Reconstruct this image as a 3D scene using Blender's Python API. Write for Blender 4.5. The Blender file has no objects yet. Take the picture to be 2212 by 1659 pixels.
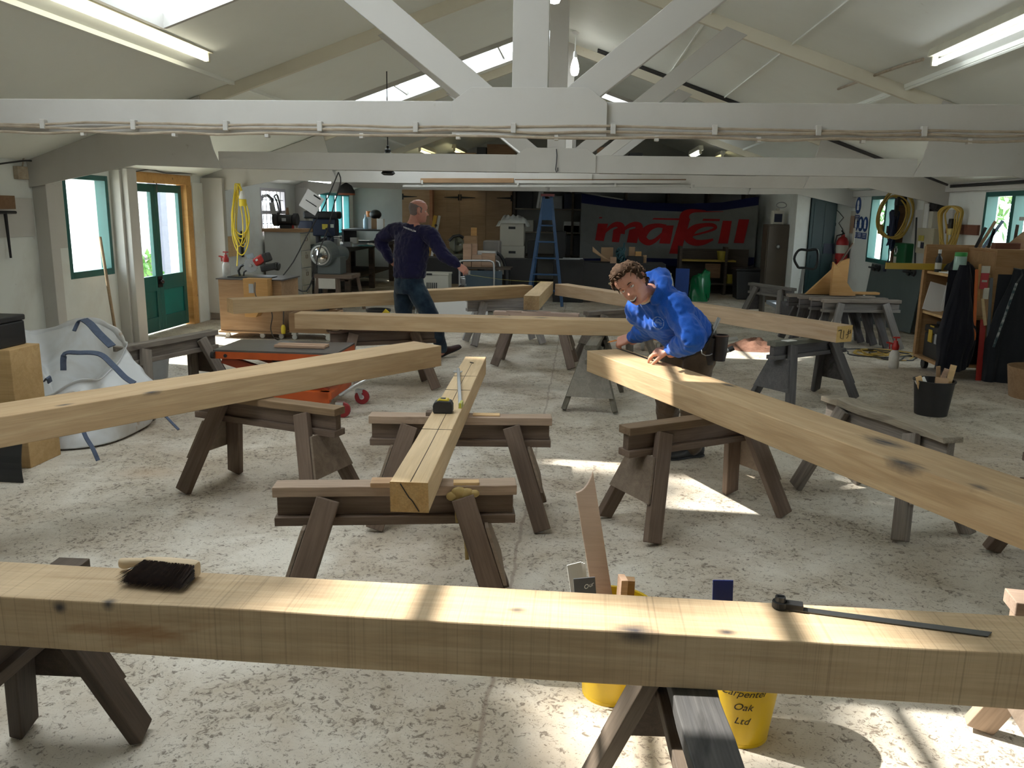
import bpy, math, random
from mathutils import Vector as V, Matrix as MX, noise as MN
random.seed(7)
SC = bpy.context.scene
COL = SC.collection
PI = math.pi
# ---------------------------------------------------------------- camera
CF, CP, CY, CR = 1780.0, 0.20765, 0.08218, 0.0165
FW = V((-math.sin(CY)*math.cos(CP), math.cos(CY)*math.cos(CP), -math.sin(CP)))
R0 = V((math.cos(CY), math.sin(CY), 0)); U0 = R0.cross(FW)
RT = R0*math.cos(CR) + U0*math.sin(CR); UP = -R0*math.sin(CR) + U0*math.cos(CR)
EYE = V((0, 0, 1.6))
cd = bpy.data.cameras.new('camera'); cam = bpy.data.objects.new('camera', cd); COL.objects.link(cam)
cd.sensor_fit = 'HORIZONTAL'; cd.sensor_width = 36; cd.lens = 36*CF/2212; cd.clip_start = 0.05; cd.clip_end = 200
m = MX((RT, UP, -FW)).transposed().to_4x4(); m.translation = EYE; cam.matrix_world = m
SC.camera = cam
def at(x, y, ax, v):          # point of the place seen at photo position x, y on the plane ax = v (metres)
    d = FW + RT*((x-1106)/CF) - UP*((y-829.5)/CF)
    i = 'XYZ'.index(ax); return EYE + d*((v-EYE[i])/d[i])
# ---------------------------------------------------------------- mesh builder
class G:
    def __init__(s): s.v = []; s.f = []; s.m = []; s.cur = 0
    def add(s, vs, fs):
        o = len(s.v); s.v += [tuple(p) for p in vs]; s.f += [tuple(i+o for i in f) for f in fs]; s.m += [s.cur]*len(fs); return s
    def mat(s, i): s.cur = i; return s
    def box(s, c, d, R=None):
        x, y, z = d[0]/2, d[1]/2, d[2]/2; c = V(c)
        vs = [V(p) for p in ((-x,-y,-z),(x,-y,-z),(x,y,-z),(-x,y,-z),(-x,-y,z),(x,-y,z),(x,y,z),(-x,y,z))]
        vs = [c + (R @ p if R else p) for p in vs]
        return s.add(vs, [(0,3,2,1),(4,5,6,7),(0,1,5,4),(1,2,6,5),(2,3,7,6),(3,0,4,7)])
    def b2(s, a, b):          # box from min corner to max corner
        return s.box([(p+q)/2 for p, q in zip(a, b)], [abs(q-p) for p, q in zip(a, b)])
    def bar(s, p, q, w, h, up=(0,0,1)):
        p = V(p); q = V(q); return s.box((p+q)/2, ((q-p).length, w, h), frame(q-p, up))
    def prism(s, pts, o, u, w, t):   # polygon pts in plane (u, w) at o, thickness t along u x w
        o = V(o); u = V(u).normalized(); w = V(w).normalized(); n = u.cross(w)*t; k = len(pts)
        a = [o + u*x + w*y for x, y in pts]; b = [p + n for p in a]
        return s.add(a+b, [tuple(range(k))[::-1], tuple(range(k, 2*k))] + [(i, (i+1) % k, k+(i+1) % k, k+i) for i in range(k)])
    def cyl(s, p, q, r, r2=None, n=14, cap=True):
        p = V(p); q = V(q); r2 = r if r2 is None else r2; M = frame(q-p)
        vs = []
        for c, rr in ((p, r), (q, r2)):
            vs += [c + M @ V((0, rr*math.cos(2*PI*i/n), rr*math.sin(2*PI*i/n))) for i in range(n)]
        fs = [(i, (i+1) % n, n+(i+1) % n, n+i) for i in range(n)]
        if cap: fs += [tuple(range(n))[::-1], tuple(range(n, 2*n))]
        return s.add(vs, fs)
    def tube(s, pts, r, n=6, closed=False):
        pts = [V(p) for p in pts]; k = len(pts); rs = r if isinstance(r, (list, tuple)) else [r]*k
        vs = []; prev = None
        for i, p in enumerate(pts):
            a = pts[(i-1) % k] if (closed or i) else p; b = pts[(i+1) % k] if (closed or i < k-1) else p
            t = (b-a)
            if t.length < 1e-9: t = V((1,0,0))
            t.normalize()
            if prev is None: e = t.orthogonal().normalized()
            else:
                e = prev - t*prev.dot(t)
                e = e.normalized() if e.length > 1e-6 else t.orthogonal().normalized()
            prev = e; g = t.cross(e)
            vs += [p + (e*math.cos(2*PI*j/n) + g*math.sin(2*PI*j/n))*rs[i] for j in range(n)]
        fs = []
        for i in range(k if closed else k-1):
            j = (i+1) % k
            fs += [(i*n+a, i*n+(a+1) % n, j*n+(a+1) % n, j*n+a) for a in range(n)]
        if not closed: fs += [tuple(range(n))[::-1], tuple(range((k-1)*n, k*n))]
        return s.add(vs, fs)
    def lathe(s, prof, c=(0,0,0), n=20, M=None, cap=True):   # prof [(r, z)]
        c = V(c); vs = []
        for r, z in prof:
            for i in range(n):
                p = V((r*math.cos(2*PI*i/n), r*math.sin(2*PI*i/n), z)); vs.append(c + (M @ p if M else p))
        k = len(prof)
        fs = [(a*n+i, a*n+(i+1) % n, (a+1)*n+(i+1) % n, (a+1)*n+i) for a in range(k-1) for i in range(n)]
        if cap: fs += [tuple(range(n))[::-1], tuple(range((k-1)*n, k*n))]
        return s.add(vs, fs)
    def sph(s, c, r, n=12, M=None):
        r = (r, r, r) if not isinstance(r, (tuple, list)) else r; c = V(c); vs = []; fs = []; h = n//2+1
        for a in range(h+1):
            th = PI*a/h
            for i in range(n):
                p = V((r[0]*math.sin(th)*math.cos(2*PI*i/n), r[1]*math.sin(th)*math.sin(2*PI*i/n), -r[2]*math.cos(th)))
                vs.append(c + (M @ p if M else p))
        fs = [(a*n+i, a*n+(i+1) % n, (a+1)*n+(i+1) % n, (a+1)*n+i) for a in range(h) for i in range(n)]
        return s.add(vs, fs)
    def grid(s, fn, nu, nv, closed_u=False):
        vs = [fn(i/nu, j/nv) for j in range(nv+1) for i in range(nu+1)]; w = nu+1
        return s.add(vs, [(j*w+i, j*w+i+1, (j+1)*w+i+1, (j+1)*w+i) for j in range(nv) for i in range(nu)])
def frame(d, up=(0,0,1)):     # 3x3 whose x axis runs along d and z axis is near up
    x = V(d).normalized(); up = V(up)
    if abs(x.dot(up)) > 0.999: up = V((0,1,0)) if abs(x.y) < .9 else V((1,0,0))
    y = up.cross(x).normalized(); z = x.cross(y)
    return MX((x, y, z)).transposed()
def rz(a): return MX.Rotation(a, 3, 'Z')
def obj(name, g, mats, parent=None, bevel=0, smooth=False, sub=0, label=None):
    me = bpy.data.meshes.new(name); me.from_pydata(g.v, [], g.f)
    mats = mats if isinstance(mats, (list, tuple)) else [mats]
    for mm in mats: me.materials.append(mm)
    if len(mats) > 1: me.polygons.foreach_set('material_index', g.m)
    me.validate(); me.update()
    import bmesh
    bm = bmesh.new(); bm.from_mesh(me)
    if smooth: bmesh.ops.remove_doubles(bm, verts=bm.verts, dist=1e-5)
    bmesh.ops.recalc_face_normals(bm, faces=bm.faces); bm.to_mesh(me); bm.free()
    o = bpy.data.objects.new(name, me); COL.objects.link(o)
    if parent: o.parent = parent
    if smooth:
        me.polygons.foreach_set('use_smooth', [True]*len(me.polygons))
        if smooth != 2: me.set_sharp_from_angle(angle=math.radians(42))
    if bevel:
        b = o.modifiers.new('bevel', 'BEVEL'); b.width = bevel; b.segments = 2; b.limit_method = 'ANGLE'; b.angle_limit = math.radians(40)
    if sub:
        b = o.modifiers.new('subd', 'SUBSURF'); b.levels = sub; b.render_levels = sub
    if label: o['label'] = label
    return o
def bar(name, p, q, w, h, mat, parent=None, up=(0,0,1), bevel=.003, shape=None):   # a board with its grain along its own x axis
    p = V(p); q = V(q); L = (q-p).length; g = shape(L, w, h) if shape else G().box((0,0,0), (L, w, h))
    o = obj(name, g, mat, None, bevel)
    M = frame(q-p, up).to_4x4(); M.translation = (p+q)/2
    o.parent = parent; o.matrix_local = M
    return o
def tag(o, label, cat, group=None, kind=None):
    if label: o['label'] = label
    if cat: o['category'] = cat
    if group: o['group'] = group
    if kind: o['kind'] = kind
    return o
def thing(name, label, cat, loc=(0,0,0), rot=0, group=None, kind=None):
    o = bpy.data.objects.new(name, None); COL.objects.link(o); o.empty_display_size = .1
    o.location = loc
    if isinstance(rot, MX): o.rotation_euler = rot.to_euler()
    else: o.rotation_euler = (0, 0, rot)
    return tag(o, label, cat, group, kind)
def one(name, label, cat, g, mats, loc=(0,0,0), rot=0, group=None, **k):   # a thing that is a single mesh
    o = obj(name, g, mats, **k); o.location = loc
    if isinstance(rot, MX): o.rotation_euler = rot.to_euler()
    else: o.rotation_euler = (0, 0, rot)
    return tag(o, label, cat, group)
def kids(o): return [c for c in COL.objects if c.parent == o]
def dup(root, loc, rot=0, label=None, group=None):
    r = root.copy(); COL.objects.link(r); r.location = loc; r.rotation_euler = (0, 0, rot)
    if label: r['label'] = label
    if group: r['group'] = group
    def rec(a, b):
        for c in kids(a):
            d = c.copy(); COL.objects.link(d); d.parent = b; rec(c, d)
    rec(root, r)
    return r
def struct(name, g, mats, parent=None, **k):
    o = obj(name, g, mats, parent, **k)
    if not parent: o['kind'] = 'structure'
    return o
# ---------------------------------------------------------------- materials
def newmat(name):
    mm = bpy.data.materials.new(name); mm.use_nodes = True; nt = mm.node_tree
    return mm, nt, nt.nodes['Principled BSDF']
def N(nt, t, **k):
    n = nt.nodes.new(t)
    for a, b in k.items():
        if a in n.inputs: n.inputs[a].default_value = b
        else: setattr(n, a, b)
    return n
def c4(c): return (c[0], c[1], c[2], 1)
def srgb(r, g, b): return tuple(((x/255)/12.92 if x <= 10 else ((x/255+.055)/1.055)**2.4) for x in (r, g, b))
def coords(nt, scale=(1,1,1), rnd=True):
    tc = N(nt, 'ShaderNodeTexCoord'); mp = N(nt, 'ShaderNodeMapping'); mp.inputs['Scale'].default_value = scale
    nt.links.new(tc.outputs['Object'], mp.inputs['Vector'])
    if rnd:
        oi = N(nt, 'ShaderNodeObjectInfo'); mu = N(nt, 'ShaderNodeMath', operation='MULTIPLY'); mu.inputs[1].default_value = 37.0
        nt.links.new(oi.outputs['Random'], mu.inputs[0]); nt.links.new(mu.outputs[0], mp.inputs['Location'])
    return mp.outputs['Vector']
def noise(nt, vec, scale, detail=4, dist=0, rough=.55):
    n = N(nt, 'ShaderNodeTexNoise'); n.inputs['Scale'].default_value = scale; n.inputs['Detail'].default_value = detail
    n.inputs['Distortion'].default_value = dist; n.inputs['Roughness'].default_value = rough
    if vec: nt.links.new(vec, n.inputs['Vector'])
    return n.outputs['Fac']
def ramp(nt, fac, stops):
    r = N(nt, 'ShaderNodeValToRGB'); e = r.color_ramp.elements
    while len(e) < len(stops): e.new(.5)
    for i, (p, c) in enumerate(stops): e[i].position = p; e[i].color = c4(c) if not isinstance(c, (int, float)) else (c, c, c, 1)
    nt.links.new(fac, r.inputs['Fac']); return r.outputs['Color']
def mix(nt, fac, a, b, mode='MIX'):
    n = N(nt, 'ShaderNodeMix', data_type='RGBA', blend_type=mode)
    for s, v in ((0, fac), (6, a), (7, b)):
        if isinstance(v, (int, float)): n.inputs[s].default_value = v
        elif isinstance(v, tuple): n.inputs[s].default_value = c4(v)
        else: nt.links.new(v, n.inputs[s])
    return n.outputs[2]
def bump(nt, b, fac, strength=.3, dist=.004):
    n = N(nt, 'ShaderNodeBump'); n.inputs['Strength'].default_value = strength; n.inputs['Distance'].default_value = dist
    nt.links.new(fac, n.inputs['Height']); nt.links.new(n.outputs['Normal'], b.inputs['Normal'])
CACHE = {}
def plain(name, col, rough=.5, metal=0, dirt=.12, scale=6, coat=0, spec=None, dcol=None):
    if name in CACHE: return CACHE[name]
    mm, nt, b = newmat(name); v = coords(nt)
    f = noise(nt, v, scale, 5)
    dc = dcol or tuple(x*.45 for x in col)
    fr = ramp(nt, f, [(.42, 0.0), (.75, 1.0)])
    mu = N(nt, 'ShaderNodeMath', operation='MULTIPLY'); mu.inputs[1].default_value = dirt; nt.links.new(fr, mu.inputs[0])
    nt.links.new(mix(nt, mu.outputs[0], col, dc), b.inputs['Base Color'])
    b.inputs['Roughness'].default_value = rough; b.inputs['Metallic'].default_value = metal
    if coat: b.inputs['Coat Weight'].default_value = coat
    if spec is not None: b.inputs['Specular IOR Level'].default_value = spec
    CACHE[name] = mm; return mm
def wood(name, c1, c2, fine=.5, stain=None, thr=.66, saw=0, rough=.65, spots=(), sscale=(1.1, 4, 4), knots=False, spotcol=(.02,.025,.04)):
    mm, nt, b = newmat(name)
    v = coords(nt, (1.3, 13, 13)); f = noise(nt, v, 1.6, 6, 1.2)
    v2 = coords(nt, (5, 150, 150)); f2 = noise(nt, v2, 1.0, 3)
    col = ramp(nt, f, [(.3, c1), (.7, c2)])
    gr = ramp(nt, f2, [(.3, 1-fine*.5), (.65, 1.0)])
    col = mix(nt, 1.0, col, gr, 'MULTIPLY')
    vb = coords(nt, (.5, 1.7, 1.7)); col = mix(nt, .25, col, ramp(nt, noise(nt, vb, 1.5, 3), [(.35, tuple(x*.6 for x in c1)), (.65, tuple(min(1, x*1.25) for x in c2))]))
    h = f2
    if saw:
        wf = noise(nt, coords(nt, (150, .5, .5)), 1.0, 4, .2, .7); wf2 = noise(nt, coords(nt, (14, .25, .25)), 1.0, 2)
        col = mix(nt, saw, col, ramp(nt, wf, [(.33, .3), (.47, 1.0)]), 'MULTIPLY'); col = mix(nt, saw*.5, col, ramp(nt, wf2, [(.3, .5), (.6, 1.0)]), 'MULTIPLY'); h = wf
    if stain:
        s = noise(nt, coords(nt, sscale), 1.5, 5, .6); col = mix(nt, ramp(nt, s, [(thr, 0.0), (thr+.1, .85)]), col, stain)
    if knots:
        vo = N(nt, 'ShaderNodeTexVoronoi', feature='F1'); vo.inputs['Scale'].default_value = 2.3; nt.links.new(coords(nt, (1, 2.2, 2.2)), vo.inputs['Vector'])
        col = mix(nt, ramp(nt, vo.outputs['Distance'], [(.03, .8), (.1, 0.0)]), col, tuple(x*.25 for x in c1))
    for (sx, sy, sz, r, st) in spots:       # ink-dark sap stains with their own place on the timber
        tc = N(nt, 'ShaderNodeTexCoord'); mp = N(nt, 'ShaderNodeMapping', vector_type='POINT')
        mp.inputs['Location'].default_value = (-sx/st, -sy, -sz); mp.inputs['Scale'].default_value = (1/st, 1, 1)
        nt.links.new(tc.outputs['Object'], mp.inputs['Vector'])
        ln = N(nt, 'ShaderNodeVectorMath', operation='LENGTH'); nt.links.new(mp.outputs[0], ln.inputs[0])
        nz = noise(nt, coords(nt, (9, 40, 12), False), 1.4, 4); ad = N(nt, 'ShaderNodeMath', operation='MULTIPLY_ADD'); ad.inputs[1].default_value = r*1.3
        nt.links.new(nz, ad.inputs[0]); nt.links.new(ln.outputs['Value'], ad.inputs[2])
        col = mix(nt, ramp(nt, ad.outputs[0], [(r*.75, .92), (min(r*1.75, 1), 0.0)]), col, spotcol)
    nt.links.new(col, b.inputs['Base Color']); b.inputs['Roughness'].default_value = rough
    b.inputs['Specular IOR Level'].default_value = .3
    bump(nt, b, h, .35, .002)
    return mm
def emit(name, col, s):
    mm, nt, b = newmat(name); b.inputs['Base Color'].default_value = c4(col); b.inputs['Emission Color'].default_value = c4(col); b.inputs['Emission Strength'].default_value = s
    return mm
def glass(name, tint=(1,1,1), gl=.06, trans=0.0):
    mm = bpy.data.materials.new(name); mm.use_nodes = True; nt = mm.node_tree; nt.nodes.clear()
    out = N(nt, 'ShaderNodeOutputMaterial'); t = N(nt, 'ShaderNodeBsdfTransparent'); t.inputs[0].default_value = c4(tint)
    g = N(nt, 'ShaderNodeBsdfGlossy'); g.inputs['Roughness'].default_value = .03
    m1 = N(nt, 'ShaderNodeMixShader'); m1.inputs[0].default_value = gl
    nt.links.new(t.outputs[0], m1.inputs[1]); nt.links.new(g.outputs[0], m1.inputs[2]); last = m1
    if trans:
        tr = N(nt, 'ShaderNodeBsdfTranslucent'); tr.inputs[0].default_value = (.9,.9,.88,1)
        m2 = N(nt, 'ShaderNodeMixShader'); m2.inputs[0].default_value = trans
        nt.links.new(m1.outputs[0], m2.inputs[1]); nt.links.new(tr.outputs[0], m2.inputs[2]); last = m2
    nt.links.new(last.outputs[0], out.inputs[0]); return mm
W_WALL = None
def text_mesh(s, size, name='lettering', depth=.0008, bold=False, shear=0, sx=1):
    cu = bpy.data.curves.new('t', 'FONT'); cu.body = s; cu.size = size; cu.extrude = depth; cu.align_x = 'CENTER'; cu.align_y = 'CENTER'; cu.shear = shear
    if bold: cu.offset = size*.015
    o = bpy.data.objects.new('t', cu); COL.objects.link(o)
    dg = bpy.context.evaluated_depsgraph_get(); me = bpy.data.meshes.new_from_object(o.evaluated_get(dg)); bpy.data.objects.remove(o); bpy.data.curves.remove(cu)
    me.name = name
    return me
def text(name, s, size, mat, parent, M, **k):
    me = text_mesh(s, size, name, **k); me.materials.clear(); me.materials.append(mat)
    o = bpy.data.objects.new(name, me); COL.objects.link(o); o.parent = parent; o.matrix_local = M
    return o
def mframe(o, x, z): # 4x4 with origin o, x axis x, y axis z (text runs along x, rises along z)
    x = V(x).normalized(); z = V(z); z = (z - x*z.dot(x)).normalized(); n = x.cross(z)
    M = MX((x, z, n)).transposed().to_4x4(); M.translation = V(o); return M
# ================================================================ the setting
XL, XR, XC, YB, YF = -5.3, 4.7, -0.27, 19.0, -4.5
def ZC(x): return 3.75 - .35*abs(x-XC)
def mat_white(name, base, dirt, dirtcol, scale=.9, amt=.5, rough=.6):
    mm, nt, b = newmat(name); v = coords(nt, (1,1,1), False)
    f = noise(nt, v, scale, 7, .3, .65); f2 = noise(nt, v, scale*9, 6, 0, .7)
    col = mix(nt, ramp(nt, f, [(.48, 0.0), (.72, amt)]), base, dirt)
    col = mix(nt, ramp(nt, f2, [(.66, 0.0), (.74, amt)]), col, dirtcol)
    nt.links.new(col, b.inputs['Base Color']); b.inputs['Roughness'].default_value = rough; b.inputs['Specular IOR Level'].default_value = .25
    bump(nt, b, f2, .12, .004); return mm
M_WALL = mat_white('white_wall_paint', (.68,.70,.67), (.47,.44,.38), (.28,.24,.19), 1.0, .6)
M_CEIL = mat_white('ceiling_paint', (.78,.80,.75), (.66,.65,.59), (.5,.46,.4), .7, .35)
M_BEAM = mat_white('old_white_timber_paint', (.50,.485,.455), (.41,.385,.345), (.3,.26,.2), 1.4, .5)
M_CREAM = mat_white('cream_timber_paint', (.68,.64,.53), (.56,.51,.4), (.35,.3,.22), 1.4, .45)
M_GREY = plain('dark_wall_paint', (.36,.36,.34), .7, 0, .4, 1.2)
M_GREEN = plain('green_joinery_paint', (.012,.095,.085), .38, 0, .3, 3, dcol=(.03,.13,.11))
M_GLASS = glass('window_glass', (.97,.99,.99), .05)
M_SKYL = glass('dusty_rooflight_sheet', (.96,.97,.98), .03, .22)
M_PINE = wood('pale_pine', (.62,.40,.19), (.72,.5,.27), .3, knots=True)
M_PINKW = glass('peach_rooflight_sheet', (.95,.62,.45), .02, .5)
def mat_floor():
    mm, nt, b = newmat('worn_painted_concrete'); v = coords(nt, (1,1,1), False)
    big = noise(nt, v, .55, 6, .8, .6); mid = noise(nt, v, 2.6, 8, .6, .65); fin = noise(nt, v, 34, 5, 1.2, .7); grit = noise(nt, v, 120, 3, .4, .6)
    col = mix(nt, ramp(nt, mid, [(.38, 0.0), (.64, 1.0)]), (.63,.585,.505), (.46,.40,.315))
    col = mix(nt, ramp(nt, big, [(.47, 0.0), (.66, .75)]), col, (.33,.25,.17))
    spk = N(nt, 'ShaderNodeMath', operation='MULTIPLY_ADD'); spk.inputs[1].default_value = .32; nt.links.new(mid, spk.inputs[0]); nt.links.new(fin, spk.inputs[2])
    col = mix(nt, ramp(nt, spk.outputs[0], [(.70, 0.0), (.79, .85)]), col, (.13,.10,.075))
    col = mix(nt, ramp(nt, grit, [(.60, 0.0), (.72, .7)]), col, (.20,.165,.125))
    shv = N(nt, 'ShaderNodeTexNoise'); shv.inputs['Scale'].default_value = 34; shv.inputs['Detail'].default_value = 2; shv.inputs['Distortion'].default_value = 3.5
    nt.links.new(coords(nt, (.8,1.1,1), False), shv.inputs['Vector'])
    col = mix(nt, ramp(nt, shv.outputs['Fac'], [(.665, 0.0), (.70, .8)]), col, (.12,.085,.055))
    # one rusty brown stain that lies on the floor, and the joint between two pours
    tc = N(nt, 'ShaderNodeTexCoord')
    for cx, cy, sx, sy, cc, am in ((1.12,3.25,.36,.17,(.25,.14,.07),.6), (-2.6,4.6,.55,.35,(.36,.22,.11),.45), (-1.9,2.2,.5,.4,(.26,.17,.09),.45)):
        mp = N(nt, 'ShaderNodeMapping'); mp.inputs['Location'].default_value = (-cx/sx, -cy/sy, 0); mp.inputs['Scale'].default_value = (1/sx, 1/sy, 1)
        nt.links.new(tc.outputs['Object'], mp.inputs[0]); ln = N(nt, 'ShaderNodeVectorMath', operation='LENGTH'); nt.links.new(mp.outputs[0], ln.inputs[0])
        ad = N(nt, 'ShaderNodeMath', operation='ADD'); nt.links.new(ln.outputs['Value'], ad.inputs[0]); nt.links.new(mid, ad.inputs[1])
        col = mix(nt, ramp(nt, ad.outputs[0], [(0.9, am), (1.0, am*.8)] + []) if False else ramp(nt, ad.outputs[0], [(.55, am), (1.0, 0.0)]), col, cc)
    sx_ = N(nt, 'ShaderNodeSeparateXYZ'); nt.links.new(tc.outputs['Object'], sx_.inputs[0])
    wob = noise(nt, v, 5, 2); a1 = N(nt, 'ShaderNodeMath', operation='MULTIPLY_ADD'); a1.inputs[1].default_value = .05; nt.links.new(wob, a1.inputs[0]); nt.links.new(sx_.outputs[0], a1.inputs[2])
    a2 = N(nt, 'ShaderNodeMath', operation='ADD'); a2.inputs[1].default_value = .24; nt.links.new(a1.outputs[0], a2.inputs[0])
    ab = N(nt, 'ShaderNodeMath', operation='ABSOLUTE'); nt.links.new(a2.outputs[0], ab.inputs[0])
    col = mix(nt, ramp(nt, ab.outputs[0], [(.004, .55), (.012, 0.0)]), col, (.22,.16,.12))
    nt.links.new(col, b.inputs['Base Color'])
    nt.links.new(ramp(nt, mid, [(.3, .42), (.7, .7)]), b.inputs['Roughness']); b.inputs['Specular IOR Level'].default_value = .35
    bump(nt, b, fin, .25, .003); return mm
M_FLOOR = mat_floor()
struct('floor', G().b2((XL-.2, YF, -.12), (XR+.2, YB+.2, 0)), M_FLOOR)
def wall_side(name, X0, X1, Y0, Y1, Z1, holes, mats):
    g = G(); y = Y0
    for a, b, c, d in sorted(holes):
        g.b2((X0, y, 0), (X1, a, Z1))
        if c > 0: g.b2((X0, a, 0), (X1, b, c))
        if d < Z1: g.b2((X0, a, d), (X1, b, Z1))
        y = b
    g.b2((X0, y, 0), (X1, Y1, Z1)); return struct(name, g, mats)
W1 = (8.2, 9.02, .82, 1.9); D1 = (9.4, 10.86, 0, 1.9); W2 = (13.45, 14.62, 1.12, 1.9); W3 = (16.45, 18.7, 1.0, 1.9)
W4 = (12.95, 14.33, .86, 1.92); W5 = (8.6, 10.38, .86, 1.9)
wall_side('wall_left', XL-.16, XL, YF, YB, 2.02, [W1, D1, W2, W3, (-3.2,-1.4,.9,1.9)], M_WALL)
wall_side('wall_right', XR, XR+.16, YF, YB, 2.03, [W4, W5, (3.6,5.2,.86,1.9), (-2.5,-.7,.9,1.9)], M_WALL)
def gable(name, Y0, Y1, m, hole=None):
    g = G(); xs = [XL-.1, XC, XR+.1]
    if hole:
        a, b, h = hole
        pts = [(XL-.1,0),(a,0),(a,h),(b,h),(b,0),(XR+.1,0),(XR+.1,ZC(XR+.1)),(XC,ZC(XC)),(XL-.1,ZC(XL-.1))]
    else: pts = [(XL-.1,0),(XR+.1,0),(XR+.1,ZC(XR+.1)),(XC,ZC(XC)),(XL-.1,ZC(XL-.1))]
    g.prism([(x-XL, z) for x, z in pts], (XL, Y0, 0), (1,0,0), (0,0,1), Y0-Y1); return struct(name, g, m)
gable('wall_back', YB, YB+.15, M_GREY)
gable('wall_front', YF-.15, YF, M_WALL)
g = G().b2((3.75, 15.3, 0), (3.98, 15.42, 2.3)).b2((4.44, 15.3, 0), (XR, 15.42, 2.02)).b2((3.98, 15.3, 1.9), (4.44, 15.42, 2.1)).b2((3.75, 15.42, 0), (3.85, YB, 2.3))
struct('wall_return', g, M_WALL)
# roof slopes, with openings for the rooflights
SKL = [(2.0,3.2,-3.0,-.45), (4.95,5.8,-2.92,-.45), (10.0,11.0,-2.95,-.45)]
SKR = [(14.35,15.0,.22,.72)]
def slope(name, xa, xb, holes, mm):
    g = G(); sg = 1 if xa < xb else -1
    def quad(y0, y1, x0, x1):
        if y1-y0 < 1e-4 or abs(x1-x0) < 1e-4: return
        vs = []
        for dz in (0, .07):
            vs += [(x0,y0,ZC(x0)+dz),(x1,y0,ZC(x1)+dz),(x1,y1,ZC(x1)+dz),(x0,y1,ZC(x0)+dz)]
        g.add(vs, [(0,1,2,3),(7,6,5,4),(0,4,5,1),(1,5,6,2),(2,6,7,3),(3,7,4,0)])
    y = YF
    for a, b, c, d in sorted(holes):
        quad(y, a, xa, xb); lo, hi = (c, d) if sg > 0 else (d, c)
        quad(a, b, xa, lo); quad(a, b, hi, xb); y = b
    quad(y, YB, xa, xb); return struct(name, g, mm)
slope('ceiling_left', XL-.3, XC, SKL, M_CEIL); slope('ceiling_right', XR+.3, XC, SKR, M_CEIL)
nw = [0]
def win_root(loc=(0,0,0)):
    nw[0] += 1; return thing('window_%d' % nw[0], None, None, loc, kind='structure')
for k, (a, b, c, d) in enumerate(SKL+SKR):
    r = win_root((c, a, ZC(c))); sl = -.35 if c > XC else .35; s2 = 1 if c > XC else 1
    L = d-c
    def P(x, y, z): return (x, y, (ZC(c+x)-ZC(c))+z)
    gg = G().add([P(0,0,.045),P(L,0,.045),P(L,b-a,.045),P(0,b-a,.045),P(0,0,.052),P(L,0,.052),P(L,b-a,.052),P(0,b-a,.052)], [(0,3,2,1),(4,5,6,7),(0,1,5,4),(1,2,6,5),(2,3,7,6),(3,0,4,7)])
    obj('pane', gg, M_PINKW if (k == len(SKL)+1) else M_SKYL, r)
    fr = G(); t = .035
    for p, q in ((P(0,0,.01),P(L,0,.01)), (P(0,b-a,.01),P(L,b-a,.01)), (P(0,0,.01),P(0,b-a,.01)), (P(L,0,.01),P(L,b-a,.01))): fr.bar(p, q, t, .11)
    nb = 4 if L > 1 else 0
    for i in range(1, nb): fr.bar(P(L*i/nb,0,.03), P(L*i/nb,b-a,.03), .022, .05)
    if k == 0: fr.bar(P(0,(b-a)/2,.0), P(L,(b-a)/2,.0), .05, .1)
    obj('frame', fr, M_BEAM, r)
def side_window(X, out, hole, mull=(), trans=(), mf=None, fw=.055, bars=0):
    a, b, c, d = hole; r = win_root((X, a, c)); mf = mf or M_GREEN; x0 = -out*.004; x1 = out*.12
    lo, hi = min(x0, x1), max(x0, x1); W = b-a; H = d-c; fr = G()
    for p, q in (((lo,0,0),(hi,fw,H)), ((lo,W-fw,0),(hi,W,H)), ((lo,fw,0),(hi,W-fw,fw*1.3)), ((lo,fw,H-fw),(hi,W-fw,H))): fr.b2(p, q)
    for y in mull: fr.b2((lo, y-a-fw*.7, fw), (hi, y-a+fw*.7, H-fw))
    for z in trans: fr.b2((lo, fw, z-c-.03), (hi, W-fw, z-c+.03))
    obj('frame', fr, mf, r, .004); xm = (lo+hi)/2
    obj('pane', G().b2((xm-.003, fw*.8, fw), (xm+.003, W-fw*.8, H-fw*.8)), M_GLASS, r)
    obj('sill', G().b2((min(0,out*.05), 0, -.0), (max(0,out*.05), W, .015)), mf, r)
    if bars:
        gb = G()
        for i in range(1, bars): gb.b2((xm-out*.03, W*i/bars-.006, .05), (xm-out*.02, W*i/bars+.006, H-.05))
        for i in range(1, 4): gb.b2((xm-out*.03, .05, H*i/4-.006), (xm-out*.02, W-.05, H*i/4+.006))
        obj('security_bar', gb, plain('bar_steel', (.08,.08,.09), .5), r)
    return r
M_OLDFR = plain('grey_window_paint', (.52,.5,.55), .5)
side_window(XL, -1, W1); side_window(XL, -1, W2, (), (1.5,), M_OLDFR, .05, 7); side_window(XL, -1, W3, (17.0,17.55,18.1), (), plain('teal_joinery_paint', (.02,.2,.22), .4))
side_window(XR, 1, W4, (13.62,)); side_window(XR, 1, W5, (9.72,))
side_window(XR, 1, (3.6,5.2,.86,1.9), (4.4,)); side_window(XL, -1, (-3.2,-1.4,.9,1.9)); side_window(XR, 1, (-2.5,-.7,.9,1.9))  # the two rear windows are unseen, added for fill from behind the camera
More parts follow.
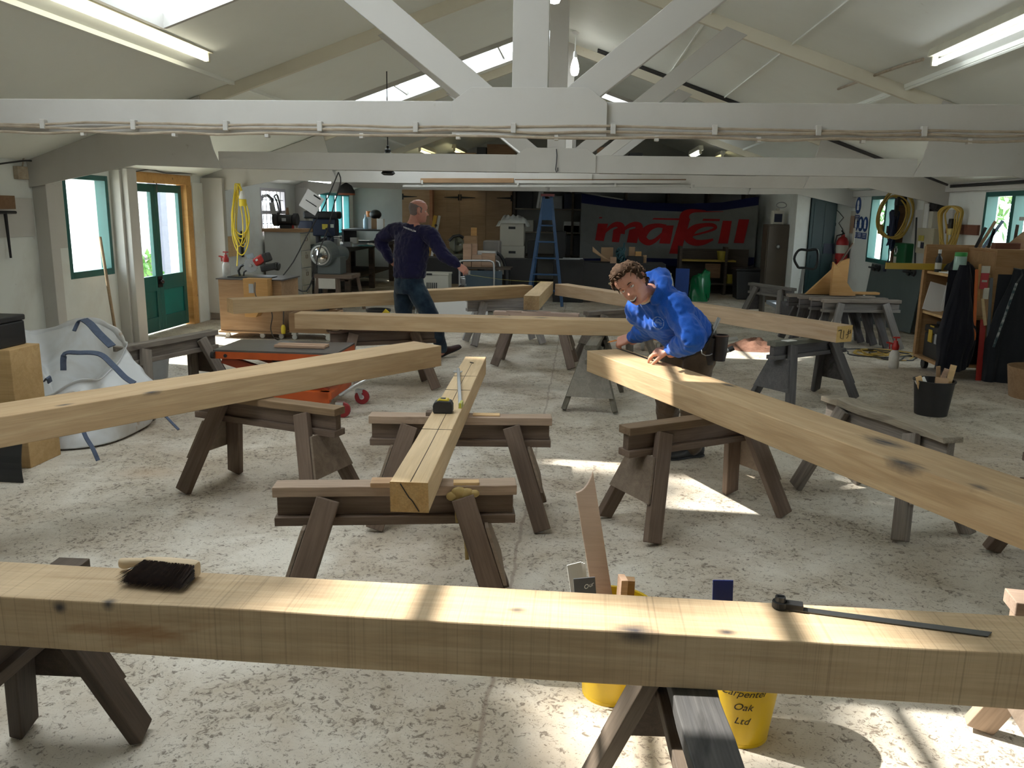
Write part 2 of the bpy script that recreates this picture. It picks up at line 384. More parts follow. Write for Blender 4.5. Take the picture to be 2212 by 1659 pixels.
# green double doors in the left wall
M_JAMB = wood('orange_pine_jamb', (.52,.27,.08), (.62,.36,.13), .3, knots=True)
M_GREEN2 = plain('teal_door_panel_paint', (.005,.16,.15), .35, 0, .2, 3)
dr = thing('door_1', None, None, (XL, D1[0], 0), kind='structure'); WD = D1[1]-D1[0]
gj = G().b2((-.12, -.02, 1.86), (.02, WD+.12, 1.98)).b2((-.12, WD-.02, 0), (.02, WD+.13, 1.86)).b2((-.12,-.06,0),(.0,.0,1.86))
obj('door_frame', gj, M_JAMB, dr, .004)
for k in range(2):
    y0 = .005 + k*(WD-.03)/2; w = (WD-.03)/2 - .006
    lf = obj('door_leaf', G().b2((-.1,y0,.02),(-.05,y0+.085,1.85)).b2((-.1,y0+w-.085,.02),(-.05,y0+w,1.85)).b2((-.1,y0+.085,1.75),(-.05,y0+w-.085,1.85)).b2((-.1,y0+.085,.53),(-.05,y0+w-.085,.72)).b2((-.1,y0+.085,.02),(-.05,y0+w-.085,.2)), M_GREEN, dr, .005)
    obj('door_panel', G().b2((-.085,y0+.08,.19),(-.07,y0+w-.08,.54)), M_GREEN2 if k else M_GREEN, lf)
    obj('pane', G().b2((-.078,y0+.08,.71),(-.072,y0+w-.08,1.76)), M_GLASS, lf)
obj('door_knob', G().sph((-.02, WD/2-.02, .64), (.03,.032,.032), 14).cyl((-.06, WD/2-.02,.64),(-.02, WD/2-.02,.64), .013).b2((-.055,WD/2-.075,.57),(-.04,WD/2+.035,.71)), plain('dark_bronze', (.05,.04,.04), .25, .8), dr, smooth=True)
gc = G()
for i in range(9): gc.tube([(-.02+.008*math.cos(t)*(i%2), WD/2+.01+.008*math.cos(t)*((i+1)%2), 1.93-.022*i+.014*math.sin(t)) for t in [2*PI*j/8 for j in range(8)]], .003, 5, True)
obj('door_chain', gc, plain('bar_steel', (.08,.08,.09), .5), dr)
# dark door in the return wall at the far right
d2 = thing('door_2', None, None, (3.98, 15.3, 0), kind='structure')
obj('door_leaf', G().b2((.01,-.05,.01),(.45,-.005,1.93)), plain('blackish_green_paint', (.004,.03,.033), .4), d2, .004)
obj('door_panel', G().b2((.06,-.06,.2),(.21,-.05,.9)).b2((.25,-.06,.2),(.40,-.06+.01,.9)).b2((.06,-.06,1.05),(.21,-.05,1.8)).b2((.25,-.06,1.05),(.40,-.05,1.8)), plain('blackish_green_paint', (.004,.03,.033), .4), d2)
obj('door_handle', G().cyl((.06,-.06,1.0),(.06,-.11,1.0),.012).cyl((.06,-.105,1.0),(.16,-.105,1.0),.01), plain('dark_bronze', (.05,.04,.04), .25, .8), d2)
# posts, plates and boards fixed to the walls
tr = [0]
def trim(g, mm, bev=.004):
    tr[0] += 1; return struct('trim_%d' % tr[0], g, mm, bevel=bev)
trim(G().b2((XL, 9.1, 0), (XL+.19, 9.3, 1.99)), M_BEAM)
trim(G().b2((XL, 9.3, 1.98), (XL+.05, 10.98, 2.02)).b2((XL, 9.06,0),(XL+.12,9.1,1.97)), M_BEAM)
trim(G().b2((XL, 11.3, .1), (XL+.31, 11.4, 1.97)).b2((XL,11.4,0),(XL+.22,11.52,1.97)), M_BEAM)
trim(G().b2((XL, 7.72, 0), (XL+.14, 7.86, 1.86)), M_BEAM)
trim(G().b2((XL, 8.02, 1.15), (XL+.025, 8.16, 1.86)).b2((XL, 6.9, 1.28), (XL+.02, 7.68, 1.64)), M_BEAM)
trim(G().b2((XL, 11.0, 0),(XL+.03,11.3,1.9)), M_WALL)
trim(G().b2((XR-.06, YF, 1.92), (XR, 15.3, 2.02)), M_BEAM)
trim(G().b2((XR-.025, 9.0, 1.58), (XR, 9.5, 1.62)), M_BEAM)
trim(G().b2((XL, 15.1, 0),(XL+.2,15.25,1.95)), M_BEAM)
# ---------------------------------------------------------------- roof trusses
def truss(Y, first=False):
    T = thing('roof_truss', None, None, (XC, Y, 1.94), kind='structure')
    hw = (XR-XL)/2
    tie = G().b2((-3.15, 0, 0), (3.15, .07, .155)); obj('tie_beam', tie, M_BEAM, T, .004)
    gs = G().prism([(-.36,-.0),(.36,-.0),(.36,.15),(.27,.215),(-.27,.215),(-.36,.15)], (0,0,0), (1,0,0), (0,0,1), .022); obj('gusset', gs, M_BEAM, T, .002)
    obj('king_post', G().b2((-.083,.004,.16),(.083,.066,1.80)), M_BEAM, T, .003)
    for s in (-1, 1):
        obj('strut', G().prism([(s*.1,.16),(s*.3,.16),(s*1.62,1.17),(s*1.44,1.24)], (0,.005,0), (1,0,0), (0,0,1), -.058), M_BEAM, T, .003)
        obj('rafter', G().prism([(0,1.81),(s*5.1,1.81-.35*5.1),(s*5.1,1.70-.35*5.1),(0,1.70)], (0,.008,0), (1,0,0), (0,0,1), -.054), M_CREAM, T)
        x1 = 5.03 if s < 0 else 4.97
        obj('haunch', G().prism([(s*3.09,.175),(s*x1,-.19),(s*x1,.045),(s*4.6,.155),(s*3.9,.425),(s*3.22,.66),(s*3.19,.17)][1:] if False else [(s*3.12,0),(s*3.95,.02),(s*x1,-.2),(s*x1,.055),(s*3.3,.64),(s*3.19,.17)], (0,-.022,0), (1,0,0), (0,0,1), -.022), M_BEAM, T, .002)
    return T
for Y in (.2, 4.0, 7.7, 11.4, 15.15): truss(Y)
# purlin-like battens on the ceiling sheets
for s, x in ((1,-3.25), (1, 2.72)):
    g = G(); g.b2((x-.02, YF, ZC(x)-.025), (x+.02, 15.1, ZC(x)+.01)); trim(g, M_CEIL, 0)
# ---------------------------------------------------------------- outside
def mat_grass():
    mm, nt, b = newmat('yard_ground'); v = coords(nt, (1,1,1), False)
    nt.links.new(ramp(nt, noise(nt, v, .5, 6), [(.4, (.45,.42,.36)), (.6, (.55,.53,.48))]), b.inputs['Base Color']); b.inputs['Roughness'].default_value = .9; return mm
struct('exterior_ground', G().b2((-45,-30,-.2),(45,60,-.12)), mat_grass())
# ================================================================ oak timbers laid out on trestles
OAK1, OAK2 = (.42,.275,.145), (.57,.415,.245)
M_END = wood('oak_end_grain', (.50,.29,.10), (.64,.42,.19), .6, saw=.35)
def oak_beam(label, p0, p1, w, z0, z1, mat, name='oak_timber', end=M_END, group=None):
    # p0 -> p1 : the top edge nearest the camera, left to right; the timber extends w away from it
    a = V((p0[0], p0[1], 0)); b = V((p1[0], p1[1], 0)); d = (b-a).normalized(); n = V((-d.y, d.x, 0)); L = (b-a).length; h = z1-z0
    g = G(); x, y, z = L/2, w/2, h/2
    nx = max(2, int(L/.25)); q = random.random()*50
    def P(i, yy, zz):
        xx = -x + L*i/nx
        return (xx, yy+.003*MN.noise((xx*2+q, yy*9, zz*9)), zz+.003*MN.noise((xx*2+q+9, yy*9, zz*9)))
    ring = [(-y,-z),(y,-z),(y,z),(-y,z)]
    vs = [P(i, *r) for i in range(nx+1) for r in ring]
    g.add(vs, [(i*4+k, i*4+(k+1)%4, (i+1)*4+(k+1)%4, (i+1)*4+k) for i in range(nx) for k in range(4)])
    g.mat(1); g.add(vs[:4], [(0,1,2,3)]); g.add(vs[-4:], [(0,1,2,3)])
    o = obj(name, g, [mat, end], None, .004)
    c = (a+b)/2 + n*(w/2); M = MX((d, n, V((0,0,1)))).transposed().to_4x4(); M.translation = V((c.x, c.y, (z0+z1)/2)); o.matrix_world = M
    return tag(o, label, 'timber beam', group, 'thing')
M_OAKB = wood('oak_rough_sawn', (.46,.32,.185), (.62,.47,.30), .3, (.30,.15,.06), .62, .38, .7, [(.22,-.085,.066,.035,1.6),(.42,-.07,.07,.016,1.6),(-.05,-.02,.07,.014,1.6),(-1.12,-.09,.045,.018,1),(-1.0,-.09,.06,.02,1)], (.9,3,3))
B1 = oak_beam('rough-sawn oak beam nearest the camera, spanning the picture, brush and gauge on it', (-2.3,1.688), (2.15,1.688), .182, .56, .692, M_OAKB)
M_OAK2 = wood('oak_planed_stained', OAK1, OAK2, .3, (.3,.17,.07), .69, .0, .6, [(-.99,-.13,.068,.07,1.6),(-1.16,-.135,.05,.045,1.2),(-.3,-.1,.07,.02,2.2),(.1,-.13,.07,.02,2.5)])
B2 = oak_beam('oak beam with blue-black stains, its left half in front of the white bulk bag', (-3.35,1.97), (-.933,5.444), .27, .56, .697, M_OAK2)
M_OAK3 = wood('oak_pale_planed', (.53,.37,.2), (.66,.5,.31), .3, None, .7, .0, .6, [(.0,1.13,.07,.012,2)])
B3 = oak_beam('short square oak post with drawn lines, pointing at the camera, black tape measure on it', (-.507,2.69), (-.60,5.20), .135, .56, .672, M_OAK3)
M_OAK4 = wood('oak_planed_weathered', OAK1, OAK2, .35, (.10,.085,.07), .70, .0, .6, [(.6,.03,.068,.06,2),(.85,-.12,.066,.045,2.2),(1.15,-.1,.06,.03,1.5),(-.55,.1,.068,.03,2)], (1.2,4,6))
B4 = oak_beam('oak beam the man in the blue hoodie is marking, running to the right edge', (.052,5.407), (1.62,2.245), .27, .56, .70, M_OAK4)
M_OAK5 = wood('oak_planed', (.44,.29,.15), (.58,.42,.25), .3, (.27,.15,.07), .7, .0, .6, [(.25,.0,.07,.03,3),(.6,.0,.07,.03,3)])
B5 = oak_beam('long oak tie beam lying crosswise between the two men, ends clear on the left', (-2.478,6.94), (.62,7.055), .2, .56, .692, M_OAK5)
B6 = oak_beam('oak rafter running from the left up to the far post, behind the man in navy', (-3.395,7.79), (-.60,10.14), .2, .56, .70, M_OAK5)
B7 = oak_beam('short oak post at the far apex where the tape measure ends, end grain facing', (-.44,8.64), (-.36,10.50), .165, .575, .725, M_OAK3, end=wood('oak_end_checked', (.36,.22,.1), (.52,.36,.2), .9, saw=.7))
B8 = oak_beam('oak rafter from the far apex down to the right, black marks on its end', (-.335,10.45), (2.13,7.015), .2, .56, .70, wood('oak_pinkish', (.46,.31,.19), (.60,.45,.31), .3, (.33,.15,.06), .66, .0), end=wood('oak_end_yellow', (.55,.34,.1), (.66,.45,.18), .4))
# carpenter's marks on the far right end
M_INK = plain('black_ink', (.02,.018,.016), .7)
g = G()
def stroke(g, pts, r=.003): g.tube(pts, r, 5)
X = 2.465/2
Lh = (V((2.13,7.015,0))-V((-.335,10.45,0))).length/2+.001
for pts in ([(-.07,.035),(-.045,.038),(-.05,-.03),(-.03,-.04)], [(-.085,.03),(-.04,.035)], [(-.012,.03),(-.014,-.045)], [(.035,.01),(.065,.02)], [(.05,.035),(.045,-.03),(.03,-.04)], [(.02,-.01),(.07,.005)], [(.075,.03),(.078,.0)]):
    stroke(g, [(Lh, y, z) for y, z in pts])
o = obj('ink_mark', g, M_INK, B8)
# pencil lines on the short near post
g = G(); stroke(g, [(x, .004*math.sin(x*2)-.002, .0565) for x in [-1.25+.1*i for i in range(24)]], .0012)
for x in (-.55, .25, .62): stroke(g, [(x, -.066, .0565),(x, .066, .0565)], .0012)
obj('pencil_line', g, M_INK, B3)
g = G(); stroke(g, [(-1.2+.02*i, -.07+.05*i, .0) for i in range(2)], .001)
# saw kerf-like cracks on the near end of it
g = G(); stroke(g, [(-1.258,.03,.05),(-1.258,.0,.0),(-1.258,-.012,-.012),(-1.258,-.035,-.05)], .002); obj('end_crack', g, M_INK, B3)
# ---------------------------------------------------------------- trestles
TB1, TB2 = (.115,.078,.056), (.20,.142,.106)
M_TRB = wood('brown_trestle_wood', TB1, TB2, .6, (.05,.035,.03), .68)
M_TRP = wood('pale_trestle_top', (.30,.21,.15), (.45,.33,.24), .6, (.12,.08,.06), .66)
M_TRD = wood('dark_trestle_wood', (.055,.04,.03), (.11,.08,.06), .6)
M_TRG = wood('grey_weathered_wood', (.16,.135,.115), (.30,.26,.22), .8, (.07,.055,.045), .62, rough=.85)
M_TRK = wood('slate_grey_wood', (.075,.072,.075), (.15,.14,.14), .8, (.04,.035,.03), .6)
M_TRM = wood('mossy_trestle_wood', (.12,.105,.08), (.21,.19,.15), .7, (.05,.045,.03), .6)
M_TRW = wood('white_spattered_wood', (.30,.28,.27), (.52,.5,.5), .7, (.10,.07,.06), .6)
M_PLY = wood('plywood_plate', (.17,.125,.09), (.26,.2,.15), .4)
M_PLYG = wood('grey_plywood_plate', (.19,.17,.14), (.29,.26,.22), .5, (.08,.07,.06), .64)
def trestle(label, c, rot, m, mtop=None, mply=None, L=.94, H=.56, deep=.155, spread=.19, splay=.15, plates=(1,1), plate_z=(.41,.2), group=None, wide=.095, ragged=0):
    T = thing('trestle', label, 'trestle', (c[0], c[1], 0), math.radians(rot), group); mtop = mtop or m; mply = mply or M_PLY
    def capshape(L_, w_, h_):
        g = G(); n = 12; vs = []
        for i in range(n+1):
            x = -L_/2 + L_*i/n
            j = ragged*(.5-abs(i/n-.5) < .1)
            for y, z in ((-w_/2,-h_/2),(w_/2,-h_/2),(w_/2,h_/2),(-w_/2,h_/2)):
                k = 1.5+ragged*8
                vs.append((x+j*.02*MN.noise((y*30,z*30,i)), y+.0022*k*MN.noise((x*6+c[0],y*9,3)), z+.0018*k*MN.noise((x*7,y*9,c[1]*5)) - (.012*ragged if z > 0 and j else 0)))
        g.add(vs, [(i*4+a, i*4+(a+1)%4, i*4+4+(a+1)%4, i*4+4+a) for i in range(n) for a in range(4)] + [(3,2,1,0), (n*4,n*4+1,n*4+2,n*4+3)])
        return g
    bar('cap', (-L/2,0,H-.02), (L/2,0,H-.02), wide, .04, mtop, T, shape=capshape)
    bar('web', (-L/2+.012,0,H-.04-(deep-.075)/2), (L/2-.012,0,H-.04-(deep-.075)/2), .045, deep-.075, m, T)
    bar('flange', (-L/2+.004,0,H-deep+.0175), (L/2-.004,0,H-deep+.0175), wide, .035, m, T)
    for sx in (-1, 1):
        for sy in (-1, 1):
            xt, xb = sx*(L/2-.06-splay), sx*(L/2-.045)
            yt = wide/2+.006
            bar('leg', (xt, sy*yt, H-.045), (xb, sy*(spread+.02), .014), .088, .04, m, T, (0, sy, .2), .004)
        if plates[(sx+1)//2]:
            za, zb = plate_z; f = lambda z: (H-.045-z)/(H-.06)
            xa, xb2 = [sx*((L/2-.06-splay) + (splay+.015)*f(z)+.05) for z in (za, zb)]
            ya, yb = [(wide/2+.006) + (spread+.014-wide/2)*f(z)+.016 for z in (za, zb)]
            v = [(xa,-ya,za),(xa,ya,za),(xb2,yb,zb),(xb2,-yb,zb)]; v2 = [(x+sx*.014,y,z) for x, y, z in v]
            obj('end_plate', G().add(v+v2, [(0,1,2,3),(7,6,5,4),(0,4,5,1),(1,5,6,2),(2,6,7,3),(3,7,4,0)]), mply, T, .001)
    return T
TA = trestle('brown trestle with a yellow foam drip, carrying the near end of the short oak post', (-.69,3.0), 9.5, M_TRB, M_TRP, L=.93)
gd = G()
M_FOAM = plain('yellow_foam', (.42,.30,.11), .6, 0, .3, 30)
for cx, rr, zz in ((.24,.03,.535),(.27,.035,.525),(.215,.024,.52),(.245,.026,.50),(.26,.018,.475),(.30,.02,.53)): gd.sph((cx,-.052,zz), (rr,.012,rr*.8), 10)
gd.tube([(.25,-.055,.49),(.255,-.066,.45),(.262,-.086,.40),(.268,-.11,.33),(.272,-.125,.29)], [.012,.009,.007,.006,.008], 7); gd.tube([(.235,-.055,.5),(.232,-.064,.45),(.235,-.075,.42)], [.01,.007,.008], 7)
obj('foam_drip', gd, M_FOAM, TA, smooth=2)
TBt = trestle('brown trestle with the far end of the short oak post resting on it', (-.60,4.10), 5.5, M_TRB, M_TRP, L=.94)
TC = trestle('brown trestle under the middle of the blue-stained oak beam', (-1.72,4.32), -19, M_TRB, wood('tan_trestle_top', (.19,.12,.065), (.28,.19,.11), .6), L=.98)
TD = trestle('brown trestle under the marked oak beam, before the man in blue', (.645,4.26), 33, M_TRB, wood('tan_trestle_cap', (.17,.11,.065), (.27,.19,.12), .6), L=.98)
TE = trestle('grey weathered trestle with thick worn top standing beyond the marked beam, no load', (1.665,4.50), -68.5, M_TRG, wood('worn_driftwood_top', (.22,.18,.13), (.36,.31,.24), .9, (.1,.08,.06), .62, rough=.9), M_PLYG, L=.95, ragged=1, wide=.11)
TF = trestle('slate-grey trestle supporting the marked right end of the far right rafter', (1.98,7.28), 37, M_TRK, wood('lichen_grey_top', (.13,.13,.105), (.22,.22,.18), .8), M_TRK, L=.95, plate_z=(.41,.15))
TG = trestle('mossy grey trestle with big plywood end plate behind the marked beam', (.14,6.98), 84, M_TRM, None, M_PLYG, L=.96, plate_z=(.50,.13))
TH = trestle('dark trestle under the left part of the nearest beam', (-1.47,1.70), 92, M_TRD, None, M_TRD, L=.98, spread=.165)
TI = trestle('black weathered trestle under the nearest beam, end-on between the yellow buckets', (.285,1.60), 93, wood('grey_brown_leg', (.10,.075,.055), (.18,.14,.105), .8), wood('black_weathered_top', (.045,.045,.048), (.11,.105,.10), .9, (.02,.02,.02), .6), M_TRD, L=.98, wide=.1)
TJ = trestle('brown trestle at the right edge, only a leg and the end of its top showing', (1.72,2.20), -8, M_TRP, wood('pale_worn_cap', (.34,.24,.18), (.46,.34,.26), .6), L=.98)
TJ2 = trestle('trestle mostly out of frame beyond the right end of the marked beam', (2.52,3.86), 12, M_TRB, L=.98)
TK = trestle('brown trestle with reddish cap carrying the near end of the far short post', (-.465,8.60), -4, wood('pinkish_brown_wood', (.15,.105,.085), (.25,.19,.155), .7), wood('pink_fresh_cap', (.42,.29,.235), (.55,.41,.34), .5), L=.9)
TK2 = trestle('white-spattered trestle under the far left rafter near the apex', (-.93,9.98), 22, M_TRW, M_TRW, M_TRW, L=.96)
TK3 = trestle('grey trestle under the far right rafter, left of the blue hoodie', (.40,9.05), 40, M_TRG, None, M_TRG, L=.9)
TL = trestle('brown trestle with broken ragged top under the left part of the oak tie beam', (-1.76,7.2), 24, M_TRB, wood('broken_brown_cap', (.13,.075,.05), (.22,.14,.1), .7), L=.96, ragged=1.5)
TM = trestle('old grey trestle standing behind the white bulk bag', (-3.27,6.26), 73, M_TRG, M_TRG, M_TRD, L=1.02)
TN = trestle('grey trestle standing alone in front of the pallet truck', (2.74,12.25), -63, wood('dim_grey_wood', (.15,.14,.13), (.24,.225,.21), .7), None, M_TRK, L=.95, H=.60)
for i in range(4):
    nm = ['nearest and right-hand trestle of the nested grey row by the shelf cart', 'second trestle of the nested grey row by the shelf cart', 'third trestle of the nested grey row by the shelf cart', 'farthest trestle of the nested grey row, wooden wedge boards on it'][i]
    trestle(nm, (3.42-.10*i, 10.42+.17*i), 9, M_TRK if i else wood('dim_grey_wood', (.15,.14,.13), (.24,.225,.21), .7), M_TRG, M_TRK, L=.98, H=.60+.004*i, plates=(0,0), group=None)
# packers and wedges on the trestles
M_PACK = wood('fresh_packer', (.42,.25,.14), (.52,.34,.2), .4)
def packer(label, c, d, rot, m=M_PACK, name='wood_packer', tilt=0):
    o = obj(name, G().box((0,0,d[2]/2), d), m, None, .002); o.location = c; o.rotation_euler = (0, tilt, math.radians(rot)); return tag(o, label, 'wood packer')
packer('wooden wedge packer left of the oak post end on the foam-dripped trestle', (-.735,2.965,.56), (.09,.07,.02), 9)
packer('thin wooden packer right of the oak post end on the foam-dripped trestle', (-.42,3.02,.56), (.10,.04,.012), 9, M_PINE)
packer('thin ply shim right of the oak post on the trestle behind', (-.47,4.12,.56), (.14,.05,.006), 5, M_PINE)
packer('reddish wood block left of the oak post on the trestle behind', (-.76,4.08,.56), (.035,.06,.02), 5, M_TRB)
packer('white packing slip under the marked end of the far right rafter', (1.76,7.06,.56), (.12,.07,.005), 37, plain('white_card', (.7,.7,.68), .6))
for i, (dx, dy, a, l) in enumerate(((-.2,-.02,-6,.16),(.12,.0,3,.14))):
    packer(['pinkish slip of wood left of the far post end', 'pale slip of wood right of the far post end'][i], (-.5+dx,8.60+dy,.56), (l,.04,.012), a, wood('pinkslip', (.5,.36,.3), (.6,.46,.4), .4))
# ================================================================ the two carpenters
def cr(pts, k=5):             # Catmull-Rom through tuples of numbers
    out = []; n = len(pts)
    for i in range(n-1):
        p0, p1, p2, p3 = pts[max(i-1,0)], pts[i], pts[i+1], pts[min(i+2,n-1)]
        for j in range(k):
            t = j/k; out.append(tuple(.5*((2*b)+(-a+c)*t+(2*a-5*b+4*c-d)*t*t+(-a+3*b-3*c+d)*t**3) for a, b, c, d in zip(p0, p1, p2, p3)))
    out.append(tuple(pts[-1])); return out
def limb(g, pts, rad, k=5, n=14):
    q = cr([tuple(p)+(r,) for p, r in zip(pts, rad)], k); g.tube([a[:3] for a in q], [max(.002, a[3]) for a in q], n)
    g.sph(pts[0], rad[0], 12); g.sph(pts[-1], rad[-1], 12)
def loft(g, rings, k=4, n=22, e=2.4):      # rings: (centre, side vector, depth vector, half width, half depth)
    q = cr([tuple(c)+tuple(u)+tuple(w)+(a, b) for c, u, w, a, b in rings], k); vs = []
    for r in q:
        c = V(r[:3]); u = V(r[3:6]).normalized(); w = V(r[6:9]); w = (w-u*w.dot(u)).normalized()
        for i in range(n):
            t = 2*PI*i/n; cs, sn = math.cos(t), math.sin(t)
            vs.append(c + u*(r[9]*math.copysign(abs(cs)**(2/e), cs)) + w*(r[10]*math.copysign(abs(sn)**(2/e), sn)))
    m_ = len(q); fs = [(a*n+i, a*n+(i+1)%n, (a+1)*n+(i+1)%n, (a+1)*n+i) for a in range(m_-1) for i in range(n)]
    g.add(vs, fs+[tuple(range(n))[::-1], tuple(range((m_-1)*n, m_*n))])
def interp(tab, z):
    if z <= tab[0][0]: return tab[0][1]
    for (a, p), (b, q) in zip(tab, tab[1:]):
        if z <= b: t = (z-a)/(b-a); t = t*t*(3-2*t); return p+(q-p)*t
    return tab[-1][1]
HF = [(-.122,.045),(-.112,.078),(-.095,.083),(-.07,.085),(-.045,.084),(-.02,.082),(0,.080),(.02,.090),(.05,.090),(.08,.074),(.1,.05),(.115,.0)]
HB = [(-.122,.02),(-.1,.035),(-.07,.06),(-.03,.088),(.03,.102),(.07,.094),(.1,.06),(.115,.0)]
HW = [(-.122,.018),(-.112,.034),(-.09,.050),(-.06,.060),(-.03,.067),(0,.071),(.04,.077),(.08,.066),(.1,.045),(.115,.0)]
def gs(d, s): return math.exp(-(d/s)**2)
def head_pt(a, z, smile=0):   # a: angle from the face (0) towards the person's right (+)
    f, b, w = interp(HF, z), interp(HB, z), interp(HW, z)
    c, s = math.cos(a), math.sin(a); x = w*math.copysign(abs(s)**.86, s); y = (f if c > 0 else b)*math.copysign(abs(c)**.9, c)
    if c > 0:
        nose = max(0, min(1, (.022-z)/.062)); nz = nose if z > -.04 else max(0, 1-(-.04-z)/.010)
        y += .030*nz*gs(x, .009+.007*nose) ; y += .008*gs(abs(x)-.012,.007)*gs(z+.037,.010)
        y -= .011*gs(abs(x)-.031,.016)*gs(z-.0,.012); y += .006*gs(abs(x)-.028,.022)*gs(z-.021,.009)
        y += .006*gs(abs(x)-.045,.018)*gs(z+.03,.018); y += .006*gs(x,.022)*(gs(z+.068,.006)+gs(z+.083,.007)) - .005*gs(x,.028)*gs(z+.0755,.004)
        y += .007*gs(x,.016)*gs(z+.107,.012); y -= .004*gs(x,.03)*gs(z+.094,.006)
        if smile: y += .006*gs(abs(x)-.042,.012)*gs(z+.05,.016) - .004*gs(abs(x)-.034,.008)*gs(z+.066,.012)
    return V((x, y, z))
def head(g, M, o, smile=0, nu=56, nv=60):
    zs = [-.122+.237*(.5-.5*math.cos(PI*j/nv)) for j in range(nv+1)]
    g.add([o + M @ head_pt(2*PI*i/nu, z, smile) for z in zs for i in range(nu)], [(j*nu+i, j*nu+(i+1)%nu, (j+1)*nu+(i+1)%nu, (j+1)*nu+i) for j in range(nv) for i in range(nu)] + [tuple(range(nu))[::-1], tuple(range(nv*nu, nv*nu+nu))])
    for s in (-1, 1):         # ears
        q = [V((s*.072,-.002,-.034)), V((s*.081,-.016,-.02)), V((s*.087,-.026,.006)), V((s*.086,-.022,.026)), V((s*.078,-.006,.027)), V((s*.074,.002,.008))]
        g.tube([o + M @ p for p in [V(t) for t in cr([tuple(p) for p in q], 3)]], .0062, 8)
        g.sph(o + M @ V((s*.074,-.012,-.004)), (.008,.017,.028), 10, M)
def hair_cap(g, M, o, thick, nu=60, nv=40, wob=.4, seed=0):
    zs = [-.10+.216*(j/nv) for j in range(nv+1)]
    def f(a, z):
        p = head_pt(a, min(z, .1149)); t = thick(a, z); nn = p.normalized()
        if t > .003: t *= 1 + wob*MN.noise((p.x*42+seed, p.y*42, p.z*42)) + wob*.6*MN.noise((p.x*120+seed, p.y*120, p.z*60))
        return o + M @ (p + nn*t)
    vs = [f(2*PI*i/nu, z) for z in zs for i in range(nu)]
    g.add(vs, [(j*nu+i, j*nu+(i+1)%nu, (j+1)*nu+(i+1)%nu, (j+1)*nu+i) for j in range(nv) for i in range(nu)] + [tuple(range(nv*nu, nv*nu+nu))])
def hand(g, W, d, nrm, side, curl=(.35,.4,.45,.5), c2=.55, spread=.10, thumb=(.7,.2), scale=1.0):
    # W wrist, d direction of the fingers, nrm out of the back of the hand, side = +1 when the thumb lies towards d x nrm
    d = V(d).normalized(); nrm = V(nrm); nrm = (nrm-d*nrm.dot(d)).normalized(); l = d.cross(nrm)*side; W = V(W); s = scale
    loft(g, [(W-d*.02, l, nrm, .026*s, .019*s), (W+d*.015*s, l, nrm, .030*s, .019*s), (W+d*.05*s, l, nrm, .041*s, .016*s), (W+d*.088*s, l, nrm, .042*s, .013*s), (W+d*.1*s, l, nrm, .037*s, .009*s)], 3, 16, 2.6)
    tips = []
    for i, (off, L) in enumerate(((.031,.070),(.0105,.078),(-.0105,.072),(-.031,.058))):
        b = W + d*(.088-.006*abs(i-1.2))*s + l*off*s; sp = spread*(1.2-i); dd = (d*math.cos(sp)+l*math.sin(sp)).normalized(); ang = 0; pts = [b]; rr = [.0095*s]
        for k, fr in enumerate((.46,.31,.23)):
            ang += curl[i] if k == 0 else c2*(curl[i]+.25)*(1 if k == 1 else .7)
            b = b + (dd*math.cos(ang)-nrm*math.sin(ang))*L*fr*s; pts.append(b); rr.append((.0088,.0078,.0064)[k]*s)
        limb(g, pts, rr, 3, 10); tips.append(pts[-1])
    b = W + d*.022*s + l*.026*s; t1, t2 = thumb
    td = (d*math.cos(t1)+l*math.sin(t1)-nrm*t2).normalized(); t3 = (d*math.cos(t1*.35)+l*math.sin(t1*.35)-nrm*(t2+.25)).normalized()
    p1 = b+td*.045*s; p2 = p1+(td+t3).normalized()*.034*s; p3 = p2+t3*.026*s
    limb(g, [b, p1, p2, p3], [.016*s,.0115*s,.0098*s,.0075*s], 3, 10)
    return tips, p3
def remesh(o, vox, smooth=4, fac=.5, disp=0, size=.08, col=None):
    r = o.modifiers.new('remesh', 'REMESH'); r.mode = 'VOXEL'; r.voxel_size = vox; r.use_smooth_shade = True
    s_ = o.modifiers.new('smooth', 'SMOOTH'); s_.factor = fac; s_.iterations = smooth
    if disp:
        t = bpy.data.textures.new('folds', 'CLOUDS'); t.noise_scale = size; t.noise_depth = 2
        d_ = o.modifiers.new('folds', 'DISPLACE'); d_.texture = t; d_.strength = disp; d_.mid_level = .5; d_.texture_coords = 'LOCAL'
        if col:
            t2 = bpy.data.textures.new('creases', 'WOOD'); t2.wood_type = 'BANDNOISE'; t2.noise_scale = .05; t2.turbulence = 9; t2.noise_basis_2 = 'SIN'
            e_ = o.modifiers.new('creases', 'DISPLACE'); e_.texture = t2; e_.strength = .007; e_.mid_level = .5; e_.texture_coords = 'LOCAL'
    return o
M_SKIN = plain('skin', (.56,.275,.19), .5, 0, .35, 18, dcol=(.48,.17,.12))
M_SKIN2 = plain('skin_ruddy', (.50,.23,.17), .45, 0, .4, 14, dcol=(.40,.14,.11))
def cloth(name, c, c2, sc=180, dirt=.25):
    mm, nt, b = newmat(name); v = coords(nt, (1,1,1), False)
    col = mix(nt, ramp(nt, noise(nt, v, 7, 5), [(.4, 0.0), (.72, dirt*2)]), c, c2); f = noise(nt, v, sc, 2)
    col = mix(nt, .18, col, ramp(nt, f, [(.35, tuple(x*.5 for x in c)), (.65, tuple(min(1,x*1.4) for x in c))]))
    nt.links.new(col, b.inputs['Base Color']); b.inputs['Roughness'].default_value = .9; b.inputs['Specular IOR Level'].default_value = .15; b.inputs['Sheen Weight'].default_value = .15
    bump(nt, b, f, .2, .001); return mm
M_BLUE = cloth('royal_blue_fleece', (.012,.085,.42), (.02,.10,.46)); M_NAVY = cloth('navy_sweatshirt', (.010,.009,.035), (.018,.015,.055))
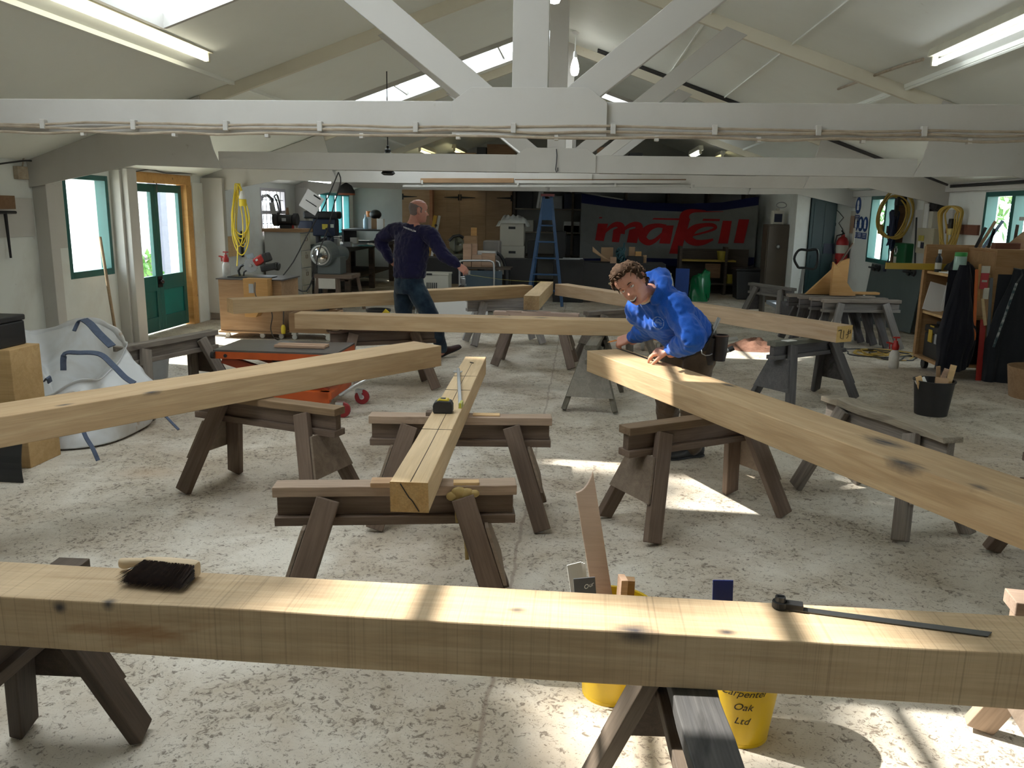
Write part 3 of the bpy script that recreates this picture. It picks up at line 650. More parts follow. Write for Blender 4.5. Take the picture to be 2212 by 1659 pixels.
M_JEAN = cloth('dark_denim', (.008,.016,.032), (.04,.075,.105), 240, .4); M_KHAKI = cloth('dusty_brown_work_trousers', (.085,.06,.042), (.16,.115,.075), 200, .45)
M_HAIR = plain('brown_hair', (.055,.032,.020), .85, 0, .7, 70, spec=.15, dcol=(.13,.078,.045)); M_STUB = plain('grey_stubble_hair', (.15,.12,.115), .7, 0, .5, 120, dcol=(.28,.2,.18))
M_LEATH = plain('black_tool_leather', (.018,.014,.013), .45, 0, .5, 10, dcol=(.06,.05,.045)); M_STEEL = plain('bright_steel', (.55,.56,.57), .28, .9, .3, 20); M_BOOT = plain('dark_boot', (.018,.019,.02), .5, 0, .4, 12, dcol=(.05,.045,.04))
M_SHOE = plain('dark_brown_suede', (.045,.022,.02), .85, 0, .3, 20); M_WHITE = plain('white_print', (.75,.75,.75), .6); M_EYEW = plain('eye_white', (.7,.68,.65), .2); M_EYED = plain('dark_iris', (.03,.02,.015), .15); M_LIP = plain('lip', (.34,.10,.09), .45); M_DARK = plain('mouth_dark', (.05,.012,.012), .6)
def shoe(name, p, ankle, heel, toe, up, mat, L=.29, sole=True):
    heel = V(heel); toe = V(toe); d = (toe-heel).normalized(); up = V(up); up = (up-d*up.dot(d)).normalized(); sd = d.cross(up); g = G(); c = lambda t, h: heel + d*(L*t) + up*h
    loft(g, [(c(-.02,.045), sd, up, .026, .034), (c(.05,.05), sd, up, .036, .045), (c(.2,.052), sd, up, .039, .050), (c(.42,.045), sd, up, .042, .043), (c(.62,.034), sd, up, .050, .031), (c(.82,.029), sd, up, .048, .025), (c(.96,.026), sd, up, .036, .020), (c(1.02,.024), sd, up, .016, .012)], 3, 18, 2.6)
    limb(g, [c(.16,.06), c(.15,.11), V(ankle)], [.044,.043,.046], 3)
    o = obj(name, g, mat, p); remesh(o, .007, 5)
    g = G(); loft(g, [(c(-.025,.009), sd, up, .024, .009), (c(.1,.009), sd, up, .041, .009), (c(.4,.009), sd, up, .040, .009), (c(.66,.009), sd, up, .053, .009), (c(.9,.009), sd, up, .044, .009), (c(1.03,.011), sd, up, .016, .008)], 3, 18, 3)
    obj('sole', g, plain('rubber_sole', (.02,.02,.02), .7), o, smooth=True)
    return o
def face_bits(P, M, o, iris, smile=0, look=(0,0)):
    for s in (-1, 1):
        c = V((s*.031,.0655,.0005)); e = obj('eye', G().sph(o + M @ c, .0125, 14), M_EYEW, P, smooth=True)
        obj('iris', G().sph(o + M @ (c+V((look[0],.0085,look[1]))), (.0058,.0048,.0058), 12, M), iris, e, smooth=True)
        g = G(); g.tube([o + M @ (c+V((s*x, y, z))) for x, y, z in ((-.015,.018,.013),(-.006,.023,.020),(.006,.022,.022),(.016,.014,.019))], [.0022,.0034,.0032,.0016], 7); obj('eyebrow', g, M_HAIR, P, smooth=True)
        g = G(); g.tube([o + M @ (c+V((s*x, y, z))) for x, y, z in ((-.013,.0085,.002),(-.005,.0120,.0066),(.006,.0112,.0066),(.014,.004,.001))], [.0026,.0046,.0044,.0024], 7); obj('eyelid', g, M_SKIN, P, smooth=True)
def V3(*a): return V(a)
# ---- the man in the blue hoodie, bent over the marked beam
PB = thing('person', 'man in blue hoodie bending over an oak beam, pencil in hand, smiling', 'person', (.70,5.35,0)); OB = V((.70,5.35,0))
def b_(x, y, Y): return at(x, y, 'Y', Y) - OB
pel = b_(1496,735,5.28); chest = b_(1424,672,5.02); neck = b_(1405,634,4.95); shL = b_(1461,662,4.86); shR = b_(1381,668,5.13)
elL = b_(1497,733,4.70); wrL = b_(1449,764,4.97); elR = b_(1404,708,5.32); wrR = b_(1366,737,5.50)
Ld = V((.59,-.81,0)); spine = (neck-pel).normalized(); fw = Ld.cross(spine)*-1; fw = fw if fw.z < 0.2 and fw.x < 0 else -fw
hipL = pel + Ld*.09; hipR = pel - Ld*.09
knL = V((.725,5.20,.46))-OB; anL = V((.775,5.40,.10))-OB; knR = V((.585,5.36,.46))-OB; anR = V((.63,5.60,.10))-OB
hf = V((-.36,-.88,-.30)).normalized(); hu = V((-.66,-.15,.76)); hu = (hu-hf*hu.dot(hf)).normalized(); HM = MX((hf.cross(hu), hf, hu)).transposed(); HO = b_(1364,613,4.84)
g = G(); head(g, HM, HO, 1)
limb(g, [HO + HM @ V((0,-.03,-.05)), (HO+HM@V((0,-.035,-.1))+neck)/2, neck], [.055,.055,.062])
loft(g, [(pel-spine*.06, Ld, fw, .15, .10), (pel+spine*.08, Ld, fw, .14, .09), (chest, Ld, fw, .13, .075), (neck-spine*.06, Ld, fw, .11, .05), (neck, Ld, fw, .06, .05)])
for sh, el, wr in ((shL, elL, wrL), (shR, elR, wrR)): limb(g, [neck-spine*.05, sh, el, wr], [.05,.05,.042,.027])
for hp, kn, an in ((hipL, knL, anL), (hipR, knR, anR)): limb(g, [hp, kn, an, an-V((0,0,.05))], [.08,.055,.038,.035])
wrL = wrL + V((0,0,.022)); tipsL, _ = hand(g, wrL, (-.80,.42,-.20), (-.25,-.25,1), -1, (.42,.46,.50,.55), .55, .04, (.6,.4), 1.12)
dR = V((-.72,.22,-.30)); wrR = wrR + V((0,-.02,.03)); tipsR, thR = hand(g, wrR, dR, (-.15,-.55,.8), 1, (.7,.75,.9,1.0), .6, .05, (.35,.55), 1.12)
body = obj('body', g, M_SKIN, PB); remesh(body, .0048, 2, .4)
face_bits(PB, HM, HO, M_EYED, 1, (-.001,.001))
g = G(); n_ = 16
for j, (zt, zb, yo) in enumerate(((-.068,-.090,.0),)):
    def fm(i, k): # open smile
        t = -1+2*i; x = .026*t; z0 = -.0705+.009*t*t; z1 = z0-.016*(1-t*t)-.001; z = z0+(z1-z0)*k; return HO + HM @ V((x, .0905-.55*x*x/.03+.0035, z))
    g.grid(fm, n_, 4); fm2 = lambda i, k: HO + HM @ (V((.026*(-1+2*i), .0905-.55*(.026*(-1+2*i))**2/.03-.006, -.0705+.009*(-1+2*i)**2-.016*(1-(-1+2*i)**2)*k)))
    g.grid(fm2, n_, 4)
mo = obj('mouth', g, M_DARK, PB, smooth=True)
g = G(); g.tube([HO + HM @ V((.0235*t, .0955-.55*(.0235*t)**2/.03, -.0740+.009*t*t)) for t in [-1+.2*i for i in range(11)]], [.0015]+[.0036]*9+[.0015], 6); obj('teeth', g, M_EYEW, mo, smooth=True)
g = G(); g.tube([HO + HM @ V((.027*t, .0945-.55*(.027*t)**2/.03, -.0905+.020*t*t)) for t in [-1+.2*i for i in range(11)]], [.001]+[.0035]*9+[.001], 6); obj('lower_lip', g, M_LIP, mo, smooth=True)
def thB(a, z):
    c = math.cos(a); front = max(0, c); line = .066 - .036*(1-front) if c > .2 else (-.055 if c < -.3 else .0); lim = interp([(-1,-.085),(-.35,-.06),(.0,-.02),(.25,.02),(.5,.066),(.75,.074),(1,.068)], c)
    t = (z-lim)/.022; return -.008 if t < 0 else min(1, t)*(.013+.010*max(0, z/.11)+.008*front)
g = G(); hair_cap(g, HM, HO, thB, wob=.55)
for i in range(230):          # loose wavy locks
    a = random.uniform(0, 2*PI); z = random.uniform(-.03, .112)
    if thB(a, z) < .006: continue
    p = head_pt(a, z); nn = p.normalized(); tg = V((-p.y, p.x, 0)).normalized(); s0 = random.choice((-1,1)); q = p+nn*.008
    pts = [HO + HM @ (q + nn*(.010*math.sin(t*2.6)+.008*t) + tg*(s0*.022*t) + V((0,.008*t,-.020*t*t+.01*t))) for t in (0,.35,.7,1.0,1.3)]
    g.tube(pts, [.004,.0052,.0048,.0035,.0012], 6)
obj('hair', g, M_HAIR, PB, smooth=2)
# hoodie
g = G(); sp2 = spine
loft(g, [(pel+spine*.02, Ld, fw, .175, .135), (pel+spine*.06, Ld, fw, .178, .135), (pel+spine*.16, Ld, fw, .185, .14), ((pel+chest)/2+spine*.08, Ld, fw, .19, .142), (chest, Ld, fw, .19, .135), (neck-spine*.085, Ld, fw, .175, .11), (neck-spine*.03, Ld, fw, .12, .09), (neck+spine*.01, Ld, fw, .085, .075)])
for sh, el, wr, b3 in ((shL, elL, wrL, .05), (shR, elR, wrR, .048)):
    limb(g, [neck-spine*.08, sh, (sh*.55+el*.45), el, el*.45+wr*.55, wr+(el-wr)*.16], [.085,.088,.078,.072,.064,.050], 6, 18); limb(g, [wr+(el-wr)*.17, wr+(el-wr)*.02], [.046,.043], 2, 16)
    for t in (.25,.42,.6,.75):
        p = el*(1-t)+wr*t; a = (wr-el).normalized(); e = a.orthogonal().normalized(); f2 = a.cross(e); g.tube([p + a*(.012*math.sin(2*x)) + e*math.cos(x)*.064*(1-.25*t) + f2*math.sin(x)*.064*(1-.25*t) for x in [2*PI*i/14 for i in range(14)]], .010, 6, True)
hood = [neck + Ld*(.105*math.cos(x)) + (-fw)*(.095*math.sin(x)) + spine*(.018+.008*math.sin(x)) for x in [PI*(-.18+1.36*i/12) for i in range(13)]]
limb(g, [hood[i] for i in range(0, 13, 2)], [.026,.038,.047,.052,.047,.038,.026], 5, 14)
hood2 = [neck + Ld*(.09*math.cos(x)) + (-fw)*(.12*math.sin(x)) + spine*(.0+.0*math.sin(x)) for x in [PI*(.1+.8*i/6) for i in range(7)]]
limb(g, hood2, [.03,.045,.055,.06,.055,.045,.03], 4, 12)
hoodie = obj('hoodie', g, M_BLUE, PB); remesh(hoodie, .009, 5, .5, .026, .11, 1)
g = G(); cl = [neck + Ld*(.072*math.cos(x)) + fw*(.08*math.sin(x)) + spine*(.05-.03*math.sin(x)) for x in [PI*(.12+.76*i/8) for i in range(9)]]; g.tube([tuple(p) for p in cl], .011, 8); obj('shirt_collar', g, plain('cream_collar', (.55,.5,.42), .7), PB, smooth=True)
# trousers
g = G(); loft(g, [(pel-spine*.02-V((0,0,.10)), Ld, fw, .13, .11), (pel-V((0,0,.03)), Ld, fw, .165, .125), (pel+spine*.05, Ld, fw, .165, .12), (pel+spine*.10, Ld, fw, .15, .11)])
for hp, kn, an in ((hipL, knL, anL), (hipR, knR, anR)):
    limb(g, [hp-V((0,0,.02)), hp*.5+kn*.5, kn, kn*.5+an*.5, an+V((0,0,-.02))], [.105,.098,.082,.076,.070], 6, 18)
    for t in (.0,.5,.82): c = kn*(1-t)+an*t; g.tube([c+V((.078*math.cos(x), .078*math.sin(x), .012*math.sin(2*x+t*5))) for x in [2*PI*i/14 for i in range(14)]], .009, 6, True)
tro = obj('trousers', g, M_KHAKI, PB); remesh(tro, .009, 6, .5, .02, .07)
shoe('boot', PB, anL+V((0,0,.05)), (.845-.70,.085,0), (.60-.70,-.03,0), (0,0,1), M_BOOT); shoe('boot', PB, anR+V((0,0,.05)), (.70-.70,.285,0), (.43-.70,.17,0), (0,0,1), M_BOOT)
# tool belt
bel = thing('tool_belt', 'black leather tool belt with pouches on the man in the blue hoodie', 'tool belt', OB)
bc = pel+spine*.035; ax = [bc + Ld*(.185*math.cos(x)) + fw*(.145*math.sin(x)) for x in [2*PI*i/30 for i in range(30)]]
g = G(); vs = []
for p in ax: nn = (p-bc).normalized(); vs += [p+spine*.03, p-spine*.03, p+nn*.006-spine*.03, p+nn*.006+spine*.03]
g.add(vs, [(i*4+k, i*4+(k+1)%4, ((i+1)%30)*4+(k+1)%4, ((i+1)%30)*4+k) for i in range(30) for k in range(4)]); obj('strap', g, M_LEATH, bel)
sd_ = V((.80,-.60,0)); pc = b_(1535,752,5.16)
pf = V((.9,-.43,0)).normalized(); pl = V((.43,.9,0)).normalized()
g = G(); loft(g, [(pc+V((0,0,-.10)), pl, pf, .055, .025), (pc+V((0,0,-.05)), pl, pf, .062, .033), (pc+V((0,0,.05)), pl, pf, .066, .042), (pc+V((0,0,.07)), pl, pf, .066, .044)], 3, 18, 3.5); pz = b_(1556,750,5.13); g.lathe([(.034,-.085),(.042,-.04),(.047,.075),(.041,.075),(.036,-.03),(.0,-.03)], pz, 18); obj('pouch', g, M_LEATH, bel, smooth=True)
g = G(); g.lathe([(.048,-.006),(.05,0),(.044,.003)], pz+V((0,0,.075)), 18, None, False); obj('pouch_rim', g, plain('brown_leather', (.10,.06,.045), .6), bel, smooth=True)
g = G(); g.b2((-.05,-.05,-.05),(.05,.05,.05)) if False else loft(g, [(b_(1524,726,5.2)+V((0,0,-.045)), pl, pf, .06,.03), (b_(1524,726,5.2)+V((0,0,.05)), pl, pf, .062,.034)], 2, 16, 4); obj('pouch_flap', g, M_LEATH, bel, smooth=True)
g = G(); hk = [b_(x, y, 5.08) for x, y in ((1515,742),(1514,752),(1516,764),(1524,768),(1533,767),(1539,764))]; g.tube(hk, .0035, 7); obj('hammer_loop', g, M_STEEL, bel, smooth=True)
one('steel_bar', 'flat steel pry bar standing up out of the black tool belt', 'pry bar', G().bar(b_(1533,728,5.14), b_(1553,686,5.16), .02, .006, (0,1,0)).bar(b_(1536,730,5.13), b_(1556,688,5.15), .006, .012, (0,1,0)), M_STEEL, OB)
# pencil, rule
pt = b_(1312,739.5,5.60); pe = b_(1352,731,5.49); pn = thing('pencil', 'orange pencil in the right hand of the man in blue', 'pencil', OB)
dpn = (pe-pt).normalized(); obj('shaft', G().cyl(pt+dpn*.018, pe, .0048, None, 6), plain('orange_pencil', (.75,.26,.03), .4), pn); obj('tip', G().cyl(pt, pt+dpn*.018, .0008, .0045, 8), plain('pencil_wood', (.6,.42,.22), .6), pn)
r0 = at(1334,752,'Z',.702); r1 = at(1420,782,'Z',.702)
o = bar('steel_rule', r0, r1, .022, .003, plain('dark_rule_steel', (.03,.03,.032), .35, .6)); tag(o, 'dark steel rule on the oak beam under the hand of the man in blue', 'ruler')
# chest emblem, wrapped on the fleece
def wrap(o, tgt, off=.0025):
    s_ = o.modifiers.new('wrap', 'SHRINKWRAP'); s_.target = tgt; s_.wrap_method = 'PROJECT'; s_.wrap_mode = 'ABOVE_SURFACE'; s_.use_project_z = True; s_.use_negative_direction = True; s_.use_positive_direction = True; s_.offset = off
ec = b_(1421,698,4.88); eu = (b_(1440,703,4.87)-b_(1404,693,4.90)).normalized(); ew = V((.25,-.1,1)); ew = (ew-eu*ew.dot(eu)).normalized()
g = G()
for r_ in (.044,.040): 
    for i in range(28):
        if r_ == .040 and i % 3 == 2: continue
        a0, a1 = 2*PI*i/28, 2*PI*(i+.8)/28; q = [ec + eu*(r_+o_)*.82*math.cos(t) + ew*(r_+o_)*.82*math.sin(t) for t, o_ in ((a0,0),(a1,0),(a1,.0035),(a0,.0035))]; g.add(q, [(0,1,2,3)])
for k in range(9):
    x = -.022+.0052*k; g.add([ec+eu*(x+dx)+ew*dy for dx, dy in ((0,-.004),(.003,-.004),(.004,.008-.001*abs(k-4)),(.001,.008))], [(0,1,2,3)])
g.add([ec+eu*x+ew*y for x, y in ((-.026,-.008),(.026,-.008),(.024,-.0105),(-.024,-.0105))], [(0,1,2,3)])
g.add([ec+eu*x+ew*y for x, y in ((-.018,.012),(0,.024),(.018,.012),(.014,.012),(0,.020),(-.014,.012))], [(0,1,4,5),(1,2,3,4)])
Me = mframe(ec, eu, ew); g.v = [tuple(Me.inverted() @ V(p)) for p in g.v]; em = obj('chest_emblem', g, plain('pale_blue_print', (.19,.31,.60), .7), hoodie); em.matrix_local = Me; wrap(em, hoodie, .004)
# ---- the man in navy, walking along the far rafter with the end of a tape
PN = thing('person', 'bald man in navy sweatshirt and dark jeans walking, holding a yellow tape', 'person', (-1.8,8.7,0)); ON = V((-1.8,8.7,0))
def n_(x, y, Y=8.65): return at(x, y, 'Y', Y) - ON
pel = n_(884,610); neck = n_(892,482); chest = n_(890,525); shR = n_(926,502,8.53); shL = n_(856,494,8.77); elR = n_(957,549,8.45); wrR = n_(988,573,8.42); elL = n_(822,519,8.85); wrL = n_(843,562,8.78)
Rd = V((.80,-.60,0)); fw = V((.60,.80,0)); up = V((0,0,1)); hipL = n_(872,628,8.72); hipR = n_(900,628,8.6); knL = n_(872,690,8.76); anL = V((-1.97,8.80,.10))-ON; knR = n_(936,692,8.58); anR = V((-1.50,8.78,.12))-ON
hf = V((.93,.36,-.06)).normalized(); hu = V((.05,0,1)); hu = (hu-hf*hu.dot(hf)).normalized(); HM = MX((hf.cross(hu), hf, hu)).transposed(); HO = n_(904,455)
g = G(); head(g, HM, HO); limb(g, [HO + HM @ V((0,-.025,-.04)), (HO+HM@V((0,-.03,-.09))+neck)/2, neck-up*.02], [.056,.056,.066])
loft(g, [(pel-up*.08, Rd, fw, .15,.10), (pel+up*.1, Rd, fw, .14,.09), (chest, Rd, fw, .16,.10), (neck-up*.05, Rd, fw, .13,.07), (neck, Rd, fw, .06,.05)])
for sh, el, wr in ((shL, elL, wrL), (shR, elR, wrR)): limb(g, [neck-up*.06, sh, el, wr], [.05,.05,.042,.028])
for hp, kn, an in ((hipL, knL, anL), (hipR, knR, anR)): limb(g, [hp, kn, an, an-V((0,0,.05))], [.08,.055,.038,.034])
dR = (n_(1003,581,8.42)-wrR).normalized(); tR, thN = hand(g, wrR, dR+V((0,0,-.1)), (.3,-.75,.6), -1, (.5,.55,.6,.65), .6, .06, (.45,.5))
hand(g, wrL, (.62,.35,-.45), (-.5,.6,.4), 1, (.6,.65,.7,.7), .6, .05, (.5,.4))
bd = obj('body', g, M_SKIN2, PN); remesh(bd, .0055, 2, .4); face_bits(PN, HM, HO, M_EYED)
def thN_(a, z):
    c = math.cos(a); top = interp([(-1,.075),(-.5,.065),(0,.045),(.3,.03)], c); lo = interp([(-1,-.065),(-.4,-.05),(0,-.01),(.2,-.02)], c)
    return .0022 if (c < .22 and lo < z < top) else -.006
g = G(); hair_cap(g, HM, HO, thN_, wob=0); obj('hair', g, M_STUB, PN, smooth=2)
g = G(); g.tube([HO + HM @ V((.022*t, .094-.5*(.022*t)**2/.03, -.0755-.003*t*t)) for t in [-1+.25*i for i in range(9)]], [.001]+[.0028]*7+[.001], 6); obj('mouth', g, M_LIP, PN, smooth=True)
g = G()
loft(g, [(pel+up*.045, Rd, fw, .175,.135), (pel+up*.09, Rd, fw, .185,.145), ((pel+chest)/2, Rd, fw, .195,.15), (chest, Rd, fw, .205,.145), (neck-up*.10, Rd, fw, .185,.115), (neck-up*.05, Rd, fw, .12,.085), (neck-up*.005, Rd, fw, .075,.07)])
for sh, el, wr in ((shL, elL, wrL), (shR, elR, wrR)):
    limb(g, [neck-up*.09, sh-up*.02, sh*.5+el*.5, el, el*.5+wr*.5, wr+(el-wr)*.12], [.085,.088,.078,.07,.06,.046], 6, 18); limb(g, [wr+(el-wr)*.13, wr], [.042,.040], 2, 14)
sw = obj('sweatshirt', g, M_NAVY, PN); remesh(sw, .010, 5, .5, .026, .11, 1)
g = G(); loft(g, [(pel-up*.12, Rd, fw, .14,.12), (pel-up*.05, Rd, fw, .17,.135), (pel+up*.02, Rd, fw, .168,.125), (pel+up*.07, Rd, fw, .16,.115)])
for hp, kn, an in ((hipL, knL, anL), (hipR, knR, anR)): limb(g, [hp, hp*.5+kn*.5, kn, kn*.5+an*.5, an], [.108,.10,.082,.074,.066], 6, 18)
je = obj('jeans', g, M_JEAN, PN); remesh(je, .009, 6, .5, .018, .07)
shoe('shoe', PN, anR+V((0,0,.03)), (-1.535-ON.x,8.83-ON.y,.0), (-1.30-ON.x,9.0-ON.y,.10), (-.3,-.2,1), M_SHOE, .28); shoe('shoe', PN, anL+V((0,0,.03)), (-2.02-ON.x,8.76-ON.y,0), (-1.80-ON.x,8.95-ON.y,0), (0,0,1), M_SHOE, .28)
me = text_mesh('CARPENTEROAK.COM', .042, 'back_print', bold=True, depth=0)
import bmesh
bm = bmesh.new(); bm.from_mesh(me); bmesh.ops.triangulate(bm, faces=bm.faces); bmesh.ops.subdivide_edges(bm, edges=[e for e in bm.edges if e.calc_length() > .012], cuts=1); bm.to_mesh(me); bm.free()
me.materials.clear(); me.materials.append(M_WHITE); bp = bpy.data.objects.new('back_print', me); COL.objects.link(bp); bp.parent = sw
p0, p1 = n_(853,490,8.50), n_(889,501,8.42); bp.matrix_local = mframe((p0+p1)/2, p1-p0, (0,0,1)) @ MX.Scale((p1-p0).length/.46*1.0, 4); wrap(bp, sw, .004)
# the tape he pulls out
tm = thing('tape_measure', 'tape measure with its yellow blade pulled out from the hand of the man in navy', 'tape measure', (-1.8,8.7,0))
hx = tR[1]; tend = V((-.47,10.42,.728))-ON; obj('case', G().box(hx*.6+thN*.4, (.05,.045,.05), rz(.5)), plain('grey_tape_case', (.25,.25,.24), .4), tm, .008)
g = G(); k = 12; pts = [hx*(1-i/k)+tend*(i/k)+V((0,0,-.02*math.sin(PI*i/k))) for i in range(k+1)]
for a, b2 in zip(pts, pts[1:]): g.bar(a, b2+(b2-a)*.01, .014, .002)
obj('blade', g, plain('yellow_tape_blade', (.75,.68,.15), .4), tm)
# ================================================================ left-hand side of the shop
def zup(p, y):                # height above the spot p at which photo row y meets its vertical
    d0 = V((p[0], p[1], 0)) - EYE; k = (829.5-y)/CF
    return (k*d0.dot(FW) - d0.dot(UP)) / (UP.z - k*FW.z)
def F(x, y): return at(x, y, 'Z', 0)
K = lambda name, c, r=.5, m_=0, d=.2, s=8, **k: plain(name, c, r, m_, d, s, **k)
M_BLACK = K('black_plastic', (.015,.015,.016), .45); M_BLK2 = K('sooty_black', (.025,.024,.024), .7); M_YEL = K('yellow_cable', (.72,.55,.03), .5); M_RED = K('red_enamel', (.42,.02,.015), .35)
M_GREYP = K('grey_plastic', (.32,.33,.34), .5); M_ALU = K('aluminium', (.6,.61,.62), .3, .85); M_WP = K('white_plastic', (.7,.7,.68), .4); M_DKST = K('dark_steel', (.05,.052,.055), .4, .6); M_ORG = K('orange_enamel', (.50,.085,.012), .4, 0, .35); M_ORGD = K('dark_orange_enamel', (.30,.04,.008), .45, 0, .35)
M_PLYB = wood('brown_plywood', (.26,.15,.075), (.37,.235,.13), .35); M_PLYO = wood('orange_plywood', (.42,.22,.07), (.52,.3,.12), .3); M_PINK = wood('pink_softwood', (.40,.25,.16), (.5,.34,.24), .4); M_BRN = wood('brown_hardboard', (.15,.08,.04), (.22,.13,.07), .4)
M_CARD = K('cardboard', (.35,.22,.12), .8); M_PAPER = K('white_paper', (.75,.75,.74), .7, 0, .05)
M_WHITEM = plain('white_mark', (.8,.8,.8), .6)
# white bulk bag -------------------------------------------------------------
mm, nt, b = newmat('woven_white_plastic'); v = coords(nt, (1,1,1), False)
col = mix(nt, ramp(nt, noise(nt, v, 2.4, 6, .6), [(.45, 0.0), (.72, .7)]), (.62,.64,.66), (.40,.36,.30)); col = mix(nt, ramp(nt, noise(nt, v, 5, 4, 1), [(.66, 0.0), (.74, .8)]), col, (.33,.2,.1))
nt.links.new(col, b.inputs['Base Color']); b.inputs['Roughness'].default_value = .38
wv = N(nt, 'ShaderNodeTexBrick'); wv.inputs['Scale'].default_value = 140; nt.links.new(v, wv.inputs['Vector']); bump(nt, b, wv.outputs['Fac'], .12, .001); M_BAG = mm
M_STRAP = K('blue_grey_webbing', (.075,.10,.16), .8, 0, .5, 40)
bag = thing('bulk_bag', 'big crumpled white woven builder bag with blue lifting straps on the floor at left', 'bag', (-3.70,5.40,0))
g = G(); na, nb = 64, 30
def bagp(a, t):
    c, s = math.cos(a), math.sin(a); e = .62
    bx = .58*math.copysign(abs(c)**e, c); by = .48*math.copysign(abs(s)**e, s)
    rimz = .60 + .10*s - .06*c - .20*max(0, math.cos(a+1.15))**6 - .05*math.cos(3*a) + .05*math.sin(5*a)
    if t < .62:
        u = t/.62; z = rimz*(u**1.12); k = 1 + .10*math.sin(PI*u)*(.8+.5*math.sin(3*a+1)) - .20*u*u
        x, y = bx*k, by*k; y += .10*u; x -= .07*u
    else:
        u = (t-.62)/.38; k0 = .86-.20; k = (.92-.08*u) if u < .15 else (.82-.62*(u-.15)); z = rimz - .34*max(0,u-.08)**.8*(1+.3*math.sin(2*a)) + (.02 if u < .1 else 0)
        x, y = bx*k*.94, by*k*.94; y += .10; x -= .07
    n1 = MN.noise((x*4+2, y*4, z*5)); n2 = MN.noise((x*11, y*11+4, z*13)); w_ = min(1, t*5)
    r_ = 1 + w_*(.10*n1 + .045*n2 + .03*abs(MN.noise((x*7+9, z*7, y*7))))
    return V((x*r_, y*r_, max(.002, z*(1+.10*n1*w_) + .02*n2*w_)))
vs = [bagp(2*PI*i/na, j/nb) for j in range(nb+1) for i in range(na)]
g.add(vs, [(j*na+i, j*na+(i+1)%na, (j+1)*na+(i+1)%na, (j+1)*na+i) for j in range(nb) for i in range(na)] + [tuple(range(na))[::-1], tuple(range(nb*na, nb*na+na))])
obj('sack', g, M_BAG, bag, smooth=2, sub=1)
def strap(pts, w_=.026, t_=.004):
    q = [V(p) for p in cr([tuple(p) for p in pts], 6)]; g = G(); vs = []
    for i, p in enumerate(q):
        d = (q[min(i+1, len(q)-1)]-q[max(i-1, 0)]).normalized(); sd = d.cross(V((.3,-.5,.8))); sd = sd.normalized(); up_ = sd.cross(d)*t_
        vs += [p-sd*w_-up_, p+sd*w_-up_, p+sd*w_+up_, p-sd*w_+up_]
    n_q = len(q); g.add(vs, [(i*4+k, i*4+(k+1)%4, i*4+4+(k+1)%4, i*4+4+k) for i in range(n_q-1) for k in range(4)] + [(3,2,1,0), tuple(range((n_q-1)*4, n_q*4))]); obj('lifting_strap', g, M_STRAP, bag)
def on(x, y, Y): return at(x, y, 'Y', Y) - V((-3.70,5.40,0))
strap([on(181,690,5.45), on(195,700,5.38), on(215,722,5.32), on(242,748,5.25)]); strap([on(181,690,5.45), on(170,695,5.5), on(160,715,5.45)], .012)
strap([on(137,800,5.02), on(140,765,5.05), on(170,762,5.02), on(215,765,4.99), on(245,790,4.95), on(270,815,4.93), on(290,828,4.92)], .018)
strap([on(176,920,4.74), on(186,945,4.72), on(200,968,4.70), on(212,995,4.69)], .012); strap([on(357,898,5.40), on(372,914,5.36), on(386,928,5.33)], .008); strap([on(98,822,4.95),on(104,815,4.92),on(108,826,4.94)], .016)
# oak block stack with a black case at the left edge -----------------------------
M_OAKBK = wood('oak_block', (.40,.25,.10), (.52,.35,.17), .3, saw=.2)
bx = F(67,1012); X1 = bx.x; Y1 = bx.y
o = obj('oak_block', G().box((0,0,.165), (.5,.3,.33)), M_OAKBK, None, .004); o.location = (X1-.25, Y1+.15, 0); tag(o, 'lower oak block of the stack at the left edge, standing on the floor', 'timber block')
zt = zup((X1-.1, Y1+.02), 757); o = obj('oak_block', G().box((0,0,(zt-.332)/2), (.46,.28,zt-.332)), M_OAKBK, None, .004); o.location = (X1-.30, Y1+.16, .332); tag(o, 'upper oak block of the stack at the left edge, black case on it', 'timber block')
t = thing('tool_case', 'black plastic case on top of the oak block stack at the left edge', 'case', (X1-.36, Y1+.16, zt)); obj('case_body', G().box((0,0,.075), (.44,.24,.15)), M_BLACK, t, .01); obj('lid', G().box((0,0,.17), (.45,.25,.035)), M_BLACK, t, .008)
g = G(); p = F(20,1040)
vs = []
for j in range(9):
    u = j/8; yy = -.02 + .10*u*u; zz = .30*u
    vs += [V((-.24, yy, zz+.002)), V((.12-.03*u, yy, zz+.002)), V((.12-.03*u, yy+.006, zz+.004)), V((-.24, yy+.006, zz+.004))]
g.add(vs, [(i*4+k, i*4+(k+1)%4, i*4+4+(k+1)%4, i*4+4+k) for i in range(8) for k in range(4)] + [(3,2,1,0),(32,33,34,35)])
one('rubber_flap', 'black sheet of rubber leaning on the oak blocks at the left edge', 'sheet', g, M_BLACK, (p.x-.02, p.y-.0, 0))
p = F(338,815); t = thing('bucket', 'grey bucket behind the old trestle, mostly hidden by the bulk bag', 'bucket', (p.x+.0, p.y+.0, 0)); obj('pail', G().lathe([(.10,0),(.135,.26),(.143,.262),(.143,.275),(.13,.275),(.098,.01),(0,.01)], (0,0,0), 22), M_GREYP, t, smooth=True); obj('handle', G().tube([(.14*math.cos(x), .02, .265-.10*math.sin(x)) for x in [PI*i/12 for i in range(13)]], .004, 6), M_DKST, t)
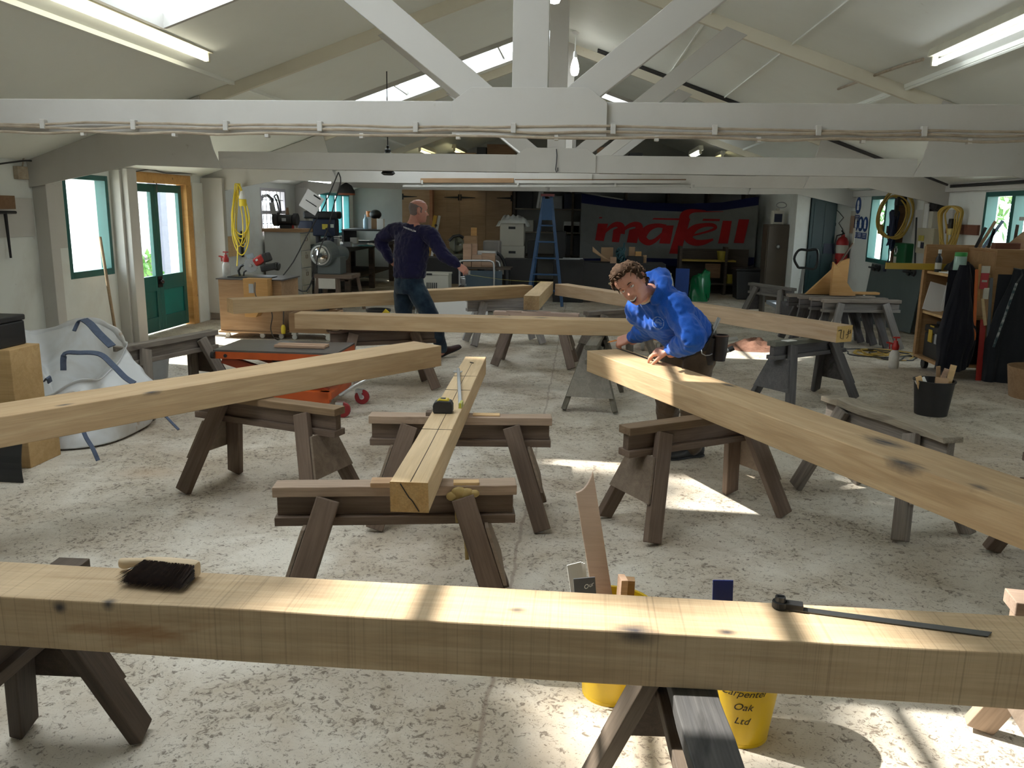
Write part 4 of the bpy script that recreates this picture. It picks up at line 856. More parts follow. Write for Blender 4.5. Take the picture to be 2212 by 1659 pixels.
# orange scissor lift table ------------------------------------------------------
t = thing('lift_table', 'orange hydraulic scissor lift table on red wheels, behind the blue-stained oak beam', 'lift table', (-2.36,6.32,0))
M_TOPST = K('worn_steel_top', (.12,.115,.115), .35, .5, .5, 4, dcol=(.05,.035,.03))
obj('platform', G().box((0,.07,.492), (.98,.54,.016)), M_TOPST, t, .003); obj('platform_rim', G().b2((-.49,-.20,.43),(.49,-.185,.486)).b2((-.49,.325,.43),(.49,.34,.486)).b2((-.49,-.185,.43),(-.475,.325,.486)).b2((.475,-.185,.43),(.49,.325,.486)), M_ORG, t, .002)
obj('bumper', G().cyl((-.50,-.205,.458),(-.47,-.205,.458),.028).cyl((-.39,-.206,.455),(-.39,-.196,.455),.014), M_BLACK, t)
for yy in (-.13, .27):
    obj('scissor_arm', G().bar((-.44,yy,.42),(.40,yy,.17),.05,.07), M_ORGD, t, .003); obj('scissor_arm', G().bar((.40,yy+.03,.42),(-.42,yy+.03,.17),.03,.07), M_ORGD, t, .003)
obj('base_frame', G().b2((-.48,-.24,.11),(.44,-.18,.20)).b2((-.48,.26,.11),(.44,.32,.20)).b2((-.48,-.18,.11),(-.40,.26,.16)).b2((.36,-.24,.14),(.46,.32,.20)), M_ORG, t, .004)
obj('hydraulic_ram', G().cyl((.3,.05,.17),(-.1,.05,.40),.028).cyl((.3,.05,.17),(.12,.05,.27),.04), M_DKST, t, smooth=True)
for xx, yy in ((.52,-.22),(.55,.24),(-.4,-.2),(-.4,.28)):
    w_ = obj('castor', G().b2((xx-.03,yy-.03,.10),(xx+.03,yy+.03,.125)).bar((xx,yy-.022,.11),(xx+.02,yy-.022,.055),.03,.004,(0,1,0)).bar((xx,yy+.022,.11),(xx+.02,yy+.022,.055),.03,.004,(0,1,0)), M_STEEL, t)
    obj('tyre', G().lathe([(.046,-.016),(.06,-.014),(.062,0),(.06,.014),(.046,.016)], (xx+.02,yy,.062), 22, MX.Rotation(PI/2,3,'X')), K('red_polyurethane', (.28,.02,.025), .4), w_, smooth=True); obj('wheel_hub', G().lathe([(0,-.014),(.012,-.018),(.046,-.010),(.046,.010),(.012,.018),(0,.014)], (xx+.02,yy,.062), 22, MX.Rotation(PI/2,3,'X')), M_WP, w_, smooth=True)
g = G(); g.tube([(.50,-.16,.16),(.62,-.14,.24),(.80,-.06,.33),(.80,.16,.33),(.62,.24,.24),(.50,.26,.16)], .013, 10); obj('push_handle', g, M_ALU, t, smooth=True); obj('grip', G().cyl((.795,-.07,.328),(.82,-.055,.342),.018).cyl((.80,.03,.33),(.80,.09,.33),.017), M_BLACK, t)
for i, yy in enumerate((.02, .10)):
    o = bar('timber_batten', (-.10,0,0), (.31,0,0), .05, .022, M_PINK); o.location = (-2.36+.14, 6.32+yy-.02, .512+.0); o.rotation_euler = (0,0,.02*i); tag(o, ['front one of two planed battens on the lift table', 'rear one of two planed battens on the lift table'][i], 'batten', None)
# plywood cart with chain mortiser -------------------------------------------------
t = thing('plywood_cart', 'brown plywood box cart on castors with sun on its front, by the left wall post', 'cart', (-4.02,10.05,0))
obj('box', G().b2((-.40,-.30,.09),(.39,.30,.72)), M_PLYB, t, .003); obj('base_board', G().b2((-.42,-.32,.07),(.41,.32,.09)), M_PLYB, t)
obj('top_board', G().b2((-.42,-.32,.72),(.41,.32,.735)), M_TOPST, t)
for xx in (-.34,.10,.34): c_ = obj('castor', G().cyl((xx,-.24,.03),(xx,-.215,.03),.03).b2((xx-.03,-.26,.055),(xx+.03,-.2,.072)), M_WP, t)
hp = [(-.02,.30),(.28,.30),(.28,.10),(.12,-.16),(-.02,-.16)]
obj('tool_holster', G().prism([(x+.0,z+.45) for x, z in hp], (0,-.30,0), (1,0,0), (0,0,1), .16), M_PLYO, t, .003); obj('holster_plate', G().b2((.05,-.466,.58),(.11,-.46,.69)), M_GREYP, t)
t = thing('chain_mortiser', 'red and black power saw with toothed blade standing on the plywood cart', 'power saw', (-4.02,10.0,.735))
c0 = lambda x, y: at(x, y, 'Y', 9.88) - V((-4.02,10.0,.735))
obj('motor_housing', G().bar(c0(552,568), c0(573,555), .13, .10, (0,0,1)), M_RED, t, .02); obj('motor_cap', G().bar(c0(570,558), c0(583,553), .13, .11), M_BLACK, t, .02); obj('rating_plate', G().box(c0(559,561)+V((0,-.068,0)), (.03,.003,.022), MX.Rotation(-.5,3,'Y')), M_PAPER, t)
obj('second_motor', G().bar(c0(566,580), c0(600,574), .13, .085).cyl(c0(592,574), c0(604,577), .05), M_BLACK, t, .015)
nt_ = 22; ct = c0(543,573)+V((0,-.02,0)); pts = [(r_*math.cos(2*PI*i/(nt_*2)), r_*math.sin(2*PI*i/(nt_*2))) for i in range(nt_*2) for r_ in [(.095 if i % 2 else .08)]]
obj('saw_blade', G().prism(pts, ct, (1,0,0), (0,0,1), .004), M_GREYP, t); obj('guard_plate', G().box(c0(541,557)+V((0,.0,.02)), (.09,.01,.055), MX.Rotation(-.35,3,'Y')), K('blue_grey_plate', (.36,.42,.47), .35, .3), t); obj('arbor', G().cyl(ct+V((0,-.02,0)), ct+V((0,.06,0)), .02), M_STEEL, t)
g = G(); g.tube([c0(518,596)+V((0,0,.0)), c0(515,585), c0(520,575), c0(532,570), c0(540,572)], .016, 8); g.tube([c0(526,596), c0(527,588), c0(533,583), c0(540,582)], .011, 8); obj('loop_handle', g, M_BLACK, t, smooth=True); obj('sole_plate', G().b2((-.33,-.14,.0),(.22,.08,.012)), M_DKST, t)
def sprayer(label, loc, s=1.0, rot=0):
    t = thing('spray_bottle', label, 'sprayer', loc, rot)
    obj('bottle', G().lathe([(.04*s,0),(.046*s,.01*s),(.047*s,.12*s),(.04*s,.15*s),(.026*s,.17*s),(.024*s,.18*s)], (0,0,0), 20), K('dirty_white_plastic', (.6,.57,.52), .45, 0, .5, 14), t, smooth=True)
    h_ = obj('pump_head', G().lathe([(.03*s,.175*s),(.034*s,.19*s),(.034*s,.215*s),(.022*s,.235*s),(.018*s,.26*s)], (0,0,0), 18), M_RED, t, smooth=True)
    obj('plunger', G().cyl((0,0,.255*s),(0,0,.285*s),.007*s).bar((-.03*s,0,.29*s),(.03*s,0,.29*s),.018*s,.014*s), M_RED, h_); obj('trigger', G().bar((-.01*s,0,.225*s),(-.07*s,0,.24*s),.016*s,.018*s).bar((-.055*s,0,.235*s),(-.05*s,0,.18*s),.014*s,.01*s).cyl((-.07*s,0,.24*s),(-.085*s,0,.24*s),.008*s), M_RED, h_)
    return t
p = at(490,598,'Y',9.95); sprayer('red-topped dirty white spray bottle on the plywood cart by the wall post', (p.x, p.y, .735), 1.05)
o = one('hand_plane_board', 'pale board hanging on the left wall behind the yellow cable', 'board', G().b2((0,-.2,0),(.015,.2,.30)), M_PINE, (-5.29,12.25,.85)); 
one('bar_cross', 'black metal cross-shaped clamp hanging on the left wall', 'clamp', G().b2((0,-.03,-.2),(.02,.03,.2)).b2((0,-.11,.02),(.02,.11,.10)), M_BLACK, (-5.275,12.55,1.02))
# low scrap trolley
t = thing('scrap_trolley', 'low wooden box trolley on castors full of offcuts, beside the plywood cart', 'trolley', (-3.28,9.98,0))
obj('box', G().b2((-.27,-.24,.09),(.27,-.22,.33)).b2((-.27,.22,.09),(.27,.24,.33)).b2((-.27,-.22,.09),(-.25,.22,.33)).b2((.25,-.22,.09),(.27,.22,.33)).b2((-.25,-.22,.09),(.25,.22,.11)), M_PLYB, t, .003)
for xx in (-.22,.2): obj('castor', G().cyl((xx,-.2,.032),(xx,-.17,.032),.032).b2((xx-.03,-.22,.06),(xx+.03,-.15,.09)), M_WP, t)
for i in range(5): 
    o = bar('wood_offcut', (0,0,0), (.2+.03*i,.05*(-1)**i,.06), .05, .03, [M_BLK2, M_PLYB, M_PINK, M_DKST, M_BRN][i]); o.location = (-3.45+.07*i, 9.9+.03*(i % 3), .28+.02*i); tag(o, ['sooty offcut at the left end of the box trolley', 'plywood offcut sticking up from the box trolley', 'pink offcut lying in the box trolley', 'dark steel piece in the box trolley', 'brown offcut at the right end of the box trolley'][i], 'offcut')
t = thing('cable_plug', 'yellow site plug hanging between the plywood cart and the box trolley', 'plug', at(612,712,'Y',9.72)); obj('plug_body', G().lathe([(.022,-.05),(.026,-.04),(.028,.02),(.02,.05),(.01,.06)], (0,0,0), 14), M_YEL, t, smooth=True); obj('lead', G().tube([(0,0,.05),(.01,.0,.16),(.0,.05,.30)], .006, 6), M_BLACK, t)
def cable(label, pts, r, mat, name='cable', cat='cable', k=6):
    o = obj(name, G().tube([q[:3] for q in cr([tuple(p) for p in pts], k)], r, 6), mat, None, smooth=True); return tag(o, label, cat)
cable('black flex looping down the front of the plywood cart', [at(551,610,'Y',9.55), at(553,640,'Y',9.5), at(575,652,'Y',9.5), at(588,680,'Y',9.5), at(585,712,'Y',9.45), F(600,735)+V((0,0,.006)), F(640,728)+V((0,0,.006))], .006, M_BLACK)
# filing cabinet -------------------------------------------------------------
t = thing('filing_cabinet', 'pale grey four-drawer filing cabinet against the left wall', 'filing cabinet', (-4.94,13.65,0)); M_FIL = K('pale_grey_enamel', (.50,.51,.50), .4, 0, .2, 3); M_FIL2 = K('beige_enamel', (.47,.45,.38), .4)
obj('carcass', G().b2((-.31,-.24,0),(.30,.24,1.19)), M_FIL, t, .006)
for i in range(4):
    z0 = .03+.288*i; d_ = obj('drawer', G().b2((.30,-.225,z0),(.318,.225,z0+.275)), M_FIL2, t, .004); obj('label_holder', G().b2((.318,-.05,z0+.15),(.324,.05,z0+.155)).b2((.318,-.05,z0+.205),(.324,.05,z0+.21)).b2((.318,-.05,z0+.15),(.324,-.045,z0+.21)).b2((.318,.045,z0+.15),(.324,.05,z0+.21)), M_BRN, d_); obj('drawer_handle', G().b2((.318,-.05,z0+.235),(.335,.05,z0+.25)), M_FIL2, d_)
one('brown_board', 'brown board lying on top of the filing cabinet under the bench grinder', 'board', G().b2((-.34,-.27,0),(.34,.27,.055)), M_PLYB, (-4.93,13.65,1.19), bevel=.003)
t = thing('bench_grinder', 'black bench grinder standing on the filing cabinet in front of the barred window', 'bench grinder', (-4.93,13.58,1.245))
obj('motor', G().cyl((-.11,0,.14),(.12,0,.14),.085,None,20), M_BLACK, t, smooth=True); obj('pedestal', G().b2((-.09,-.07,0),(.1,.07,.06)), M_BLACK, t, .01); obj('wheel_guard', G().cyl((-.20,0,.15),(-.13,0,.15),.115,None,22), M_BLK2, t, smooth=True); obj('wheel_guard', G().cyl((.14,0,.15),(.20,0,.15),.10,None,22), M_BLK2, t, smooth=True); obj('eye_shield', G().bar((-.17,-.07,.22),(-.19,-.12,.42),.09,.01,(0,1,0)), M_GREYP, t, .004); obj('rating_plate', G().b2((-.04,-.088,.12),(.03,-.084,.17)), M_GREYP, t)
g = G(); g.tube([V(p) for p in [tuple(at(x, y, 'Y', 13.85)) for x, y in ((592,472),(590,445),(587,430),(578,422),(568,424),(563,432))]], .028, 10); tag(obj('dust_hose', g, M_BLACK, None, smooth=True), 'thick black dust hose arching up behind the bench grinder', 'hose')
g = G(); g.tube([V(p) for p in cr([tuple(at(x, y, 'Y', 13.9)) for x, y in ((604,472),(602,450),(598,436),(593,424),(599,422),(604,440),(607,460))], 4)], .014, 7); tag(obj('belt_loop', g, M_BLK2, None, smooth=True), 'dark looped belt hanging by the barred window', 'belt')
for i, (x, y, h, mt, nm) in enumerate(((628,495,.20,M_RED,'red plastic cone standing at the right end of the filing cabinet'),(622,492,.34,M_BRN,'tall brown bottle on the filing cabinet beside the red cone'))):
    p = at(x, y, 'Y', 13.62); tag(obj('funnel' if i == 0 else 'bottle', G().lathe([(.06-.01*i,0),(.05,.08),(.03,h*.7),(.018,h)], (p.x, p.y, 1.245), 14), mt, None, smooth=True), nm, 'funnel' if i == 0 else 'bottle')
# pillar drill -----------------------------------------------------------------
t = thing('pillar_drill', 'dark blue pillar drill by the left wall with a paper sign on it', 'drill press', (-4.62,14.6,0)); M_DRB = K('dark_blue_enamel', (.012,.02,.045), .4)
obj('column', G().cyl((-.1,0,.03),(-.1,0,1.3),.045,None,16), M_DKST, t, smooth=True); obj('base', G().b2((-.25,-.2,0),(.25,.2,.05)), M_DRB, t, .01); obj('drill_table', G().b2((-.05,-.17,.78),(.32,.17,.82)).cyl((.1,0,.6),(.1,0,.78),.04), M_DKST, t, .006)
hd = obj('head', G().b2((-.42,-.14,1.16),(-.14,.14,1.36)).b2((-.16,-.13,1.10),(.25,.13,1.40)).cyl((.12,0,.98),(.12,0,1.10),.065), M_DRB, t, .02); obj('belt_cover', G().b2((-.32,-.15,1.40),(.30,.15,1.53)), M_BLACK, t, .03); obj('chuck', G().lathe([(.012,.84),(.032,.90),(.036,.97),(.02,.98)], (.12,0,0), 16), M_DKST, hd, smooth=True)
for a in (0, 2.1, 4.2): obj('feed_lever', G().cyl((.2,-.15,1.08),(.2+.17*math.cos(a),-.2,1.08+.17*math.sin(a)),.008).sph((.2+.17*math.cos(a),-.2,1.08+.17*math.sin(a)),.02), M_BLACK, hd)
obj('warning_label', G().b2((.02,-.137,1.22),(.12,-.132,1.31)), K('yellow_label', (.45,.38,.04), .5), hd); obj('drill_label', G().b2((.17,-.137,1.25),(.23,-.132,1.31)), K('pale_green_label', (.45,.5,.42), .5), hd)
p = at(672,437,'Y',14.2); t = thing('paper_sign', 'white sheet hung askew on the pillar drill', 'sign', p, MX.Rotation(.55,3,'Y')); obj('sheet', G().b2((-.16,-.003,-.16),(.17,.003,.17)), M_PAPER, t); obj('print_line', G().b2((-.02,-.006,.12),(.12,-.003,.145)).b2((-.1,-.006,-.02),(.12,-.003,-.005)), M_BLACK, t)
def cp(x, y, Y): return at(x, y, 'Y', Y)
cable('black cable hanging from the roof tie down past the filing cabinet', [cp(731,372,11.2), cp(700,445,11.3), cp(668,500,11.4), cp(634,565,11.5), cp(607,605,11.6), cp(630,618,11.65), cp(662,629,11.7), cp(680,585,11.6), cp(690,540,11.5), cp(706,500,11.4), cp(725,430,11.3), cp(736,392,11.2), cp(731,372,11.2)], .009, M_BLK2, k=3)
# disc sander ----------------------------------------------------------------------
c = at(693,551,'Y',12.55); t = thing('disc_sander', 'grey machine with a shiny chrome disc on a wooden stand', 'disc sander', (c.x+.08, 12.75, 0)); M_MG = K('machine_green_grey', (.10,.115,.11), .45)
obj('disc', G().lathe([(.0,-.03),(.05,-.035),(.09,-.02),(.115,-.015),(.13,-.03),(.155,-.03),(.16,-.01),(.16,.01),(0,.012)], (-.08,-.2,c.z), 30, MX.Rotation(-PI/2,3,'X')), K('chrome', (.6,.62,.64), .12, 1.0, .1), t, smooth=True); obj('hub_cap', G().lathe([(0,-.05),(.03,-.05),(.034,-.03)], (-.08,-.2,c.z), 18, MX.Rotation(-PI/2,3,'X')), M_DKST, t, smooth=True)
obj('casing', G().cyl((-.08,-.19,c.z),(-.02,.05,c.z+.03),.19,None,24).b2((-.17,-.12,.58),(.2,.2,c.z-.03)), M_MG, t, .01); obj('motor', G().cyl((.02,.05,c.z),(.12,.32,c.z),.12,None,18), M_MG, t, smooth=True)
st = obj('stand_top', G().b2((-.20,-.20,.52),(.40,.30,.58)), M_TRB, t, .003); obj('apron', G().b2((-.19,-.195,.36),(.15,-.185,.52)), K('dusty_white_board', (.55,.52,.46), .6), st)
for xx, yy in ((-.16,-.17),(.16,-.17),(-.16,.26),(.36,.26)): bar('leg', (xx,yy,.53), (xx*1.25,yy*1.15,0.0), .07, .05, M_TRB, t)
# workbench under the far left windows ----------------------------------------------
t = thing('workbench', 'dark cluttered workbench along the far left windows', 'workbench', (-4.65,16.6,0))
obj('bench_top', G().b2((-.60,-1.9,.82),(.45,1.9,.89)), M_BLK2, t, .004)
for xx in (-.5,.38):
    for yy in (-1.75,0,1.75): obj('leg', G().b2((xx-.05,yy-.05,0),(xx+.05,yy+.05,.82)), M_TRD, t)
obj('shelf', G().b2((-.55,-1.8,.28),(.40,1.8,.31)), M_TRD, t)
rnd = random.Random(5); bl = []
items = [('tin','blue tin on the workbench by the drill',M_BLK2),('tin','pale grey tin in the middle of the workbench',M_GREYP),('plastic_bottle','white plastic bottle on the workbench near its front edge',M_WP),('box','small grey box on the workbench in front of the bottles',M_GREYP),('vice','dark steel vice on the near end of the workbench',M_DKST),('plastic_bottle','clear blue bottle far back on the workbench',K('pale_blue_plastic', (.35,.5,.62), .2)),('box','white box on the window end of the workbench',M_WP),('tin','orange tin on top of the far shelf by the navy man',K('orange_lid', (.55,.17,.02), .4)),('cap','black helmet-like cap on the far end of the bench',M_BLACK),('box','tall white carton standing on the far shelf',M_PAPER),('rag','crumpled teal rag on the workbench',K('teal_rag', (.05,.16,.18), .9)),('rag','crumpled white cloth on the workbench near the navy man',K('white_rag', (.6,.62,.62), .9))]
spots = [(711,524,15.2,.16),(722,530,15.3,.14),(728,520,15.4,.20),(751,524,15.2,.09),(703,512,15.6,.14),(790,480,17.6,.30),(765,505,16.6,.12),(797,468,17.9,.12),(811,460,17.8,.13),(822,462,17.4,.22),(790,520,15.6,.06),(805,517,15.9,.08)]
for (nm, lb, mt), (x, y, Y, h) in zip(items, spots):
    p = at(x, y, 'Y', Y); z0 = .89 if y > 500 else p.z-h/2
    if y <= 480 and Y > 17: z0 = 1.162 + (.25 if nm in ('tin','cap') else 0)
    elif y <= 500: z0 = .89
    r_ = .05; g = G()
    if nm == 'tin': g.lathe([(r_*1.2,0),(r_*1.2,h*.9),(r_*1.25,h*.92),(r_*1.25,h),(0,h)], (0,0,0), 18)
    elif nm == 'plastic_bottle': g.lathe([(r_,0),(r_*1.05,.01),(r_*1.05,h*.65),(r_*.4,h*.82),(r_*.4,h)], (0,0,0), 16)
    elif nm == 'box': g.b2((-.07,-.06,0),(.07,.06,h)).b2((-.072,-.062,h*.85),(.072,.062,h))
    elif nm == 'vice': g.b2((-.07,-.12,0),(.07,.1,.05)).b2((-.07,-.05,.05),(.07,.0,h)).b2((-.07,-.16,.05),(.07,-.10,h)).cyl((0,-.25,.08),(0,-.1,.08),.015).cyl((-.1,-.25,.08),(.1,-.25,.08),.008)
    elif nm == 'cap': g.sph((0,0,h*.4), (.13,.15,h*.8), 16)
    else:
        g.grid(lambda u, v_: V(((u-.5)*.3, (v_-.5)*.24, h*(.25+.9*abs(MN.noise((u*5+x, v_*5, 1))))*math.sin(PI*u)**.5*math.sin(PI*v_)**.5)), 16, 14)
    o = obj(nm, g, mt, None, .003 if nm in ('box','vice') else 0, smooth=nm not in ('box','vice')); o.location = (p.x, p.y, z0); tag(o, lb, nm.replace('_',' '))
for i, (x, y, Y) in enumerate(((797,480,17.9),(811,480,17.8))): p = at(x, y, 'Y', Y); one('carton', ['grey carton under the orange tin on the far shelf', 'brown carton under the black cap on the far shelf'][i], 'carton', G().b2((-.07,-.08,0),(.07,.08,.249)), [M_GREYP, M_CARD][i], (p.x, p.y, 1.162))
t = thing('wall_shelf', 'small shelf board under the window end holding cartons', 'shelf', (-4.55,17.7,1.0)); obj('board', G().b2((-.5,-.55,.13),(.35,.55,.16)), M_BLK2, t); obj('bracket', G().b2((-.5,-.5,-.11),(-.46,.5,.13)), M_BLK2, t)
p = at(748,412,'Y',14.9); t = thing('hanging_lamp', 'round dark inspection lamp with orange rim hanging by the far left window', 'lamp', p); obj('lamp_shade', G().lathe([(.02,.14),(.10,.09),(.15,-.01),(.15,-.05),(.135,-.05),(.09,.06)], (0,0,0), 22), M_BLK2, t, smooth=True); obj('rim', G().lathe([(.135,-.06),(.155,-.075),(.155,-.045),(.135,-.045)], (0,0,0), 22, None, False), K('orange_rim', (.35,.09,.03), .4), t, smooth=True); obj('flex', G().cyl((0,0,.13),(0,0,.36),.006), M_BLACK, t)
# yellow cable coils ---------------------------------------------------------------
def coil(label, c, ax, rx, rzz, loops, tail, mat, r=.011, seed=1, drop=.55, name='extension_cable', plug=None, squash=.3):
    t = thing(name, label, 'cable', c); R_ = random.Random(seed); ax = V(ax); g = G(); n_ = ax.cross(V((0,0,1))); pts = []
    for L in range(loops):
        kx = rx*(1+.35*R_.uniform(-1,1)); kz = rzz*(1+.25*R_.uniform(-1,1)); ox = rx*.2*R_.uniform(-1,1)
        for i in range(12):
            a = 2*PI*i/12+PI/2; s_ = math.sin(a); w_ = kx*(squash + (1-squash)*min(1, (1-s_)/1.4)) ; pts.append(ax*(ox+w_*math.cos(a)) + V((0,0,-kz+kz*s_)) + n_*(.012*L-.02+.01*R_.uniform(-1,1)))
    q = cr([tuple(p) for p in pts], 3); g.tube([V(p) for p in q], r, 6); obj('coil', g, mat, t, smooth=True)
    if tail: obj('tail', G().tube([V(p) for p in cr([tuple(V(p)-V(c)) for p in tail], 5)], r, 6), mat, t, smooth=True)
    if plug:
        pc_ = V(plug[0])-V(c); obj('plug', G().lathe([(.03,-.08),(.042,-.06),(.045,.03),(.03,.09),(.015,.11)], pc_, 14), plug[1], t, smooth=True); obj('plug_cap', G().lathe([(.046,-.09),(.05,-.085),(.05,.0),(.044,.005)], pc_+V((0,0,-.005)), 14), plug[2], t, smooth=True)
    return t
coil('tangled yellow extension cable hanging on the left roof post', at(515,397,'Y',11.28), (1,0,0), .12, .40, 6, [at(508,460,'Y',11.25), at(505,500,'Y',11.22), at(513,530,'Y',11.2), at(512,575,'Y',11.15)], M_YEL, .0085, 3, plug=(at(524,430,'Y',11.15), M_WP, M_YEL))
# ================================================================ back of the shop
M_DKW = wood('dark_shelf_wood', (.06,.045,.035), (.10,.08,.06), .4); M_CUP = wood('cupboard_pine', (.30,.19,.105), (.38,.25,.15), .25); M_CUPR = wood('reddish_door_edge', (.32,.14,.07), (.4,.2,.11), .3)
M_IRON = K('black_iron', (.012,.012,.012), .5, .3); M_ARCH = K('cream_archive_card', (.50,.48,.41), .8, 0, .15, 3)
def cupboard(label, x0, x1, nd, hinge):
    t = thing('cupboard', label, 'cupboard', ((x0+x1)/2, 18.45, 0)); w_ = x1-x0
    obj('carcass', G().b2((-w_/2,.02,0),(w_/2,.5,2.22)), M_CUP, t, .003)
    for i in range(nd):
        a = -w_/2+w_*i/nd+.004; b2 = -w_/2+w_*(i+1)/nd-.004
        d_ = obj('door', G().b2((a,0,.03),(b2,.022,2.2)).b2((a+(b2-a)*.5-.003,-.002,.03),(a+(b2-a)*.5+.003,.002,2.2)), M_CUP, t, .003)
        left = hinge[i] == 'L'
        for z in (.55, 1.86):
            xs, xe = (a+.02, a+.34) if left else (b2-.02, b2-.34)
            obj('strap_hinge', G().prism([(xs,-.022),(xe,-.006),(xe,.006),(xs,.022)] if left else [(xe,-.006),(xs,-.022),(xs,.022),(xe,.006)], (0,-.004,z), (1,0,0), (0,0,1), .008).box((xs,-.006,z),(.03,.012,.13)), M_IRON, d_)
    return t
xa = at(868,430,'Y',18.45).x; xb = at(930,430,'Y',18.45).x; xc = at(937,430,'Y',18.45).x; xd = at(1107,430,'Y',18.45).x
cupboard('narrow pine cupboard with strap hinges behind the bald man', xa, xb, 1, 'L'); cupboard('wide pine cupboard with strap hinges at the back, right of the bald man', xc, xd, 3, 'RLR')
one('door_edge_board', 'reddish vertical board standing between the two pine cupboards', 'board', G().b2((xb+.004,18.3,0),(xc-.004,18.5,2.15)), M_CUPR)
# chop saw on its bench, level, blocks, crate
t = thing('saw_bench', 'dark bench carrying the chop saw in front of the pine cupboards', 'bench', (-2.3,14.9,0)); obj('bench_top', G().b2((-.55,-.3,.70),(.55,.3,.75)), M_BLK2, t)
for xx in (-.5,.5):
    for yy in (-.25,.25): obj('leg', G().b2((xx-.03,yy-.03,0),(xx+.03,yy+.03,.70)), M_BLACK, t)
obj('black_panel', G().b2((-.5,-.28,.3),(.5,-.26,.70)), M_BLACK, t)
t = thing('chop_saw', 'grey-green sliding chop saw on the dark bench by the bald man', 'chop saw', (-2.28,14.85,.75)); M_OLV = K('olive_grey_casting', (.16,.16,.11), .5, .2)
q = lambda x, y, Y=14.8: at(x, y, 'Y', Y) - V((-2.28,14.85,.75))
obj('base', G().cyl((0,0,.0),(0,0,.05),.19,None,24).b2((-.3,-.02,.02),(.3,.10,.07)), M_OLV, t, .004); obj('fence', G().b2((-.3,.08,.07),(-.05,.1,.15)).b2((.06,.08,.07),(.3,.1,.15)), M_OLV, t)
obj('saw_head', G().bar((-.02,.1,.10),(.08,-.05,.33),.10,.12).cyl((.03,-.06,.24),(.03,-.005,.24),.14,None,24), M_OLV, t, .02); obj('motor', G().cyl((.07,.0,.24),(.27,.02,.20),.065,None,16).cyl((.27,.02,.2),(.33,.02,.19),.05), M_GREYP, t, smooth=True); obj('handle', G().tube([(-.10,-.12,.30),(-.02,-.12,.38),(.08,-.10,.40),(.14,-.05,.36)], .026, 9), M_BLACK, t, smooth=True); obj('saw_blade', G().cyl((.0,-.03,.22),(.004,-.03,.22),.13,None,30), M_STEEL, t)
a, b2 = at(926,512,'Y',16.2), at(943,466,'Y',16.4); t = thing('spirit_level', 'yellow and silver spirit level leaning by the cupboard behind the bald man', 'spirit level', a); d = b2-a
obj('silver_face', G().bar(V((.06,0,-.5))-d*.3, d+V((.06,0,0)), .03, .05, (-1,0,0)), M_ALU, t, .003); obj('yellow_face', G().bar(V((-.02,0,-.5))-d*.3, d+V((-.02,0,0)), .03, .07, (-1,0,0)), K('yellow_level_paint', (.5,.3,.03), .4), t, .003); obj('vial', G().cyl(d*.55+V((.06,-.03,0)), d*.55+V((.06,-.01,0)), .025), M_BLACK, t)
blk = [('big pink wood block standing tallest on the chrome trolley',1000,577,1018,527,14.0,.13,M_PINK),('pink wood block behind, joined beside the tallest block',1018,577,1030,527,14.12,.10,M_PINK),('small pink block stepping down right of the tallest block',1019,577,1040,551,13.98,.12,M_PINK),('square pink block at the right end of the chrome trolley',1040,577,1069,548,14.0,.14,M_PINK),('tan board stub standing up behind the wood blocks',1017,530,1030,492,14.5,.04,M_PLYO),('brown block lying behind the tallest pink block',1002,530,1030,510,14.4,.14,M_PLYB)]
def pix_box(name, label, cat, x0, y0, x1, y1, Y, dep, m, zmin=None, group=None, bev=.003):
    a, b2 = at(x0, y0, 'Y', Y), at(x1, y1, 'Y', Y); z0 = a.z if zmin is None else zmin; w_ = b2.x-a.x; h_ = b2.z-z0
    o = obj(name, G().box((0,dep/2,h_/2), (w_,dep,h_)), m, None, bev); o.location = ((a.x+b2.x)/2, Y, z0); return tag(o, label, cat, group)
tz = at(1030,577,'Y',14.0).z
for lb, x0, y0, x1, y1, Y, dp, m_ in blk: pix_box('wood_block', lb, 'wood block', x0, y0, x1, y1, Y, dp, m_, tz if y0 == 577 else 0)
pix_box('white_box', 'flat white box behind the square pink block', 'box', 1030,552,1070,543,14.25,.2,M_WP)
# chrome trolley
t = thing('hand_trolley', 'trolley with bent chrome rails and a blue-grey panel, wood blocks on it', 'trolley', (-1.62,14.05,0)); tw = lambda x, y, Y: at(x, y, 'Y', Y) - V((-1.62,14.05,0))
obj('deck', G().b2((-.45,-.15,tz-.03),(.42,.32,tz-.002)), M_DKW, t); obj('side_panel', G().b2((-.36,-.17,.1),(.28,-.155,tz-.05)), K('slate_blue_panel', (.055,.085,.11), .5), t)
for Y0, sh in ((13.86,0),(14.3,12)):
    pts = cr([tuple(tw(x+sh, y, Y0)) for x, y in ((993,625),(993,570),(998,564),(1010,563),(1050,563),(1062,565),(1067,575),(1067,625))], 4); obj('chrome_rail', G().tube([V(p) for p in pts], .018, 9), M_ALU, t, smooth=True)
for xx in (-.4,.36):
    for yy in (-.1,.28): obj('leg', G().b2((xx-.02,yy-.02,.09),(xx+.02,yy+.02,tz-.03)), M_DKST, t); obj('castor', G().cyl((xx,yy-.015,.045),(xx,yy+.015,.045),.045,None,16), M_BLACK, t)
pz = at(1001,604,'Y',13.4); o = obj('clamp_head', G().b2((-.035,-.02,-.07),(.035,.02,.02)).b2((-.05,-.015,.02),(.03,.015,.05)).cyl((0,0,.05),(0,0,.1),.012).b2((-.05,-.01,-.1),(.05,.01,-.07)), M_STEEL, None, .004); o.location = pz; tag(o, 'small silver clamp hanging at the left end of the chrome trolley', 'clamp')
t = thing('plastic_crate', 'cream plastic crate with slotted side, right of the bald man', 'crate', (-2.33,13.0,.32)); g = G(); wq, dq, hq = .24, .16, .30
